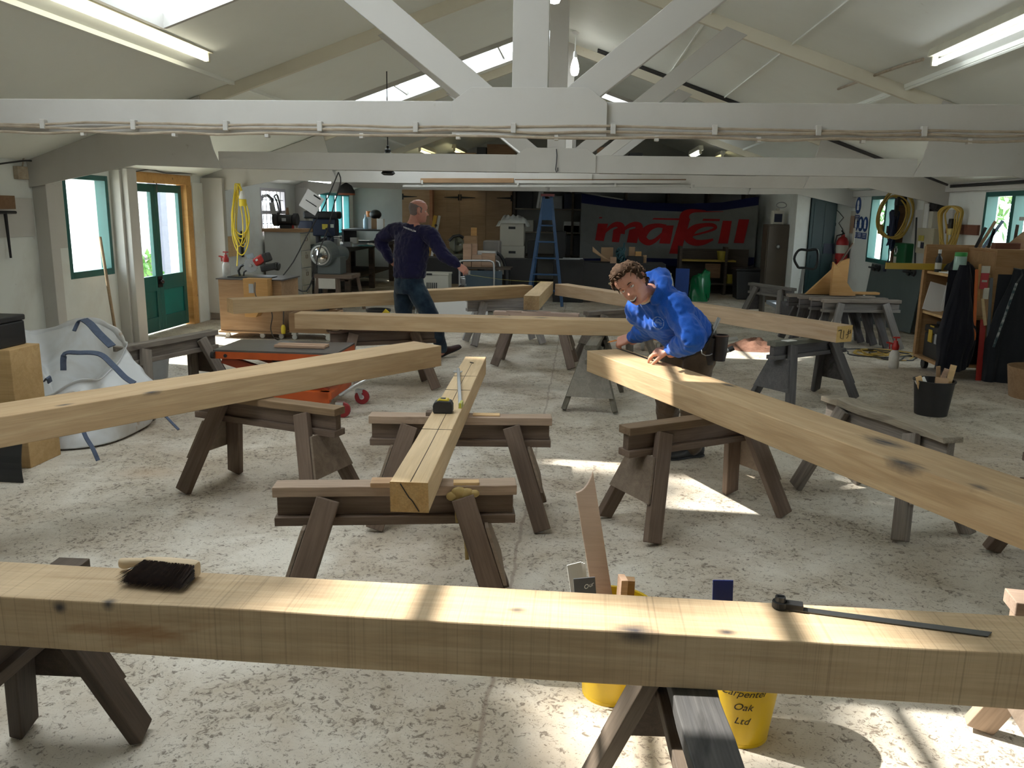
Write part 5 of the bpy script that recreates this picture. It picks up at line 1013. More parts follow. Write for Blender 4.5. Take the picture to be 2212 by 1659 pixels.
for sx in (-1,1): g.b2((sx*wq-.006,-dq,0),(sx*wq+.006,dq,hq))
for sy in (-1,1): g.b2((-wq,sy*dq-.006,0),(wq,sy*dq+.006,hq))
g.b2((-wq,-dq,0),(wq,dq,.01)).b2((-wq-.015,-dq-.015,hq-.03),(wq+.015,-dq+.012,hq)).b2((-wq-.015,dq-.012,hq-.03),(wq+.015,dq+.015,hq)).b2((-wq-.015,-dq,hq-.03),(-wq+.01,dq,hq)).b2((wq-.01,-dq,hq-.03),(wq+.015,dq,hq)); obj('crate_body', g, M_ARCH, t, .003)
g = G()
for i in range(6): g.b2((-.10+.03*i,-dq-.009,.05),(-.083+.03*i,-dq-.005,.15))
g.b2((-.10,-dq-.02,hq-.035),(-.01,-dq-.0145,hq-.005)); obj('slot', g, M_BLACK, t)
t = thing('low_table', 'low dark table under the cream crate, papers on it', 'table', (-2.0,12.6,0)); obj('table_top', G().b2((-.75,-.4,.29),(.6,.62,.318)), M_DKW, t)
for xx in (-.7,.55):
    for yy in (-.35,.55): obj('leg', G().b2((xx-.03,yy-.03,0),(xx+.03,yy+.03,.29)), M_DKW, t)
g = G(); g.grid(lambda u, v_: V(((u-.5)*.3, (v_-.5)*.3, .11*math.sin(PI*u)**.6*math.sin(PI*v_)**.6*(1+.5*MN.noise((u*6,v_*6,2))))), 14, 14); tag(one('dark_bag', 'dark crumpled bag beside the cream crate', 'bag', g, M_BLACK, (-1.85,12.75,.319), smooth=2), None, None)
one('planed_board', 'tan board lying on the low table in front of the cream crate', 'board', G().b2((-.2,-.03,0),(.2,.03,.03)), M_PLYB, (-1.95,12.32,.319), .05, bevel=.003)
for i in range(3): one('paper_sheet', ['white drawing sheet at the left of the low table', 'white drawing sheet in the middle of the low table', 'white drawing sheet at the right end of the low table'][i], 'paper', G().b2((-.18,-.12,0),(.18,.12,.004)), M_PAPER, (-2.1+.33*i,12.38+.04*i-.08,.319+.031*(i == 0)), .15*i-.1)
o = obj('melamine_sheet', G().b2((-.42,-.012,0),(.42,.012,.48)), K('white_melamine', (.72,.73,.73), .4, 0, .05), None, .003); pz = at(985,690,'Y',11.2); o.location = (pz.x+.02, 11.2, .0); tag(o, 'white sheet of board standing under the far left rafter', 'board')
t = thing('white_rack', 'small white wire rack between the bald man\'s legs on the floor', 'rack', (-1.98,10.2,0)); g = G()
for z in (.05,.17,.29,.41): g.b2((-.1,-.08,z),(.12,.08,z+.012))
obj('shelf', g, M_WP, t); g = G()
for xx in (-.1,.12): obj('upright', G().bar((xx-.03,.0,0),(xx+.02,.0,.44),.015,.015), M_GREYP, t)
t.empty_display_size = .1; obj('tool_box', G().b2((.14,-.09,0),(.26,.09,.26)), M_BRN, t, .02)
t = thing('black_tub', 'black tub with a yellow bracket on the floor left of the bald man\'s legs', 'tub', (-2.6,10.4,0)); obj('tub', G().lathe([(.12,0),(.15,.3),(.16,.3),(.16,.33),(.14,.33),(.11,.02),(0,.02)], (0,0,0), 22), M_BLACK, t, smooth=True); obj('yellow_bracket', G().box((.13,-.13,.30), (.07,.02,.07), MX.Rotation(.7,3,'Y')), M_YEL, t)
t = thing('glue_bottle', 'white nozzle bottle on the floor by the bald man\'s left foot', 'bottle', (-2.25,10.0,0)); obj('bottle', G().lathe([(.04,0),(.042,.2),(.03,.26),(.012,.33),(.006,.40)], (0,0,0), 16), M_WP, t, smooth=True)
# archive boxes
X0, X1 = at(1080,560,'Y',15.5).x, at(1132,560,'Y',15.5).x; zA = at(1100,482,'Y',15.5).z; zB = at(1100,531,'Y',15.5).z
for i, (z0, z1) in enumerate(((zB-(zA-zB)*1.28, zB-.003), (zB, zA))):
    t = thing('archive_box', ['lower cream archive box of the stack left of the blue stepladder', 'upper cream archive box of the stack, white bag on it'][i], 'box', ((X0+X1)/2-.01*i, 15.5, z0)); w_ = (X1-X0)/2*(1-.02*i); obj('carton', G().b2((-w_,0,0),(w_,.4,z1-z0)), M_ARCH, t, .004); obj('hand_hole', G().b2((-.065,-.003,(z1-z0)*.74),(.065,.006,(z1-z0)*.74+.045)), M_BLACK, t, .001); obj('lid_line', G().b2((-w_-.002,-.004,(z1-z0)*.2),(w_+.002,-.001,(z1-z0)*.2+.005)), M_ARCH, t)
zz0 = zB-(zA-zB)*1.28
if zz0 > .05: t = thing('box_stand', 'low dark crate under the cream archive boxes', 'crate', ((X0+X1)/2, 15.5, 0)); obj('crate', G().b2((-.24,0,0),(.24,.4,zz0-.003)), M_DKW, t)
g = G(); g.grid(lambda u, v_: V(((u-.5)*.62, (v_-.4)*.5, (.10+.12*abs(MN.noise((u*7,v_*7,5))))*(math.sin(PI*u)*math.sin(PI*v_))**.4 - (.06 if u < .12 or u > .9 else 0))), 26, 20); one('plastic_bag', 'crumpled white plastic bag on top of the upper archive box', 'bag', g, K('white_polythene', (.55,.56,.53), .35), ((X0+X1)/2, 15.65, zA), smooth=2)
g = G(); g.tube([V(p) for p in cr([tuple(at(x, y, 'Y', 14.6)) for x, y in ((1070,545),(1080,551),(1087,562),(1091,575),(1092,590))], 4)], .03, 9); tag(obj('black_hose', g, M_BLACK, None, smooth=True), 'thick black hose bending down right of the wood blocks', 'hose')
pix_box('grey_case', 'grey-brown case with sloped lid behind the square pink block', 'case', 1043,543,1080,520,14.8,.3,K('grey_case', (.24,.22,.2), .6), 0, None, .03)
# blue stepladder
t = thing('stepladder', 'blue folding stepladder standing in front of the dark shelves', 'ladder', (-.62,14.2,0)); M_LAD = K('blue_ladder_paint', (.015,.06,.15), .5, 0, .3)
lx = lambda z, s: (.06+.24*(1.86-z)/1.86)*s
for s in (-1,1): obj('stile', G().bar((lx(0,s),-.28,0.02),(lx(1.86,s),.0,1.86),.05,.03,(0,1,0)), M_LAD, t, .002); obj('rear_leg', G().bar((lx(0,s)*.95,.45,0.01),(lx(1.8,s),.06,1.80),.04,.025,(0,1,0)), M_LAD, t)
for i in range(6): z = .28+.27*i; obj('tread', G().b2((lx(z,-1),-.28*(1-z/1.86)-.05,z-.012),(lx(z,1),-.28*(1-z/1.86)+.05,z+.012)), M_LAD, t)
obj('top_plate', G().prism([(-.10,1.45),(.10,1.45),(.07,1.80),(-.07,1.80)], (0,-.055,0), (1,0,0), (0,0,1), .01), M_LAD, t); obj('platform', G().b2((-.11,-.08,1.84),(.11,.1,1.88)), K('dull_red', (.13,.02,.02), .5), t)
# shelving along the back wall
SX0, SX1 = at(1110,440,'Y',18.3).x, 3.45
t = thing('shelving_unit', 'long dark shelving unit along the back wall, behind ladder and banner', 'shelving', (0,18.4,0))
for z in (.05,.62,1.12,1.62,2.1): obj('shelf', G().b2((SX0,0,z),(SX1,.5,z+.03)), wood('pale_shelf_edge', (.20,.17,.13), (.27,.23,.18), .3) if z in (1.62,2.1,1.12) else M_DKW, t)
for x in (SX0, -.25, .9, 1.8, 2.65, SX1): obj('upright', G().b2((x-.025,0,0),(x+.025,.5,2.3)), M_DKW, t)
M_DKB = K('dark_blue_plastic', (.012,.016,.04), .45); sb = [('white_box','white printed carton on the shelf left of the ladder',1134,513,1152,489,M_ARCH),('white_box','white printed carton on the shelf right of the ladder',1217,512,1252,490,M_WP),('black_case','black machine case on the top shelf left of the ladder',1116,463,1150,425,M_BLACK),('dark_case','dark blue case on the upper shelf right of the ladder',1218,460,1255,428,M_DKB),('black_case','black case low on the shelves beside the banner',1222,560,1254,518,M_BLACK),('grey_box','grey box on the shelf between ladder and dark case',1184,472,1214,445,M_GREYP),('brown_tray','brown tray of bits on the shelf right of the ladder',1218,484,1252,470,M_PLYB),('red_box','dull red patterned box above the banner',1383,430,1420,423,M_RED)]
for nm, lb, x0, y0, x1, y1, m_ in sb:
    za = at(x0, y0, 'Y', 18.45).z; zs_ = min((.081,.651,1.151,1.651,2.131), key=lambda q_: abs(q_-za)); o = pix_box(nm, lb, nm.split('_')[1], x0, y0, x1, y1, 18.45, .3, m_); o.location.z = zs_
for i, x in enumerate((1160,1167)): a = at(x, 462,'Y',18.2); one('paper_roll', ['left white paper roll standing on the shelf by the ladder', 'right white paper roll standing on the shelf by the ladder'][i], 'paper roll', G().bar((0,0,0),(.06-.02*i,0,.42),.04,.05), M_PAPER, (a.x, 18.3, 1.66))
for i, (x0, y0, x1, y1, Y) in enumerate(((1088,604,1150,560,14.6),(1138,600,1160,520,15.6),(1195,600,1262,562,14.8),(1195,585,1222,500,15.6))):
    z0 = 0; pix_box('black_case', ['black case on the floor before the archive boxes', 'tall black box standing left of the ladder', 'black box table on the floor right of the ladder', 'tall bundle of black tubes right of the ladder'][i], 'case', x0, y0, x1, y1, Y, .35, M_BLK2, 0, None, .01)
pz = at(1225,556,'Y',14.5); one('saw_plate', 'flat grey metal pieces lying on the black box right of the ladder', 'metal plate', G().box((0,0,.01),(.45,.05,.012),rz(.2)).box((.1,.08,.022),(.35,.06,.012),rz(-.1)), M_GREYP, (pz.x,14.55,at(1225,562,'Y',14.4).z))
# banner ---------------------------------------------------------------------------
BY = 17.6; bl_, br_ = at(1256,420,'Y',BY), at(1640,420,'Y',BY)
t = thing('banner', 'grey and dark blue cloth banner with red lettering hung across the back shelves', 'banner', (0,BY,0)); W_ = br_.x-bl_.x
tops = [(1256,418),(1320,428),(1400,437),(1480,440),(1560,437),(1640,424)]; bots = [(1263,578),(1400,574),(1500,577),(1640,574)]
def row(tab, u):
    q = [(at(x, y, 'Y', BY).x, at(x, y, 'Y', BY).z) for x, y in tab]; X = bl_.x+W_*u
    for (x0, z0), (x1, z1) in zip(q, q[1:]):
        if X <= x1 or (x1, z1) == q[-1]: return z0+(z1-z0)*(X-x0)/(x1-x0)
def bsurf(u, v_):
    zt, zb = row(tops, u), row(bots, u); X = bl_.x+W_*u; z = zb+(zt-zb)*v_
    f_ = .035*math.sin(9*u+3*v_)*(1-.3*v_)+.03*MN.noise((u*8+v_*3, v_*5, 1))+.018*math.sin(26*(u-.5)*(1.4-v_)+4*v_)
    return V((X, f_, z))
M_BNG = cloth('grey_banner_cloth', (.19,.195,.185), (.15,.15,.14), 300); M_BNB = cloth('navy_banner_edge', (.01,.014,.06), (.014,.018,.07), 300); M_BNR = cloth('red_banner_print', (.36,.02,.02), (.3,.015,.018), 300)
g = G(); nu, nv = 120, 40; vs = [bsurf(i/nu, j/nv) for j in range(nv+1) for i in range(nu+1)]
for j in range(nv):
    g.mat(1 if (j < 5 or j > 34) else 0); g.add([], [])
    for i in range(nu): g.f.append((j*(nu+1)+i, j*(nu+1)+i+1, (j+1)*(nu+1)+i+1, (j+1)*(nu+1)+i)); g.m.append(g.cur)
g.v = [tuple(p) for p in vs]; bo = obj('cloth', g, [M_BNG, M_BNB], t, smooth=2)
so = bo.modifiers.new('thick', 'SOLIDIFY'); so.thickness = .004
# red lettering drawn as slanted strokes that ride on the cloth
def on_b(x, y):
    X = at(x, y, 'Y', BY); u = (X.x-bl_.x)/W_; zt, zb = row(tops, u), row(bots, u); v_ = (X.z-zb)/(zt-zb); return bsurf(min(1, max(0, u)), min(1, max(0, v_))) + V((0,-.012,0))
g = G()
def ribbon(pts, ws):
    q = cr([p+(w_,) for p, w_ in zip(pts, ws)], 5); L = []
    for i, (x, y, w_) in enumerate(q):
        x0, y0, _ = q[max(i-1,0)]; x1, y1, _ = q[min(i+1,len(q)-1)]; d = math.hypot(x1-x0, y1-y0) or 1; nx_, ny_ = -(y1-y0)/d, (x1-x0)/d
        L += [on_b(x+nx_*w_/2, y+ny_*w_/2), on_b(x-nx_*w_/2, y-ny_*w_/2)]
    g.add(L, [(2*i, 2*i+1, 2*i+3, 2*i+2) for i in range(len(q)-1)])
def slab(pts): # filled 4-gon, subdivided to follow the cloth
    (a, b_, c_, d_) = pts; n_ = 8
    L = [on_b(*[ (a[k]*(1-u)+b_[k]*u)*(1-v_)+(d_[k]*(1-u)+c_[k]*u)*v_ for k in (0,1)]) for v_ in [j/n_ for j in range(n_+1)] for u in (0,.5,1)]
    g.add(L, [(j*3+i, j*3+i+1, j*3+i+4, j*3+i+3) for j in range(n_) for i in (0,1)])
sx = 460/2212; BX = lambda x, y: (1200+x*sx, 380+y*sx)
B4_ = lambda *p: slab([BX(*q) for q in p])
B4_((455,428),(1710,448),(1705,470),(450,440)); B4_((1400,362),(1745,368),(1740,372),(1390,380))
B4_((440,495),(545,497),(500,678),(412,668)); B4_((600,560),(690,520),(660,690),(585,685)) ; B4_((765,560),(875,530),(845,698),(740,690))
ribbon([BX(*p) for p in ((500,600),(560,540),(610,508),(650,505),(680,530),(676,600))], [3,7,10,12,16,18]); ribbon([BX(*p) for p in ((670,600),(730,540),(790,508),(840,505),(868,530),(850,620))], [3,7,10,12,16,20])
ribbon([BX(*p) for p in ((1150,528),(1060,515),(970,540),(910,600),(905,650),(960,690),(1030,670),(1110,600),(1160,545))], [9,9,14,18,17,13,9,6,4]); B4_((1120,515),(1228,515),(1190,705),(1075,700))
B4_((1290,440),(1400,445),(1295,810),(1180,805)); ribbon([BX(*p) for p in ((1335,470),(1345,410),(1385,375),(1450,362),(1560,366))], [22,20,12,7,3])
ribbon([BX(*p) for p in ((1385,625),(1500,600),(1620,565),(1665,535),(1630,510),(1540,512),(1450,540),(1390,600),(1385,655),(1450,692),(1540,690),(1640,660))], [4,4,5,7,8,9,14,19,18,14,11,4])
B4_((1740,465),(1830,468),(1790,702),(1690,702)); B4_((1900,450),(2005,452),(1955,700),(1850,696))
obj('red_lettering', g, M_BNR, t)
one('banner_rope', 'pale cord holding up the left top corner of the banner', 'rope', G().tube([at(1238,410,'Y',BY), at(1300,424,'Y',BY-.03), at(1345,431,'Y',BY-.03)], .012, 6), M_ARCH)
# clutter bench under the banner -----------------------------------------------------
tp = at(1340,568,'Y',15.0).z; t = thing('clutter_table', 'black table piled with tools and boxes under the banner, behind the blue man\'s head', 'table', (.75,15.2,0)); obj('table_top', G().b2((-.95,-.35,tp-.04),(.72,.35,tp)), M_BLK2, t, .004)
for xx in (-.88,.65):
    for yy in (-.3,.3): obj('leg', G().b2((xx-.04,yy-.04,0),(xx+.04,yy+.04,tp-.04)), M_BLK2, t)
obj('black_drape', G().grid(lambda u, v_: V((-.95+1.67*u, -.36-.02*math.sin(20*u)*(1-v_), tp-.02-.5*(1-v_))), 40, 6), M_BLACK, t, smooth=2)
def on_t(x, Y): return (at(x, 560, 'Y', Y).x, Y, tp)
p = on_t(1300,15.0); g = G(); g.grid(lambda u, v_: V((-.17+.34*u, -.14+.28*v_+.05*u, .02+.24*(1-u)**1.3*(.55+.45*math.cos((v_-.5)*2.6)) + .02)), 16, 10); o = one('cardboard_scoop', 'curved tan cardboard scoop at the left of the clutter table', 'cardboard', g, M_CARD, p, smooth=2); so = o.modifiers.new('t', 'SOLIDIFY'); so.thickness = .008
p = on_t(1340,15.05); t = thing('cable_bundle', 'blue-green bundle of cables standing up on the clutter table', 'cable', p); g = G(); R_ = random.Random(9)
for i in range(9):
    a = R_.uniform(0,6); rr = R_.uniform(.05,.10); g.tube([V((rr*math.cos(t_+a)*(1+.2*math.sin(2*t_)), .08*math.sin(t_*1.0+a), .10+.12*math.sin(t_)*R_.uniform(.7,1.0)+.06*(i%3)*.5)) for t_ in [2*PI*k/12 for k in range(12)]], .012, 6, True)
obj('coil', g, K('teal_cable', (.015,.07,.085), .5), t, smooth=True); obj('handle', G().bar((.03,0,.1),(.06,0,.36),.025,.03), K('teal_cable', (.015,.07,.085), .5), t)
for i, (x0, y0, x1, y1, Y, m_, lb) in enumerate(((1318,572,1332,556,14.85,M_PINK,'small orange-ended wood block at the front of the clutter table'),(1358,560,1372,534,15.25,M_CARD,'tan carton on top of the heap at the right of the clutter table'),(1372,562,1386,544,15.2,M_PLYO,'wood block right of the tan carton on the clutter table'),(1354,570,1390,554,15.1,M_BLACK,'black tool box in front of the tan carton on the clutter table'),(1298,560,1325,535,15.35,M_CARD,'brown carton behind the cardboard scoop'),(1388,566,1397,552,15.15,M_PLYB,'brown offcut at the right end of the clutter table'))):
    zq = tp; pix_box(['wood_block','carton','wood_block','tool_box','carton','wood_block'][i], lb, ['wood block','carton','wood block','tool box','carton','wood block'][i], x0, y0, x1, y1, Y, .13, m_, zq)
# shelves and bins below the banner
t = thing('bin', 'black wheelie-type bin standing below the right end of the banner', 'bin', (at(1613,640,'Y',16.2).x,16.3,0)); hb = at(1613,580,'Y',16.2).z; obj('bin_body', G().prism([(-.21,0),(.21,0),(.25,hb*.93),(-.25,hb*.93)], (0,.25,0), (1,0,0), (0,0,1), .48), M_BLACK, t, .02); obj('lid', G().b2((-.27,-.26,hb*.93),(.27,.27,hb)), M_BLACK, t, .02); obj('lid_handle', G().bar((-.05,-.1,hb),(.08,-.1,hb+.05),.05,.03), M_BLACK, t)
p = at(1508,640,'Y',15.6); g = G(); hg = at(1508,592,'Y',15.6).z
def gb(u, v_):
    a = 2*PI*u; k = (1-.25*v_)*(.21+.02*math.sin(5*a+6*v_)); lean = .06*v_; z = hg*v_*(1+.22*max(0, math.cos(a))*v_)
    if v_ > .93: k *= .45
    return V((k*math.cos(a)*(1+.08*MN.noise((a,v_*6,1)))+lean, k*math.sin(a), z))
g.grid(gb, 40, 24); one('green_bag', 'stuffed green plastic bag on the floor below the banner', 'bag', g, K('green_polythene', (.004,.15,.05), .25, 0, .1), (p.x, 15.7, 0), smooth=2)
x0 = at(1459,600,'Y',15.4).x; x1 = at(1489,600,'Y',15.4).x; zt = at(1470,580,'Y',15.4).z; o = one('blue_board', 'bright blue plastic panel standing behind the blue man\'s back', 'panel', G().b2((x0,15.4,0),(x1,15.43,zt)), K('royal_blue_panel', (.01,.05,.25), .5), bevel=.004)
p = at(1447,612,'Y',15.3); t = thing('plastic_bottle', 'white plastic jug left of the blue panel', 'bottle', (p.x,15.3,0)); zj = at(1447,590,'Y',15.3).z; obj('jug', G().lathe([(.06,0),(.075,.02),(.075,zj*.55),(.05,zj*.8),(.02,zj*.92),(.02,zj)], (0,0,0), 16), M_WP, t, smooth=True)
t = thing('low_shelf', 'low open shelf with a yellow top board below the banner', 'shelf', (2.55,16.9,0)); obj('yellow_board', G().b2((-.6,0,.66),(.5,.35,.69)), K('yellow_shelf_paint', (.35,.24,.04), .6), t); obj('shelf_board', G().b2((-.6,0,.2),(.8,.35,.23)).b2((-.6,.33,0),(.8,.35,.9)), M_DKW, t); obj('drawer_front', G().b2((-.1,-.01,.34),(.2,.0,.62)), M_BRN, t); obj('upright', G().b2((.28,-.02,0),(.33,.35,.95)), M_DKW, t); obj('upright', G().b2((-.62,-.02,0),(-.57,.35,.95)), M_DKW, t)
for i, (x, y) in enumerate(((1560,598),(1578,610))): p = at(x, y, 'Y', 16.85); one('yellow_tub', ['yellow tub upper on the low shelf left of the black bin', 'yellow tub lower on the low shelf left of the black bin'][i], 'tub', G().lathe([(.09,0),(.11,.16),(.115,.16),(.115,.18),(0,.18)], (0,0,0), 18), K('dull_yellow_tub', (.35,.28,.03), .5), (p.x,17.0,.23 if i else .69), smooth=True)
# steel cupboard, sign
sx0, sx1 = at(1654,560,'Y',15.7).x, at(1722,560,'Y',15.7).x; zt = at(1690,485,'Y',15.7).z; t = thing('steel_cupboard', 'tall brown steel cupboard with a round knob at the back right', 'cupboard', ((sx0+sx1)/2,15.7,0)); w_ = (sx1-sx0)/2; M_BRST = K('brown_steel', (.085,.065,.045), .5, 0, .3, 3); obj('carcass', G().b2((-w_,.02,0),(w_,.45,zt)), M_BRST, t, .008); d_ = obj('door', G().b2((-w_+.02,0,.03),(w_-.02,.022,zt-.03)), M_BRST, t, .004); obj('knob', G().sph((-w_+.20,-.03,zt*.72), .035, 12), M_STEEL, d_, smooth=True)
p = at(1686,483,'Y',15.6); t = thing('white_canister', 'white square canister with a dark label on top of the brown steel cupboard', 'canister', (p.x,15.9,zt)); obj('canister_body', G().b2((-.10,-.09,0),(.10,.09,.25)).b2((-.03,-.03,.25),(.03,.03,.29)), M_ARCH, t, .012); obj('canister_label', G().b2((-.07,-.093,.04),(.07,-.089,.19)), M_DKB, t)
o = one('cable_loop', 'loop of grey cable on top of the white canister', 'cable', G().tube([(.09*math.cos(a), .02*math.sin(2*a), .06+.05*math.sin(a)) for a in [2*PI*i/16 for i in range(16)]], .009, 6, True), M_GREYP, (p.x+.06,15.9,zt+.29), smooth=True)
# pallet truck
p = at(1722,690,'Y',13.6); t = thing('pallet_truck', 'grey pallet truck with tall loop handle behind the lone grey trestle', 'pallet truck', (p.x,13.6,0)); M_PT = K('pale_blue_grey_enamel', (.33,.37,.43), .4, 0, .2); z1 = at(1722,640,'Y',13.6).z
obj('pump_housing', G().prism([(-.26,.10),(.24,.10),(.22,z1*.5),(.06,z1),(-.12,z1),(-.26,z1*.4)], (0,.05,0), (1,0,0), (0,0,1), .10), M_PT, t, .01)
obj('fork', G().b2((-.27,.05,.08),(-.11,1.1,.14)), M_PT, t); obj('fork', G().b2((.11,.05,.08),(.27,1.1,.14)), M_PT, t)
hz0, hz1 = at(1712,578,'Y',13.4).z, at(1715,540,'Y',13.4).z; obj('handle_shaft', G().bar((.0,.0,.35),(-.02,-.2,hz0),.05,.03), M_GREYP, t)
g = G(); g.tube([V(q) for q in cr([(-.10,-.2,hz0),(-.18,-.21,(hz0+hz1)/2),(-.12,-.22,hz1),(.02,-.22,hz1),(.16,-.22,hz1),(.16,-.2,hz0),(.0,-.2,hz0),(-.10,-.2,hz0)], 4)], .02, 8); obj('loop_handle', g, M_BLACK, t, smooth=True)
for xx in (-.09,.09): obj('steer_wheel', G().cyl((xx-.025,-.02,.09),(xx+.025,-.02,.09),.09,None,20), M_BLACK, t, smooth=True)
tp_ = at(1724,664,'Y',13.5); Mt = mframe(V((.0,-.058,z1*.52)), (1,0,0), (0,0,1)); text('truck_lettering', 'ZERO', .085, M_BLACK, t, Mt, bold=True)
obj('round_mark', G().tube([(.0+.05*math.cos(a), -.06, z1*.78+.05*math.sin(a)) for a in [2*PI*i/20 for i in range(20)]], .006, 5, True).add([(-.03,-.062,z1*.78-.025),(.03,-.062,z1*.78-.025),(0,-.062,z1*.78+.03)], [(0,1,2)]), M_BLACK, t)
# ================================================================ right-hand side
def wallpt(x, y): return at(x, y, 'X', XR)
def extinguisher(label, p, h):
    t = thing('fire_extinguisher', label, 'fire extinguisher', p); r_ = h*.17
    obj('cylinder', G().lathe([(r_*.9,0),(r_,.02*h),(r_,.68*h),(r_*.7,.78*h),(r_*.3,.83*h),(r_*.3,.88*h)], (0,0,0), 22), K('red_extinguisher', (.36,.015,.015), .3), t, smooth=True); obj('label_band', G().lathe([(r_*1.01,.36*h),(r_*1.015,.37*h),(r_*1.015,.58*h),(r_*1.01,.59*h)], (0,0,0), 22, None, False), M_ARCH, t, smooth=True)
    obj('valve', G().b2((-.02,-.02,.86*h),(.02,.02,.93*h)).bar((0,0,.93*h),(-.05,-.06,.99*h),.02,.012).bar((0,0,.9*h),(-.05,-.07,.88*h),.02,.012), M_BLACK, t); obj('hose', G().tube([(.0,-.02,.9*h),(-r_*1.1,-.03,.85*h),(-r_*1.3,-.02,.6*h),(-r_*1.1,-.01,.35*h)], .012, 7), M_BLACK, t)
p = at(1818,575,'Y',15.1); extinguisher('upper red fire extinguisher with white band on the wall right of the dark door', (p.x, 15.18, p.z), .62); p = at(1808,622,'Y',15.0); extinguisher('lower red fire extinguisher by the dark door, below the other', (p.x, 15.15, p.z), .50)
one('extinguisher_shelf', 'white bracket shelf under the lower fire extinguisher', 'shelf', G().b2((-.16,-.1,-.02),(.16,.12,0)), M_BEAM, (p.x,15.18,p.z))
M_SGB = K('safety_blue', (.01,.05,.22), .5)
def disc_sign(label, x, y, wy, hz):
    p = wallpt(x, y); t = thing('safety_sign', label, 'sign', (XR-.004, p.y, p.z)); M90 = MX.Rotation(-PI/2, 3, 'Y')
    obj('disc', G().lathe([(0,.0),(hz,.0),(hz,.004),(0,.004)], (0,0,0), 28, M90), M_SGB, t); obj('pictogram', G().sph((-.006,0,hz*.25), (.002,hz*.35,hz*.4), 14).b2((-.008,-hz*.4,-hz*.55),(-.005,hz*.3,-hz*.05)), M_WHITEM, t); obj('text_plate', G().b2((-.004,-hz*.85,-hz*1.95),(0,hz*.85,-hz*1.15)), M_SGB, t); g = G()
    for i in range(3): g.b2((-.0055,-hz*.6,-hz*(1.35+.2*i)),(-.0042,hz*.6,-hz*(1.28+.2*i)))
    obj('text_line', g, M_WHITEM, t)
disc_sign('round blue safety sign alone, high on the wall left of the far right window', 1855,444,.1,.14)
for i, x in enumerate((1850,1860,1870)): disc_sign(['left one of three blue safety signs in a row by the far right window', 'middle one of three blue safety signs in a row by the far right window', 'right one of three blue safety signs in a row by the far right window'][i], x, 483+i*.8, .1, .125)
p = wallpt(1839,481); t = thing('notice', 'orange and white striped notice left of the three blue signs', 'sign', (XR-.004,p.y,p.z)); obj('notice_sheet', G().b2((-.004,-.2,-.2),(0,.14,.2)), M_ARCH, t); g = G()
for i in range(5): g.b2((-.006,-.18+.065*i,-.18),(-.004,-.145+.065*i,.12))
obj('orange_strip', g, K('orange_print', (.32,.12,.04), .6), t)
one('dark_wall_plate', 'dark rectangular box on the wall between dark door and fire extinguisher', 'box', G().b2((-.16,-.06,-.09),(.16,.0,.09)), M_DKB, (at(1797,537,'Y',15.28).x,15.29,at(1797,537,'Y',15.28).z)); 
pq = at(1803,485,'Y',15.28); t = thing('light_switch', 'white light switch with a dark rocker right of the dark door', 'switch', (pq.x,15.3,pq.z)); obj('plate', G().b2((-.05,-.02,-.07),(.05,0,.07)), M_WP, t); obj('rocker', G().b2((-.015,-.03,-.025),(.02,-.02,.03)), M_BLACK, t)
one('wall_crack', 'thin dark cable straggling up the wall above the fire extinguishers', 'cable', G().tube([at(x, y, 'Y', 15.29) for x, y in ((1822,512),(1820,495),(1812,482),(1822,470),(1812,458),(1790,440),(1795,424))], .006, 5), M_BLK2)
# broom leaning on the trestles
a, b2 = at(1735,684,'Y',11.2), at(1842,526,'Y',12.9); t = thing('broom', 'long-handled rusty broom leaning across the nested trestles towards the wall', 'broom', (0,0,0)); obj('handle', G().cyl(a, b2, .014, None, 10), wood('rusty_broom_pole', (.17,.07,.045), (.24,.11,.07), .4), t, smooth=True); d = (b2-a).normalized(); obj('broom_head', G().bar(b2, b2+d*.02+V((.0,0,.22)), .03, .02), M_ARCH, t)
# wedge boards on the nested trestles
pz = .60+.012
for i, (x0, tri, m_, lb) in enumerate(((1751,[(0,0),(.52,0),(.52,.46),(.42,.42)],M_PLYO,'big orange triangular wedge board on the nested trestles'),(1796,[(0,0),(.32,0),(.0,.42)],M_PLYO,'second orange wedge board with upright edge on the nested trestles'))):
    p = at(x0, 640, 'Y', 10.55+.08*i); o = obj('wedge_board', G().prism(tri, (0,0,0), (1,0,0), (0,0,1), .05), m_, None, .003); o.location = (p.x, 10.85-.12*i, pz+.004); o.rotation_euler = (0,0,.1); tag(o, lb, 'board')
one('flat_board', 'flat tan board lying on the nested trestles right of the wedges', 'board', G().b2((0,-.06,0),(.5,.06,.03)), M_PLYO, (3.30,10.93,pz+.004), .1, bevel=.003)
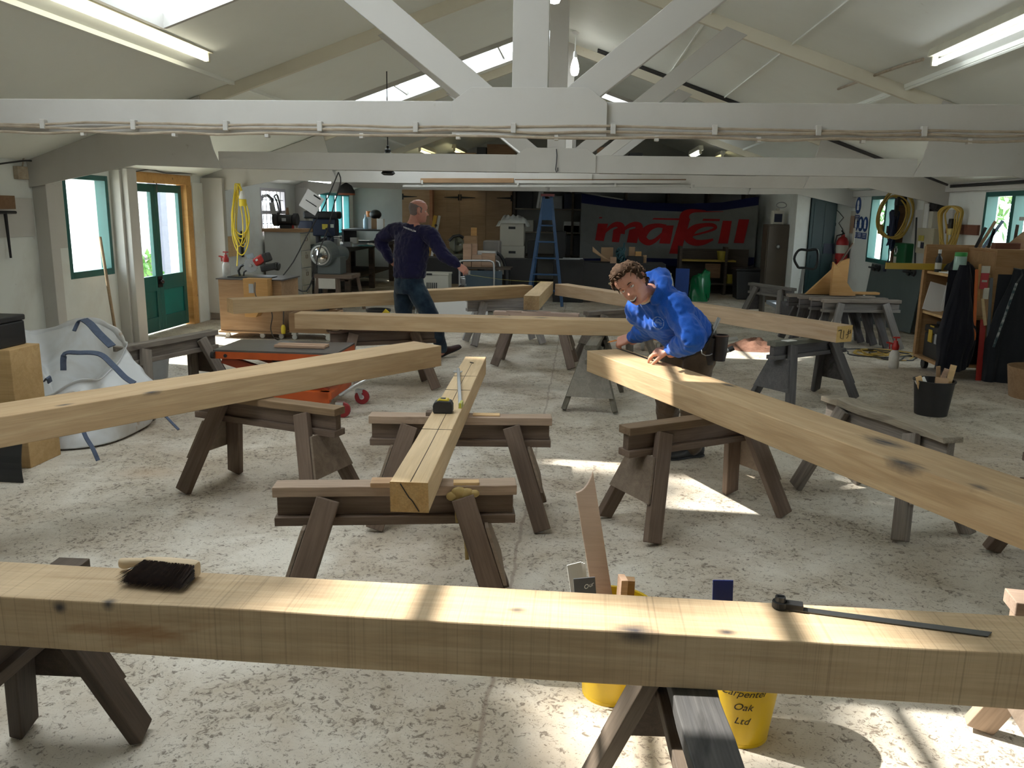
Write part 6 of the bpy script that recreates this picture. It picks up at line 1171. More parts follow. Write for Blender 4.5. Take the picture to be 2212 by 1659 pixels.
# glass sheet with suction lifters
a = at(1862,700,'Y',12.9); t = thing('glass_sheet', 'dark tinted glass sheet leaning on the right wall with two suction lifters', 'glass sheet', (0,0,0)); A0, A1 = V((4.30,13.05,.02)), V((4.56,11.75,.02)); up_ = V((.10,.03,.88)); n_ = (A1-A0).cross(up_).normalized()
M_TG = K('grey_tinted_glass', (.10,.125,.125), .12, 0, .2, 3); obj('pane', G().add([A0,A1,A1+up_,A0+up_,A0+n_*.01,A1+n_*.01,A1+up_+n_*.01,A0+up_+n_*.01], [(0,1,2,3),(7,6,5,4),(0,4,5,1),(1,5,6,2),(2,6,7,3),(3,7,4,0)]), M_TG, t)
for k in (.12,.80):
    c = A0+(A1-A0)*k+up_*.93; s_ = thing('suction_lifter', ['black suction lifter at the left top of the tinted glass sheet', 'black suction lifter at the right top of the tinted glass sheet'][k > .5], 'suction lifter', c); nn = -n_ if n_.x > 0 else n_
    ex = (A1-A0).normalized(); g = G()
    for sgn in (-.06,.06): g.cyl(ex*sgn+nn*.012, ex*sgn+nn*.035, .055, .045, 16)
    obj('sucker', g, M_BLACK, s_, smooth=True); obj('grip', G().tube([ex*-.06+nn*.03, ex*-.06+nn*.10, ex*.06+nn*.10, ex*.06+nn*.03], .014, 8), M_BLACK, s_, smooth=True)
a = wallpt(1957,690); one('black_jacket', 'black bag hanging low on the wall right of the glass sheet', 'bag', G().sph((-.05,0,0), (.06,.14,.26), 14), M_BLACK, (XR-.02, 11.55, .30), smooth=2)
# wall boards, cable coils, boxes
one('brown_shutter', 'brown timber shutter board at the right side of the far window', 'board', G().b2((XR-.13,12.80,.80),(XR,12.86,1.93)), M_BRN, bevel=.003)
pa, pb = wallpt(1930,470), wallpt(2008,540)
one('white_backboard', 'white painted board on the wall behind the round yellow cable coil', 'board', G().b2((XR-.025,11.15,.62),(XR,12.4,1.70)), M_BEAM, bevel=.002)
cA = wallpt(1975,421)+V((-.22,0,0)); R_ = random.Random(4); t = thing('extension_cable', 'round coil of dull yellow cable on the wall right of the far window', 'cable', cA); g = G()
for i in range(6):
    rr = .30+.03*R_.uniform(-1,1); oy, oz = .05*R_.uniform(-1,1), -.30+.03*R_.uniform(-1,1); g.tube([V((.72*(oy+rr*math.cos(a)*.8)-.01*i+.01*math.sin(3*a), -.5*(oy+rr*math.cos(a)*.8)+ .03*math.sin(a*2+i), oz+rr*math.sin(a)*1.05)) for a in [2*PI*k/28 for k in range(28)]], .011, 6, True)
obj('coil', g, K('dull_yellow_cable', (.42,.28,.05), .5), t, smooth=True); obj('hanger_hook', G().b2((-.02,-.06,-.15),(.1,.06,-.03)).b2((-.03,-.02,-.3),(.02,.02,-.15)), M_BLACK, t); obj('plug', G().lathe([(.03,-.06),(.04,-.05),(.04,.05),(.02,.08)], (-.16,.10,-.50), 12), K('dull_yellow_cable', (.42,.28,.05), .5), t, smooth=True)
cB = wallpt(2085,446)+V((-.06,0,0)); R_ = random.Random(6); t = thing('extension_cable', 'tall drooping hank of yellow cable on the red-brown wall batten', 'cable', cB); g = G(); pts = []
for L in range(8):
    kx = .10+.05*R_.random(); zl = -.48-.14*R_.random(); oy = .03*R_.uniform(-1,1)
    for k in range(12):
        a = PI/2+2*PI*k/12; s_ = math.sin(a); y_ = kx*math.cos(a)*(1.15 if s_ > 0 else .75+.3*R_.random()); pts.append((-.07-.006*L+.01*R_.uniform(-1,1)+.45*(oy+y_), -.9*(oy+y_), -.12+.12*s_ if s_ > 0 else -.12-(zl*-1-.12)*(-s_)))
obj('coil', G().tube([V(p) for p in cr(pts, 3)], .010, 6), K('dull_yellow_cable', (.42,.28,.05), .5), t, smooth=True); obj('plug', G().b2((-.10,-.03,-.27),(-.04,.05,-.15)), M_BLACK, t, .01); obj('plug_socket', G().b2((-.10,-.03,-.35),(-.05,.05,-.27)), K('cream_plug', (.6,.5,.2), .5), t, .008)
pb = wallpt(2085,496); one('red_brown_batten', 'red-brown timber batten on the wall behind the yellow hank', 'batten', G().b2((XR-.03,10.42,pb.z-.06),(XR,11.3,pb.z+.06)), wood('red_brown_batten', (.14,.05,.03), (.19,.08,.05), .3), bevel=.002)
cC = at(1937,455,'X',XR-.2); R_ = random.Random(8); t = thing('extension_cable', 'dark blue cable hank hanging in front of the far right window', 'cable', cC); g = G(); pts = []
for L in range(7):
    kx = .03+.05*R_.random(); zl = .40+.12*R_.random()
    for k in range(10): a = PI/2+2*PI*k/10; s_ = math.sin(a); pts.append((-.01*L+.02*R_.uniform(-1,1), .02*R_.uniform(-1,1)+kx*math.cos(a), -.05+.05*s_ if s_ > 0 else -.05-zl*(-s_)))
obj('coil', G().tube([V(p) for p in cr(pts, 3)], .014, 6), K('navy_cable', (.012,.022,.06), .5), t, smooth=True); obj('tail', G().tube([V(p) for p in cr([(-.02,.0,-.45),(-.02,.08,-.55),(-.02,.05,-.68),(-.02,.10,-.75)], 5)], .009, 6), M_BLACK, t, smooth=True); obj('plug', G().lathe([(.045,-.10),(.05,-.09),(.03,.0),(.015,.04)], (-.02,.10,-.78), 12), M_DKB, t, smooth=True); obj('socket', G().b2((-.05,.10,-.33),(.02,.2,-.22)), M_BLACK, t, .01)
p = wallpt(1963,548); t = thing('first_aid_box', 'green first aid box with white cross on the right wall', 'first aid box', (XR,p.y,p.z)); M_FA = K('first_aid_green', (.005,.10,.03), .4); obj('box', G().b2((-.14,-.22,-.15),(-.0,.22,.15)), M_FA, t, .02); obj('cross', G().b2((-.144,.09,-.02),(-.14,.15,.10)).b2((-.144,.06,.01),(-.14,.18,.07)), M_WHITEM, t); obj('white_label', G().b2((-.144,.07,-.14),(-.14,.17,-.05)), M_ARCH, t)
p = wallpt(1962,601); t = thing('dispenser', 'grey and black dispenser under the green first aid box', 'dispenser', (XR,p.y,p.z-.08)); obj('housing', G().b2((-.12,-.15,-.20),(0,.22,.24)), K('slate_grey_plastic', (.14,.17,.2), .4), t, .01); obj('front_panel', G().b2((-.135,-.15,-.20),(-.12,.02,.24)), M_BLACK, t, .004)
p = wallpt(1960,578); o = one('spirit_level', 'yellow spirit level sticking out from the shelf cart at left', 'spirit level', G().b2((-.42,-.012,0),(.30,.012,.065)), K('yellow_level', (.45,.3,.03), .4), (0,0,0), 0, bevel=.003)
LV = o
p = wallpt(2025,470); t = thing('fuse_box', 'white fuse box high on the right wall between the two yellow coils', 'fuse box', (XR,p.y,p.z)); obj('housing', G().b2((-.12,-.13,-.22),(0,.20,.22)), M_ARCH, t, .01); obj('cover', G().b2((-.135,-.02,-.14),(-.12,.12,.18)), M_WP, t, .006)
p = wallpt(2020,521); t = thing('fuse_box', 'cream consumer unit with warning labels below the white fuse box', 'fuse box', (XR,p.y,p.z)); obj('housing', G().b2((-.14,-.26,-.17),(0,.28,.17)), K('cream_box', (.42,.38,.27), .4), t, .012); g = G(); g.b2((-.145,.12,-.0),(-.14,.2,.07)).b2((-.145,.02,-.0),(-.14,.1,.07)); obj('yellow_label', g, K('yellow_label', (.45,.38,.04), .5), t); obj('white_label', G().b2((-.145,.12,-.09),(-.14,.2,-.01)), M_WP, t); obj('dark_label', G().b2((-.145,.0,-.1),(-.14,.1,-.02)), M_DKB, t)
for i, (x, y0, y1) in enumerate(((1985,470,600),(2012,430,560))):
    a, b2 = wallpt(x, y0), wallpt(x-4, y1); one('conduit', ['dark vertical conduit beside the cream backboard', 'dark bunch of cables by the white fuse box'][i], 'conduit', G().tube([a+V((-.03,0,0)), (a+b2)/2+V((-.03,.01,0)), b2+V((-.03,0,0))], .015, 6), M_BLK2)
p = wallpt(2035,432); one('junction_box', 'dark junction box in the corner under the roof plate on the right', 'junction box', G().b2((-.12,-.15,-.13),(0,.12,.12)).sph((-.12,-.1,-.05), .07), M_BLK2, (XR,p.y,p.z-.02))
# shelf cart --------------------------------------------------------------------------
CX0, CY0 = 3.62, 8.55        # front left foot
t = thing('shelf_cart', 'tall plywood shelf cart on castors hung with saws and jackets at the right', 'shelf cart', (CX0, CY0, 0)); CRt = 0
M_PLC = wood('warm_plywood', (.30,.165,.07), (.40,.24,.115), .3); H_ = 1.30
# open end faces left (-X); a long side faces the camera
Lx, Ly = 1.45, .62
obj('base_board', G().b2((0,-.02,.12),(Lx,Ly+.02,.15)), M_PLC, t, .003); obj('side_panel', G().b2((.42,-.02,.15),(Lx,.0,H_-.02)), M_PLC, t, .003); obj('back_panel', G().b2((0,Ly-.02,.15),(.44,Ly,H_)).b2((.42,0,.15),(.44,Ly,H_-.03)), M_PLC, t, .003); obj('side_panel', G().b2((.0,Ly,.15),(Lx,Ly+.02,H_+.02)), M_PLC, t, .003)
for z in (.60,1.02): obj('shelf', G().b2((.02,0.02,z),(.42,Ly-.02,z+.025)), wood('shelf_pine', (.45,.28,.12), (.55,.37,.18), .3), t)
obj('top_board', G().b2((.42,-.02,H_-.02),(Lx,Ly,H_)), M_PLC, t); obj('end_post', G().b2((.0,-.02,.15),(.03,.04,.60)) if False else G().b2((-.01,Ly-.04,.15),(.02,Ly+.02,H_)), M_PLC, t)
for xx, yy in ((.10,.05),(Lx-.1,.05),(.10,Ly-.05),(Lx-.1,Ly-.05)): obj('castor', G().cyl((xx-.02,yy,.055),(xx+.02,yy,.055),.055,None,18).b2((xx-.03,yy-.03,.10),(xx+.03,yy+.03,.12)), M_BLACK, t, smooth=True)
LV.location = (CX0-.02, CY0+.50, 1.06)
def cz(x, y, Y): return at(x, y, 'Y', Y)
CYF = CY0-.02
def jacket(label, x0, x1, y0, y1, dep, mat, seed, cut=0):
    pa, pb = at(x0, y0, 'Y', CYF-.05), at(x1, y1, 'Y', CYF-.05); w_ = pb.x-pa.x; h_ = pa.z-pb.z; R_ = random.Random(seed); g = G()
    def f(u, v_):
        a = PI*u; k = (.28+.72*min(1, v_*1.6))*(1-.18*max(0, v_-.75)*4*abs(math.cos(a+1))); zz = pa.z-h_*v_*(1-cut*max(0, u-.55)*v_*1.0)
        return V((pa.x+w_*(.5-.5*math.cos(a)*k)+.02*MN.noise((v_*4+seed, u*3, 1)), CYF-.015-dep*math.sin(a)**.7*k*(1+.35*MN.noise((u*4.5, v_*3.5, seed)))-.01*math.sin(14*a+4*v_)*v_, zz))
    g.grid(f, 40, 36); g.grid(lambda u, v_: V((pa.x+w_*(.1+.8*u), CYF-.012, pa.z-h_*(.05+.85*v_))), 2, 2)
    return one('jacket', label, 'jacket', g, mat, smooth=2)
M_JK = cloth('black_jacket_cloth', (.008,.008,.012), (.012,.012,.018)); M_JK2 = cloth('charcoal_jacket_cloth', (.018,.02,.024), (.025,.028,.03))
jacket('long black jacket hanging at the left end of the shelf cart side', 2046,2099,572,800,.15,M_JK,2,.18); jacket('dark charcoal jacket hanging at the right end of the shelf cart side', 2150,2235,580,835,.13,M_JK2,5)
def hang(name, label, cat, x0, y0, x1, y1, w_, th, m_, off=.03, parts=()):
    a, b2 = at(x0, y0, 'Y', CYF-off), at(x1, y1, 'Y', CYF-off); t = thing(name, label, cat, (0,0,0)); obj(parts[0] if parts else 'shaft', G().bar(a, b2, w_, th, (0,-1,0)), m_, t, .003); return t, a, b2
t, a, b2 = hang('pry_bar', 'orange bar hanging on the shelf cart side beside the black jacket', 'bar', 2110,582,2104,714,.028,.015,K('orange_bar', (.48,.10,.015), .4), .10); obj('hooked_end', G().tube([V(p) for p in cr([tuple(at(x, y, 'Y', CYF-.12)) for x, y in ((2076,705),(2086,702),(2098,708),(2104,718),(2103,735))], 4)], .018, 8), K('orange_bar', (.48,.10,.015), .4), t, smooth=True)
t, a, b2 = hang('rip_saw', 'long red bar hanging low on the shelf cart side', 'bar', 2124,690,2112,832,.055,.012,K('red_bar', (.36,.025,.02), .4))
t, a, b2 = hang('steel_straightedge', 'long grey steel straightedge hanging on the shelf cart side', 'straightedge', 2142,600,2128,835,.03,.01,K('grey_edge', (.13,.14,.15), .4, .5))
t, a, b2 = hang('wood_lath', 'short wooden lath hanging beside the orange bar', 'lath', 2117,570,2113,650,.025,.015,M_PLYO)
t, a, b2 = hang('paddle_sign', 'red and white wooden-handled paddle hanging on the shelf cart side', 'paddle', 2122,645,2128,703,.028,.02,wood('pale_handle', (.5,.38,.2), (.6,.46,.27), .2), .04, ('handle',))
p0 = at(2130,576,'Y',CYF-.04); p1 = at(2128,645,'Y',CYF-.04); hz_ = p0.z-p1.z; obj('blade', G().box((p0.x,CYF-.04,p0.z-hz_*.35), (.075,.012,hz_*.7)), K('red_paddle', (.42,.03,.04), .45), t); obj('white_end', G().box((p0.x,CYF-.041,p0.z-hz_*.09), (.077,.014,hz_*.22)), M_ARCH, t); obj('white_neck', G().box((p1.x,CYF-.04,p1.z+.05), (.05,.014,.11)), M_ARCH, t); obj('white_mark', G().box((p0.x,CYF-.048,p0.z-hz_*.45), (.05,.003,.02)), M_ARCH, t)
t, a, b2 = hang('paint_pole', 'slanting dark pole splashed with white paint hanging at the right of the shelf cart', 'pole', 2196,612,2146,750,.018,.018,plain('paint_splashed_pole', (.02,.05,.06), .5, 0, .9, 22, dcol=(.6,.6,.58)), .19); obj('hook', G().tube([at(x, y, 'Y', CYF-.19) for x, y in ((2196,612),(2208,594),(2206,583),(2190,580))], .008, 6), M_DKST, t)
# things on the cart
zt1 = 1.045; zt2 = .625
def onc(x, Y, z): return (at(x, 600, 'Y', Y).x, Y, z)
t = thing('bottle', 'green-capped clear jar standing on the shelf cart', 'jar', (CX0+.50, CY0+.12, H_)); 
zj = at(2075,545,'Y',CY0+.12).z-H_; pj = at(2075,560,'Y',CY0+.12); t.location.x = pj.x; t.location.z = max(zt1, 1.045) if pj.x < CX0+.38 else H_
zj = at(2075,545,'Y',CY0+.12).z - t.location.z
obj('jar', G().lathe([(.055,0),(.06,.01),(.058,zj*.8),(.05,zj*.84)], (0,0,0), 20), plain('pale_green_plastic', (.28,.42,.36), .15, 0, .2), t, smooth=True); obj('screw_cap', G().lathe([(.055,zj*.82),(.057,zj*.83),(.056,zj),(0,zj)], (0,0,0), 20), K('green_cap', (.03,.28,.05), .4), t, smooth=True)
p = at(1997,565,'Y',CY0+.3); t = thing('bottle', 'small black bottle with white top at the left of the shelf cart', 'bottle', (CX0+.06, CY0+.42, zt1)); obj('bottle', G().lathe([(.03,0),(.032,.01),(.032,.14),(.014,.17),(.014,.19)], (0,0,0), 16), M_BLACK, t, smooth=True); obj('label', G().lathe([(.0325,.03),(.033,.035),(.033,.09),(.0325,.095)], (0,0,0), 16, None, False), M_ARCH, t); obj('top', G().cyl((0,0,.19),(0,0,.23),.016), M_WP, t)
g = G(); g.grid(lambda u, v_: V(((u-.5)*.24, (v_-.5)*.3, .12*(math.sin(PI*u)*math.sin(PI*v_))**.5*(1+.5*MN.noise((u*5,v_*5,7))))), 14, 14); one('cloth_cap', 'black cap lying on the papers on the shelf cart', 'cap', g, M_JK, (CX0+.26, CY0+.38, zt1+.02), smooth=2)
one('papers', 'pile of white papers on the upper shelf of the cart', 'paper', G().box((0,0,.004),(.3,.34,.008),rz(.1)).box((.02,-.03,.012),(.27,.3,.006),rz(-.15)), M_PAPER, (CX0+.22, CY0+.22, zt1))
for i, (xx, yy, rx) in enumerate(((.10,.50,.25),(.28,.38,.18))): one('paper_sheet', ['white sheet leaning at the back of the middle cart shelf, left', 'lined white sheet leaning on the middle cart shelf, right'][i], 'paper', G().b2((-.10-.04*i,-.003,0),(.10+.04*i,.003,.30)), M_PAPER, (CX0+xx-.02, CY0+yy, zt2), MX.Rotation(-.18,3,'X') @ MX.Rotation(rx,3,'Y'))
one('red_pot', 'dark red pot on the middle shelf of the cart', 'pot', G().lathe([(.03,0),(.045,.03),(.045,.08),(.03,.1),(0,.1)], (0,0,0), 16), K('dark_red', (.16,.015,.02), .4), (CX0+.27, CY0+.15, zt2), smooth=True)
t = thing('tool_box', 'big black plastic tool box with yellow catch at the bottom of the shelf cart', 'tool box', (CX0+.22, CY0+.27, .15)); obj('box_body', G().b2((-.18,-.24,0),(.18,.24,.26)), M_BLACK, t, .015); obj('lid', G().b2((-.185,-.245,.265),(.185,.245,.34)).b2((-.1,-.18,.34),(.12,.18,.38)), M_BLACK, t, .015); obj('yellow_catch', G().b2((-.19,.03,.17),(-.18,.12,.30)).b2((-.188,.0,.33),(-.183,.10,.345)), K('yellow_level', (.45,.3,.03), .4), t); obj('grey_latch', G().b2((-.19,-.16,.17),(-.18,-.04,.27)), M_GREYP, t); obj('handle', G().tube([(0,-.12,.38),(0,-.10,.43),(0,.10,.43),(0,.12,.38)], .012, 8), M_GREYP, t, smooth=True)
for i, (x, lean, m_, L) in enumerate(((2118,.22,M_BLK2,.22),(2125,.28,M_PLYB,.30),(2134,.33,K('blue_ruler', (.2,.3,.45), .4),.32),(2145,.12,M_DKST,.2),(2200,.02,M_DKW,.24))):
    p = at(x-14, 560, 'Y', CY0+.45); o = one('marking_tool', ['short dark tool leaning at the back of the cart top', 'wooden strip leaning at the back of the cart top', 'pale blue strip leaning at the back of the cart top', 'thin steel rod leaning at the back of the cart top', 'dark stick standing at the right of the cart top'][i], 'tool', G().box((0,0,L/2),(.03,.008,L)), m_, (p.x, CY0+.45, H_), MX.Rotation(lean*1.6,3,'Y'))
one('brick_block', 'red-brown block lying on the cart top', 'block', G().b2((-.12,-.05,0),(.12,.05,.06)), wood('red_brown_batten2', (.14,.05,.03), (.19,.08,.05), .3), (CX0+.62, CY0+.25, H_), bevel=.004)
p = at(2165,562,'Y',CY0+.3); o = one('wedge_template', 'big tan triangular template standing on the cart top at the right edge', 'template', G().prism([(0,0),(.55,0),(.55,.48),(.42,.40)], (0,0,0), (1,0,0), (0,0,1), .02), M_PLYB, (p.x, CY0+.34, H_), bevel=.002)
one('grey_pad', 'grey sanding pad lying on the cart top at the right edge', 'pad', G().b2((-.12,-.06,0),(.12,.06,.05)), M_GREYP, (CX0+1.0, CY0+.1, H_), bevel=.01)
# floor things on the right
p = F(1929,795); sprayer('red and white pump sprayer standing on the floor by the shelf cart', (p.x, p.y, 0), 1.15)
p = F(1900,768); R_ = random.Random(12); t = thing('extension_cable', 'tangle of black and yellow cable on the floor behind the pump sprayer', 'cable', (p.x, p.y, 0))
for nm, m_, k in (('yellow_cable', K('dull_yellow_cable', (.42,.28,.05), .5), 5), ('black_cable', M_BLACK, 3)):
    g = G()
    for i in range(k): 
        rx, ry, ox, oy = R_.uniform(.15,.35), R_.uniform(.12,.3), R_.uniform(-.12,.2), R_.uniform(-.15,.15); g.tube([V((ox+rx*math.cos(a)*(1+.2*math.sin(3*a+i)), oy+ry*math.sin(a), .008+.012*(i%3))) for a in [2*PI*j/20 for j in range(20)]], .008, 5, True)
    obj(nm, g, m_, t, smooth=True)
def bucket(label, loc, r0, r1, h, mat, cat='bucket'):
    t = thing('bucket', label, cat, loc); obj('pail', G().lathe([(r0,0),(r1,h*.97),(r1*1.06,h*.97),(r1*1.06,h),(r1*.97,h),(r0*.95,.012),(0,.012)], (0,0,0), 30), mat, t, smooth=True); return t
p = F(2025,903); bk = bucket('black bucket full of wood offcuts on the floor before the shelf cart', (p.x, p.y+.14, 0), .125, .155, .29, M_BLACK); hb_ = .29
R_ = random.Random(3)
for i, (x, y, z, rx, ry, w_, l, lb) in enumerate(((-.08,-.02,.12,.2,-.35,.045,.22,'narrow pale stick leaning left in the black bucket'),(-.05,-.05,.14,-.2,-.45,.08,.18,'wide white offcut leaning left in the black bucket'),(.0,.0,.10,.1,.25,.035,.30,'brown stick in the middle of the black bucket'),(.03,-.07,.16,-.3,.1,.10,.16,'broad pale board at the front of the black bucket'),(.06,.04,.10,.15,-.15,.03,.31,'curved brown lath at the back of the black bucket'),(.09,.0,.12,-.1,.2,.045,.30,'upright pale offcut at the right of the black bucket'))):
    o = one('wood_offcut', lb, 'offcut', G().box((0,0,l/2),(w_,.018,l)), [M_PINE,M_PAPER,M_PINK,M_PACK,M_PLYB,M_PINE][i], (p.x+x, p.y+.14+y, z), MX.Rotation(rx,3,'X') @ MX.Rotation(ry,3,'Y'))
p = F(2200,862); one('curved_ply', 'curved plywood offcut at the right edge below the jackets', 'offcut', G().lathe([(.22,0),(.26,.28),(.25,.28),(.21,0)], (0,0,0), 24), M_PLYB, (p.x+.20, p.y+.1, 0), smooth=True)
# sawdust heap, orange pallet truck, sack truck
g = G(); p = F(1632,752)
def heap(u, v_):
    a = 2*PI*u; r_ = v_; k = (.32+.10*MN.noise((math.cos(a)*1.5, math.sin(a)*1.5, 2)))*r_; h = .11*max(0, 1-r_**1.6)*(1+.5*MN.noise((r_*4*math.cos(a), r_*4*math.sin(a), 0))) + .012*MN.noise((r_*22*math.cos(a), r_*22*math.sin(a), 1))*(r_ < .98); return V((k*math.cos(a)*1.15, k*math.sin(a), max(.002, h)))
g.grid(heap, 70, 30); o = one('sawdust_heap', 'heap of reddish sawdust and shavings on the floor behind the man in blue', 'sawdust', g, plain('reddish_sawdust', (.20,.10,.065), .95, 0, .8, 40, dcol=(.14,.06,.035)), (p.x, p.y, 0), smooth=2); o['kind'] = 'stuff'
p = F(1415,757); t = thing('lift_truck', 'orange lifting trolley on pale wheels on the floor behind the blue man\'s arm', 'trolley', (p.x, p.y, 0)); M_OR2 = K('bright_orange', (.62,.17,.01), .4); obj('frame_rail', G().bar((-.22,.0,.20),(.20,-.05,.13),.05,.07), M_OR2, t, .004); obj('frame_rail', G().bar((-.2,.35,.26),(.25,.3,.2),.05,.07), M_OR2, t, .004); obj('cross_plate', G().b2((-.3,.0,.18),(-.1,.35,.2)).b2((-.15,.1,.27),(.2,.3,.29)), M_OR2, t); obj('jack_post', G().bar((-.2,.2,.1),(-.28,.2,.42),.05,.05), M_OR2, t, .004)
for xx, yy in ((-.15,-.02),(.03,-.04),(-.12,.36),(.1,.32)): obj('wheel', G().cyl((xx-.018,yy,.05),(xx+.018,yy,.05),.05,None,18), K('grey_white_wheel', (.45,.44,.42), .5), t, smooth=True)
t = thing('sack_truck', 'low trolley with bright metal arms and one wheel behind the blue man\'s tool belt', 'trolley', (1.45,8.9,0)); sp_ = lambda x, y, Y: at(x, y, 'Y', Y) - V((1.45,8.9,0))
obj('arm', G().bar(sp_(1533,773,8.9), sp_(1583,752,8.9), .05, .03, (0,-.5,1)), M_ALU, t, .006); obj('arm', G().bar(sp_(1553,737,9.2), sp_(1594,731,9.2), .05, .03, (0,-.5,1)), M_ALU, t, .006); obj('arm_grip', G().bar(sp_(1574,756,8.88), sp_(1585,751,8.88), .055, .034, (0,-.5,1)), M_BLACK, t, .006)
obj('cross_tube', G().cyl(sp_(1545,740,9.2), sp_(1540,768,8.95), .018), M_DKST, t); cw = sp_(1534,781,8.85); cw.z = .085; obj('tyre', G().lathe([(.06,-.02),(.085,-.018),(.085,.018),(.06,.02)], cw, 22, MX.Rotation(1.2,3,'Z') @ MX.Rotation(PI/2,3,'X'), False), K('rusty_tyre', (.09,.05,.035), .8), t, smooth=True); obj('hub', G().lathe([(0,-.012),(.06,-.006),(.06,.006),(0,.012)], cw, 20, MX.Rotation(1.2,3,'Z') @ MX.Rotation(PI/2,3,'X')), K('grey_white_wheel', (.45,.44,.42), .5), t, smooth=True)
a = at(1318,612,'Z',.735); t = thing('mallet', 'wooden-handled black mallet lying on the far right rafter', 'mallet', (a.x, a.y, .70)); hd = V((math.cos(-.2), math.sin(-.2), 0)); obj('handle', G().lathe([(.010,0),(.018,.02),(.016,.1),(.013,.24)], (-.02,0,.03), 12, MX.Rotation(PI/2,3,'Y')), wood('pale_handle', (.5,.38,.2), (.6,.46,.27), .2), t, smooth=True); obj('ferrule', G().cyl((.10,0,.035),(.125,0,.035),.038,None,18), M_PINK, t, smooth=True); obj('mallet_head', G().cyl((.126,0,.04),(.26,0,.04),.04,None,18), M_BLACK, t, smooth=True)
# ================================================================ lamps and wiring in the roof
M_TUBE = emit('fluorescent_glow', (1,.95,.76), 9); M_TUBEW = emit('fluorescent_glow_cool', (.92,.97,1), 9); M_TUBEY = emit('fluorescent_glow_yellow', (1,.9,.5), 6); M_FIT = K('cream_light_fitting', (.55,.53,.42), .5)
def fluoro(label, X, Y0, Y1, z, side, tube):
    t = thing('fluorescent_light', label, 'light', (X, Y0, z)); L = Y1-Y0
    obj('housing', G().prism([(-.05,.045),(.05,.045),(.035,.12),(-.035,.12)], (0,0,0), (1,0,0), (0,0,1), -L).b2((-.022,0,-.02),(.022,.03,.05)).b2((-.022,L-.03,-.02),(.022,L,.05)), M_FIT, t, .003)
    obj('tube', G().cyl((0,.03,0),(0,L-.03,0),.019,None,12), tube, t, smooth=True); return t
p = at(449,129,'X',-3.04); fluoro('long yellowish fluorescent tube on the left slope of the ceiling, nearest the camera', -3.04, p.y-2.3, p.y, p.z, 1, M_TUBE)
p = at(2016,138,'X',2.50); fluoro('long white fluorescent tube on the right slope of the ceiling, at the top right', 2.50, p.y-2.3, p.y, p.z, -1, M_TUBEW)
for (x, y), X, L, m_, lb in (((938,309),-3.0,1.5,M_TUBEY,'yellow fluorescent tube far back on the left slope, the higher of two'),((1004,336),-2.6,1.5,M_TUBEY,'yellow fluorescent tube far back on the left slope, the lower of two'),((1492,341),1.9,1.3,M_TUBEW,'white fluorescent tube far back on the right slope above the second roof tie'),((1551,319),2.5,.6,M_TUBEY,'tiny yellow fluorescent tube far back on the right slope'),((714,394),-4.25,1.6,M_TUBEW,'white fluorescent tube under the eaves above the pillar drill')):
    p = at(x, y, 'X', X); p.y = min(p.y, 18.6)
    if abs(p.z-ZC(X)) > .02 and p.z > ZC(X)-.16: 
        k = (ZC(X)-.16-1.6)/(p.z-1.6); p = V((X, p.y, ZC(X)-.16))
    yy = (p.y-L, p.y) if True else 0; fluoro(lb, X, yy[0], yy[1], p.z, 1, m_)
M_BULB = emit('bulb_glow', (1,.96,.88), 16.0)
def pendant(label, x, y, Y, X=None, r_=.05):
    p = at(x, y, 'Y', Y); zc = ZC(p.x); t = thing('pendant_bulb', label, 'light', (p.x, Y, zc)); h = zc-p.z
    obj('ceiling_rose', G().lathe([(0,-.035),(.03,-.03),(.055,-.005),(.055,0),(0,0)], (0,0,0), 20), M_WP, t, smooth=True); obj('flex', G().cyl((0,0,-.03),(0,0,-h+.28),.005), M_WP, t); obj('lamp_holder', G().lathe([(.018,.0),(.024,-.03),(.026,-.07),(.02,-.075)], (0,0,-h+.30), 16), M_WP, t, smooth=True)
    obj('bulb', G().lathe([(.018,.075),(.026,.06),(.044,.0),(.052,-.05),(.050,-.09),(.034,-.125),(0,-.135)], (0,0,-h+.135+.02), 20), M_BULB, t, smooth=True)
pendant('bare glowing bulb on a white flex hanging behind the king posts', 1241,168,10.6); pendant('bare glowing bulb at the top edge of the picture beside the near king post', 1197,16,6.0)
# wiring clipped along the near tie beam
t = thing('cable_run', 'bunch of brownish cables clipped along the bottom of the nearest roof tie beam', 'cable', (0,3.985,1.955)); M_OLDC = K('old_cream_cable', (.40,.34,.26), .6, 0, .6, 14, dcol=(.18,.12,.07)); R_ = random.Random(2)
for k in range(3):
    pts = [(-3.3+.22*i, -.006-.004*k, .024-.022*k+.007*R_.uniform(-1,1)) for i in range(31)]; obj('cable', G().tube([V(p) for p in cr(pts, 4)], .0062, 6), M_OLDC, t, smooth=True)
g = G()
for i in range(14): x = -3.1+.46*i; obj('cable_clip', G().b2((x-.012,-.020,-.004),(x+.012,.012,.042)), M_BEAM, t, .003); obj('cable_clip', G().b2((x+.2-.010,-.018,-.034),(x+.2+.010,.012,-.010)), M_BEAM, t, .003)
one('wire_hook', 'thin wire hook hanging on the gusset of the second roof truss', 'hook', G().tube([at(x, y, 'Y', 7.66) for x, y in ((1202,322),(1203,335),(1202,352),(1200,366),(1202,372),(1205,369),(1205,362))], .0045, 6), M_DKST)
p = at(838,345,'Y',9.4); t = thing('hanging_lantern', 'dark metal lantern-like fitting hanging behind the second roof tie', 'lantern', p); obj('lantern_body', G().lathe([(0,.16),(.015,.15),(.012,.12),(.035,.11),(.03,.08),(.06,.06),(.13,-.02),(.13,-.05),(.06,-.12),(.08,-.15),(.05,-.17),(0,-.17)], (0,0,0), 22), M_IRON, t, smooth=True); obj('chain', G().cyl((0,0,.15),(0,0,ZC(p.x)-p.z),.006), M_IRON, t)
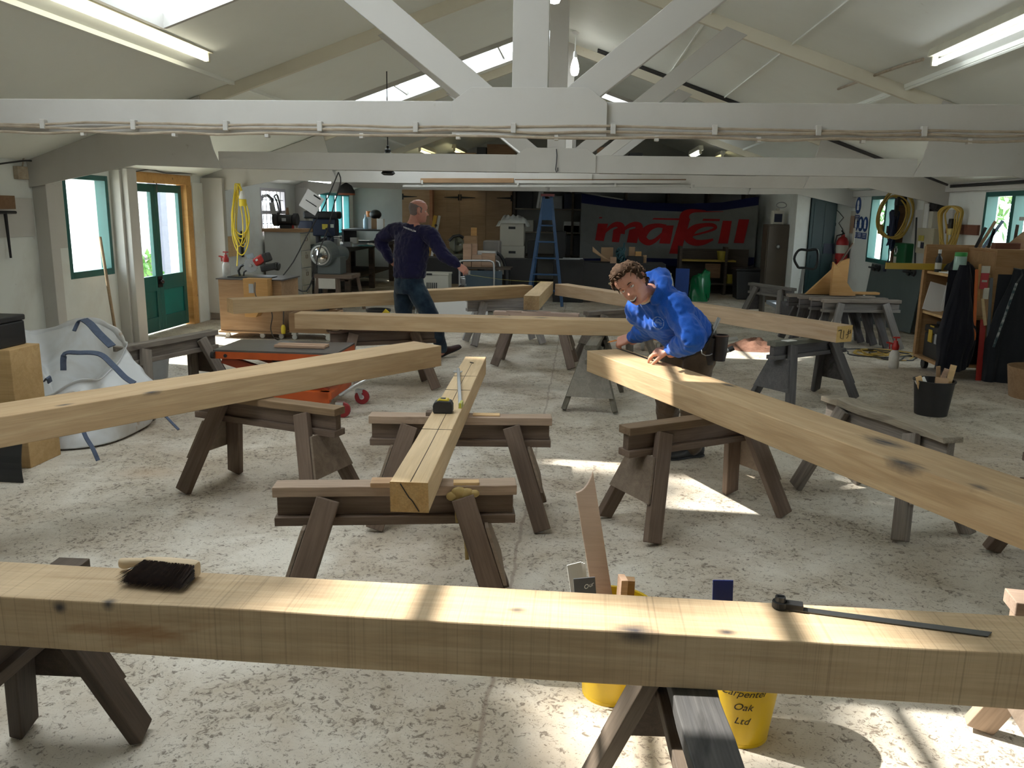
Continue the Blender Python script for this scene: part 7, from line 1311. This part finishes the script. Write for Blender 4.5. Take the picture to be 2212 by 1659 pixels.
# boards stowed along the third tie
def stow(name, label, x0, x1, y, Y, h, d, m_): 
    a, b2 = at(x0, y, 'Y', Y), at(x1, y, 'Y', Y); o = bar(name, V((a.x,Y,a.z)), V((b2.x,Y,b2.z)), d, h, m_); return tag(o, label, 'board')
stow('brown_board', 'long brown board stowed along the third roof tie at left', 909,1110,390,11.36,.06,.04,M_PLYB); stow('pale_batten', 'long pale batten stowed along the third roof tie right of the brown board', 1112,1470,393,11.37,.04,.03,M_BEAM); stow('dark_rail', 'thin dark rail stowed above the pale batten on the third roof tie', 1112,1482,388,11.375,.014,.02,M_BRN); stow('grey_rail', 'grey rail stowed below the pale batten on the third roof tie', 870,1500,402,11.36,.03,.03,K('grey_rail_paint', (.42,.41,.38), .5))
g = G()
for x in (-2.2,-.9,.4,1.4): g.b2((x-.012,11.33,1.93),(x+.012,11.405,1.945)).b2((x-.012,11.325,1.93),(x+.012,11.335,1.98))
trim(g, M_BEAM, 0)
# storage loft beyond the fourth truss
trim(G().b2((-2.4,15.3,2.10),(2.2,YB,2.14)), M_DKW, 0)
for i, (x0, y0, x1, y1, m_, lb) in enumerate(((1052,338,1112,312,M_BRN,'dark brown box in the roof loft left of the second king post'),(1030,338,1050,318,M_BLK2,'black box in the roof loft beside the dark brown box'),(985,340,1028,330,M_CARD,'flat carton at the left of the roof loft'),(1290,338,1330,318,M_BRN,'brown box in the roof loft right of the second gusset'),(1360,344,1388,330,M_BLK2,'small dark box at the right of the roof loft'))): pix_box('loft_box', lb, 'box', x0, y0, x1, y1, 15.7, .5, m_, 2.142)
# conduits
one('conduit', 'white conduit running along the right ceiling slope below the near tube light', 'conduit', G().tube([(2.72,3.0,ZC(2.72)-.03),(2.72,9.5,ZC(2.72)-.03)], .014, 7), M_CEIL, smooth=True); one('conduit', 'stained conduit running along the right ceiling slope from the end of the near tube light', 'conduit', G().tube([V(q) for q in cr([(2.50,6.8,ZC(2.5)-.02),(2.46,7.4,ZC(2.46)-.015),(2.40,8.6,ZC(2.4)-.02)], 5)], .012, 7), M_OLDC, smooth=True)
for i, (x, x2) in enumerate(((1.05,1.0),(1.75,1.72))): one('conduit', ['thin painted conduit on the right ceiling slope nearer the ridge', 'thin painted conduit on the right ceiling slope beside the second strut'][i], 'conduit', G().tube([(x,4.2,ZC(x)-.012),(x2,11.2,ZC(x2)-.012)], .010, 6), M_CEIL, smooth=True)
for i in range(2): one('roof_cable', ['upper dark cable crossing the right slope before the third truss', 'lower dark cable crossing the right slope before the third truss'][i], 'cable', G().tube([(.1,11.2-.12*i,ZC(.1)-.02),(1.6,11.25-.12*i,ZC(1.6)-.02),(3.2,11.3-.12*i,ZC(3.2)-.02),(4.55,11.1,2.0)], .014, 6), M_BLK2, smooth=True)
for i in range(2): one('eaves_cable', ['upper black cable along the right wall plate', 'lower black cable along the right wall plate'][i], 'cable', G().tube([(XR-.075,11.2,2.0-.02*i),(XR-.075,9.5,1.995-.02*i),(XR-.075,7.5,2.0-.02*i)], .010, 6), M_BLK2, smooth=True)
cable('black cable sagging along the left wall plate above the green door', [at(x, y, 'X', XL+.06) for x, y in ((262,363),(290,370),(325,366),(360,374),(400,374),(450,378),(485,392))], .007, M_BLACK)
cable('black cable along the ceiling edge over the near left wall', [at(x, y, 'X', XL+.05) for x, y in ((0,354),(30,350),(60,347),(92,352),(118,366))], .008, M_BLACK)
p = wallL = at(78,378,'X',XL+.02); t = thing('socket_outlet', 'grey double socket with boxes and loose wires high on the near left wall', 'socket', (XL, p.y, p.z)); obj('socket_plate', G().b2((0,-.07,-.05),(.045,.07,.06)), K('pale_grey_socket', (.42,.44,.45), .4), t, .006); obj('socket_switch', G().b2((.045,-.05,.02),(.05,-.03,.045)).b2((.045,.03,.02),(.05,.05,.045)), M_WP, t); obj('junction_box', G().b2((0,-.30,-.05),(.05,-.15,.07)), M_OLDC, t, .006); obj('side_box', G().b2((0,.10,-.10),(.05,.20,.05)), M_BEAM, t, .006); obj('wire', G().tube([V(q) for q in cr([(.03,-.05,-.05),(.04,-.04,-.13),(.04,.02,-.15),(.04,.06,-.12),(.03,.05,-.05)], 4)], .006, 6).tube([(.03,-.2,.07),(.04,-.19,.14),(.03,-.1,.2)], .007, 6), M_OLDC, t, smooth=True)
p = at(10,437,'X',XL+.08); t = thing('tool_rack', 'brown wooden rack block with an iron bar hanging from it on the near left wall', 'rack', (XL, p.y, p.z)); obj('rack_block', G().b2((0,-.3,-.06),(.12,.09,.06)), M_BRN, t, .004); obj('iron_bar', G().cyl((.06,-.2,-.09),(.06,.16,-.09),.014).cyl((.06,.02,-.09),(.06,.03,-.50),.016,.010), M_IRON, t, smooth=True)
a, b2 = at(216,512,'X',XL+.03), at(252,700,'X',XL+.32); b2.z = .0; one('wooden_pole', 'wooden pole leaning on the left wall beside the window', 'pole', G().cyl(a, b2, .016, None, 10), wood('pole_wood', (.28,.19,.11), (.38,.27,.17), .3), smooth=True)
# ================================================================ things on and under the near timbers
zt = .694
a, b2 = at(312,1226,'Z',.712), at(424,1238,'Z',.712); d = (b2-a).normalized(); n_ = V((d.y,-d.x,0)); L = (b2-a).length
t = thing('hand_brush', 'hand brush with dark bristles and pale wooden back lying on the nearest beam', 'brush', (a.x, a.y, zt)); M_BRW = wood('pale_brush_wood', (.55,.41,.26), (.68,.54,.37), .2)
g = G(); q = [(0,.008,.018),(.02,.012,.019),(.5*L,.0165,.021),(L-.012,.0165,.021),(L,.012,.018)]
loft(g, [(d*x+n_*-.008+V((0,0,.024)), n_, V((0,0,1)), w_, h_) for x, w_, h_ in q], 3, 16, 4); loft(g, [(d*x+n_*-.012+V((0,0,.024-.006*(x < -.04))), n_, V((0,0,1)), w_, h_) for x, w_, h_ in ((-.075,.010,.012),(-.06,.013,.014),(-.03,.011,.011),(.01,.010,.015))], 4, 14, 2.4); obj('brush_back', g, M_BRW, t, smooth=True)
R_ = random.Random(11); g = G()
for i in range(1500):
    u = R_.uniform(.03,1.0); zz = R_.uniform(.006,.042); p0 = d*(L*u)+n_*.006+V((0,0,zz)); s_ = R_.uniform(-.012,.012)-.016*(1-u)*1.6; ll = R_.uniform(.062,.078); p1 = p0+n_*ll+d*s_+V((0,0,-zz*.55+R_.uniform(-.004,.008))); p1.z = max(.001, p1.z); w_ = .0009
    g.add([p0-d*w_, p0+d*w_, p0+V((0,0,w_*2)), p1], [(0,1,3),(1,2,3),(2,0,3)])
ob = obj('bristles', g, plain('dark_brown_bristle', (.022,.012,.009), .6, 0, .5, 90, dcol=(.09,.045,.03)), t)
a, b2 = at(1684,1312,'Z',zt), at(1734,1319,'Z',zt); c = at(2140,1373,'Z',zt); d = (c-a).normalized(); n_ = V((-d.y,d.x,0)); t = thing('angle_gauge', 'sliding angle gauge, black handle and long steel blade, lying on the nearest beam', 'angle gauge', (a.x, a.y, zt)); L = (b2-a).length; LB = (c-a).length
obj('handle', G().prism([(-.012,-.012),(L,-.013),(L,.013),(-.012,.012)], (0,0,.003), d, n_, .014).cyl(V((0,0,.0)), V((0,0,.017)), .018, None, 20), M_BLACK, t, .002); obj('locking_knob', G().cyl((0,0,.017),(0,0,.028),.013,.012,12).b2((-.008,-.002,.028),(.008,.002,.031)), M_DKST, t); obj('blade', G().prism([(L*.2,-.010),(LB-.008,-.010),(LB+.006,.014),(L*.2,.012)], (0,0,.0008), d, n_, .002), K('grey_blade_steel', (.10,.105,.11), .35, .7, .5, 9), t)
p = at(955,894,'Z',.673); t = thing('tape_measure', 'black and yellow tape measure standing on the short oak post', 'tape measure', (p.x, p.y+.03, .673), .05); g = G(); g.prism([(-.045,.006),(-.04,0),(.04,0),(.046,.006),(.046,.04),(.036,.058),(-.02,.060),(-.04,.05),(-.046,.036)], (0,.028,0), (1,0,0), (0,0,1), .056); obj('case', g, M_BLACK, t, .006); obj('yellow_cap', G().prism([(-.028,.0575),(.03,.0565),(.022,.066),(-.016,.0675)], (0,.022,0), (1,0,0), (0,0,1), .044), K('tape_yellow', (.55,.42,.02), .4), t, .003); obj('thumb_lock', G().b2((-.012,-.012,.064),(.012,.010,.0695)), M_BLACK, t, .002)
a, b2 = at(990,803,'Z',.675), at(994,881,'Z',.675); t = thing('combination_square', 'small silver square with yellow vial lying along the short oak post behind the tape measure', 'square', (b2.x, b2.y, .673)); d = (a-b2); obj('blade', G().bar(V((0,.0,.012)), d+V((0,0,.012)), .017, .024), M_ALU, t, .002); obj('vial', G().b2((-.006,-.002,.003),(.006,.06,.0245)).b2((-.0085,-.0035,.0),(.0085,.07,.003)), K('yellow_green_vial', (.45,.45,.05), .3), t); obj('cross_plate', G().box(d+V((-.005,.01,.0)), (.05,.05,.003)), M_ALU, t)
for i, (dx, dy) in enumerate(((0,0),)): one('ink_tick', 'dark wood chip near the far end of the short oak post', 'chip', G().box((0,0,.002),(.03,.008,.004),rz(-.8)), M_BLACK, (at(1019,784,'Z',.673).x, at(1019,784,'Z',.673).y, .673))
# yellow buckets under the nearest beam
M_YB = K('yellow_bucket_plastic', (.72,.47,.01), .35, 0, .12, 5)
def ybucket(label, x, y):
    t = thing('bucket', label, 'bucket', (x, y, 0)); obj('pail', G().lathe([(.088,.006),(.092,0),(.094,.02),(.128,.30),(.137,.302),(.137,.325),(.126,.325),(.088,.03),(0,.03)], (0,0,0), 36), M_YB, t, smooth=True); obj('handle', G().tube([(.138*math.cos(a), .0+.04*math.sin(a), .30-.11*math.sin(a)) for a in [PI*i/14 for i in range(15)]], .004, 6), M_DKST, t); obj('foot_ring', G().lathe([(.080,.0),(.093,.0),(.094,.012),(.080,.012)], (0,0,0), 30, None, False), M_YB, t, smooth=True); return t
p = F(1318,1527); YL = ybucket('left yellow bucket under the nearest beam, boards and cards standing in it', p.x, p.y+.09); p2 = F(1612,1617); YR = ybucket('right yellow bucket with black handwriting under the nearest beam', p2.x-.012, p2.y+.09)
pail = [c for c in YR.children if c.name.startswith('pail')][0]
for i, (s_, z, sz) in enumerate((('Carpenter', .198, .034),('Oak', .150, .034),('Ltd', .100, .034))):
    me = text_mesh(s_, sz, 'handwriting', 0, False, .35); bm = bmesh.new(); bm.from_mesh(me); bmesh.ops.triangulate(bm, faces=bm.faces); bm.to_mesh(me); bm.free(); me.materials.clear(); me.materials.append(M_INK)
    for v_ in me.vertices: # lay the line of writing round the pail
        r_ = .094+(.034)*(z+v_.co.y-.02)/.28+.0012; a = -PI/2-.12+(v_.co.x)/r_; zz = z+v_.co.y; v_.co = (r_*math.cos(a), r_*math.sin(a), zz)
    o = bpy.data.objects.new('handwriting', me); COL.objects.link(o); o.parent = YR
bx, by = YL.location.x, YL.location.y
# tall board with a curved top
pt = at(1262,1040,'Y',by+.10); pb_ = V((bx+.02, by+.04, .03)); d = (pt-pb_); u_ = d.normalized(); sd = V((1,0.1,0)); sd = (sd-u_*sd.dot(u_)).normalized(); L = d.length; g = G(); pts = [(-.034,0),(.034,0),(.034,L+.03)] + [(.034-.068*k/8, L+.03-.062*(1-(1-k/8)**2.2)) for k in range(1,9)]
g.prism([(x, y) for x, y in pts], pb_+sd.cross(u_)*.009, sd, u_, -.018); one('tall_board', 'tall pale board with a hollowed top standing in the left yellow bucket', 'board', g, wood('pinkish_beech', (.55,.40,.31), (.64,.49,.39), .2, (.4,.25,.12), .7), bevel=.002)
def stand(name, label, cat, x, ytop, w_, th, m_, dy, lean=0, turn=0, zb=.10):
    p = at(x, ytop, 'Y', by+dy); o = obj(name, G().box((0,0,(p.z-zb)/2), (w_, th, p.z-zb)), m_, None, .001); q = V((p.x-lean*(p.z-zb), by+dy, zb)); o.location = q; o.rotation_euler = (MX.Rotation(lean,3,'Y') @ rz(turn)).to_euler(); return tag(o, label, cat)
for i in range(3): stand('booklet', ['front white booklet standing at the left of the left yellow bucket', 'middle white booklet standing at the left of the left yellow bucket', 'rear white booklet standing at the left of the left yellow bucket'][i], 'booklet', 1240+4*i, 1214+1.5*i, .05, .003, M_PAPER, -.05+.012*i, -.16, .35)
cd_ = stand('dark_card', 'dark slate card with white handwriting in the left yellow bucket', 'card', 1262, 1247, .07, .003, K('slate_card', (.085,.09,.105), .6), -.085, -.10, .12)
me = text_mesh('Our', .020, 'card_writing', .0003, False, .3); me.materials.clear(); me.materials.append(M_WHITEM); o = bpy.data.objects.new('card_writing', me); COL.objects.link(o); o.parent = cd_; zc_ = max(v_[2] for v_ in cd_.bound_box); o.matrix_local = mframe((.012,-.0022,zc_-.028), (1,0,.35), (0,0,1)); 
stand('wood_wedge', 'pinkish wood wedge standing at the right of the left yellow bucket', 'wood wedge', 1346, 1247, .022, .05, M_PINK, -.03, .03, .2); stand('brown_block', 'brown wood block standing behind the pinkish wedge in the left yellow bucket', 'wood block', 1360, 1250, .035, .035, M_PLYB, .01, .02)
by = YR.location.y; stand('blue_plastic_sheet', 'dark blue plastic sheet standing in the right yellow bucket', 'sheet', 1562, 1253, .062, .004, K('dark_blue_sheet', (.005,.018,.16), .3), .03, -.04); by = YL.location.y
# ================================================================ beyond the windows
mm, nt, b = newmat('white_weatherboard'); b.inputs['Base Color'].default_value = (.75,.76,.78,1); b.inputs['Roughness'].default_value = .7; M_WB = mm
t = thing('weatherboard_shed', 'white weatherboarded building across the yard beyond the green door', 'building', (-10.5,13.0,-.12)); g = G()
for i in range(19): g.add([(.02,-6,.16*i),(.02,9,.16*i),(-.01,9,.16*i+.165),(-.01,-6,.16*i+.165),(-.1,-6,.16*i),(-.1,9,.16*i)], [(0,1,2,3),(0,4,5,1)])
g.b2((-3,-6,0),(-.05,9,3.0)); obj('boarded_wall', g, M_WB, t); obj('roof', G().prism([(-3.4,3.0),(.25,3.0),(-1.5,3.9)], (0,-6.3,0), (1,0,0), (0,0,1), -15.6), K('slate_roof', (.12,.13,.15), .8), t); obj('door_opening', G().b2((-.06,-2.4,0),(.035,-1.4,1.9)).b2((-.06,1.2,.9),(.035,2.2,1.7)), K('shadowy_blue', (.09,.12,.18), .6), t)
t = thing('timber_post', 'grey timber post standing in the yard seen through the right green door leaf', 'post', at(352,600,'X',-7.4)); t.location.z = -.12; obj('shaft', G().b2((-.11,-.11,0),(.11,.11,2.7)), K('slate_grey_post', (.12,.13,.17), .8), t, .01); obj('brace', G().bar((0,-.05,2.1),(-.0,-.7,2.6),.09,.09), K('slate_grey_post', (.12,.13,.17), .8), t)
p = at(288,545,'X',-8.0); one('log_pile_box', 'dark box standing in the yard seen through the left green door leaf', 'box', G().b2((-.3,-.35,0),(.3,.35,.8)), K('dark_yard_box', (.1,.09,.1), .8), (-8.0,p.y,-.12))
M_LEAF = plain('green_leaf', (.05,.16,.03), .5, 0, .6, 3, dcol=(.16,.28,.06)); M_BARK = K('bark', (.10,.08,.06), .9)
def leaves(g, c, r, n, s, R_, keep=None):
    for i in range(n):
        while True:
            q = V((R_.uniform(-1,1), R_.uniform(-1,1), R_.uniform(-1,1)))
            if q.length < 1: break
        p = V(c) + V((q.x*r[0], q.y*r[1], q.z*r[2]))
        if keep and not keep(p): continue
        u = V((R_.uniform(-1,1), R_.uniform(-1,1), R_.uniform(-1,1))).normalized(); w_ = u.orthogonal().normalized(); k = s*R_.uniform(.6,1.3)
        g.add([p-u*k, p+w_*k*.5, p+u*k, p-w_*k*.5], [(0,1,2,3)])
def tree(label, x, y, h, r, n, s, seed, cat='tree', name='tree'):
    t = thing(name, label, cat, (x, y, -.12)); R_ = random.Random(seed); g = G(); g.tube([(0,0,0),(.05,.03,h*.3),(-.03,.05,h*.6),(0,0,h*.85)], [.16,.13,.09,.04], 9)
    for i in range(5): a = 1.3*i; g.tube([(0,0,h*(.3+.1*i)),(.5*r*math.cos(a),.5*r*math.sin(a),h*(.5+.1*i))], [.07,.02], 6)
    obj('trunk', g, M_BARK, t, smooth=True); g = G()
    for i in range(9): a = 2.4*i; leaves(g, (r*.6*math.cos(a)*(i > 0), r*.6*math.sin(a)*(i > 0), h*(.35+.6*(i/9))), (r*.62,r*.62,h*.2), n//9, s, R_)
    obj('crown', g, M_LEAF, t); return t
tree('leafy green tree outside the near right window', 11.5,17.5,4.6,2.8,3600,.12,1); tree('leafy green tree outside the far right window', 9.6,24.5,5.0,3.0,3600,.13,2); tree('tall green tree behind, between the two right windows', 15.5,23.0,7.5,3.8,4200,.16,3); tree('tree at the right seen through the last window pane', 15.0,13.0,6,3.2,3000,.15,4)
one('leaning_trunk', 'dark leaning tree trunk just outside the near right window', 'tree trunk', G().tube([(6.15,12.6,-.12),(6.3,12.5,.9),(6.5,12.45,1.5),(6.62,12.4,1.62)], [.10,.085,.06,.05], 10).tube([(6.35,12.48,1.1),(6.2,12.7,1.2)], [.03,.015], 7), M_BARK, smooth=True)
t = thing('shrub', 'small leafy shrub in the yard behind the left green door leaf', 'shrub', at(310,590,'X',-6.6)); R_ = random.Random(21); zs = t.location.z; t.location.z = -.12; g = G(); leaves(g, (0,0,.55), (.28,.35,.5), 420, .055, R_); obj('foliage', g, M_LEAF, t); obj('stem', G().tube([(0,0,0),(.02,.02,.5),(-.03,.0,.9)], [.02,.015,.006], 6), M_BARK, t)
# unseen tree added west of the shop, its crown gaps shaped for chosen sun patches
SUN = V((.86,-.19,-1.0))
lit = [(.12,5.25,.42),(.95,4.55,.62),(1.95,9.6,.62),(-.45,9.3,.28),(.12,8.8,.25),(.22,2.25,.45),(1.35,2.35,.6),(.15,1.45,.5),(-.25,1.3,.3),(1.75,4.85,.25),(1.0,1.35,.55),(.55,1.3,.4),(2.3,1.5,.5)]
def keep(p):
    k = p.z; fx, fy = p.x+SUN.x*k, p.y+SUN.y*k
    if fx < -2.2 and fy > 7: return False
    return not any((fx-a)**2+(fy-b2)**2 < (r_*(1+.25*MN.noise((fx*2,fy*2,3))))**2 for a, b2, r_ in lit)
t = thing('tree', 'unseen broad-leaved tree added west of the shop, crown gaps shaped for sun patches', 'tree', (-12.6,7.5,-.12)); g = G(); R_ = random.Random(31)
for c_, r_, n_q in (((2.0,-.2,13.2),(2.4,3.2,2.2),2600),((1.8,-3.6,12.6),(2.4,2.6,2.0),1900),((2.0,3.9,12.8),(2.4,2.4,2.2),1500)):
    leaves(g, V(c_)+V((-12.6,7.5,-.12)), r_, n_q, .30, R_, keep)
g.v = [(x+12.6, y-7.5, z+.12) for x, y, z in g.v]; obj('crown', g, M_LEAF, t); g = G(); g.tube([(-1.5,0,0),(-1.3,.1,5),(-.6,0,9),(.6,0,11.5)], [.45,.38,.28,.12], 10); g.tube([(-.8,0,8),(.6,-3,11.5)], [.2,.08], 8); g.tube([(-.8,0,8),(.8,3.2,11.6)], [.2,.08], 8); obj('trunk', g, M_BARK, t, smooth=True)
# ================================================================ daylight and lamps
w = bpy.data.worlds.new('sky'); SC.world = w; w.use_nodes = True; nt = w.node_tree
bg = nt.nodes['Background']; bg.inputs[0].default_value = (.87,.95,1.0,1); bg.inputs[1].default_value = 8.5
sd = bpy.data.lights.new('sun', 'SUN'); sun = bpy.data.objects.new('sun', sd); COL.objects.link(sun)
sd.energy = 24; sd.color = (1,.95,.86); sd.angle = .012
sun.rotation_euler = SUN.to_track_quat('-Z','Y').to_euler()
def portal(c, d, n):
    ld = bpy.data.lights.new('portal', 'AREA'); o = bpy.data.objects.new('portal', ld); COL.objects.link(o)
    ld.shape = 'RECTANGLE'; ld.size, ld.size_y = d; ld.cycles.is_portal = True
    o.location = c; z = -V(n)
    x = V((0,1,0)) ; o.rotation_euler = MX((x, z.cross(x), z)).transposed().to_euler()
for a, b, c, d in SKL+SKR:
    xm = (c+d)/2; s = 1 if xm < XC else -1
    n = V((.35*s, 0, -1)).normalized(); portal((xm, (a+b)/2, ZC(xm)+.1), (b-a, abs(d-c)*1.06), n)
for (a, b, c, d), X, s in [(W1,XL-.2,1),(D1,XL-.2,1),(W2,XL-.2,1),(W3,XL-.2,1),(W4,XR+.2,-1),(W5,XR+.2,-1),((3.6,5.2,.86,1.9),XR+.2,-1),((-3.2,-1.4,.9,1.9),XL-.2,1),((-2.5,-.7,.9,1.9),XR+.2,-1)]:
    portal((X, (a+b)/2, (c+d)/2), (b-a, d-c), (s,0,0))
vs = SC.view_settings; vs.view_transform = 'Standard'; vs.look = 'None'; vs.gamma = 1; vs.use_curve_mapping = False; vs.exposure = 0.0
SC.cycles.max_bounces = 8; SC.cycles.diffuse_bounces = 5; SC.cycles.glossy_bounces = 3; SC.cycles.transparent_max_bounces = 12
SC.cycles.sample_clamp_indirect = 6
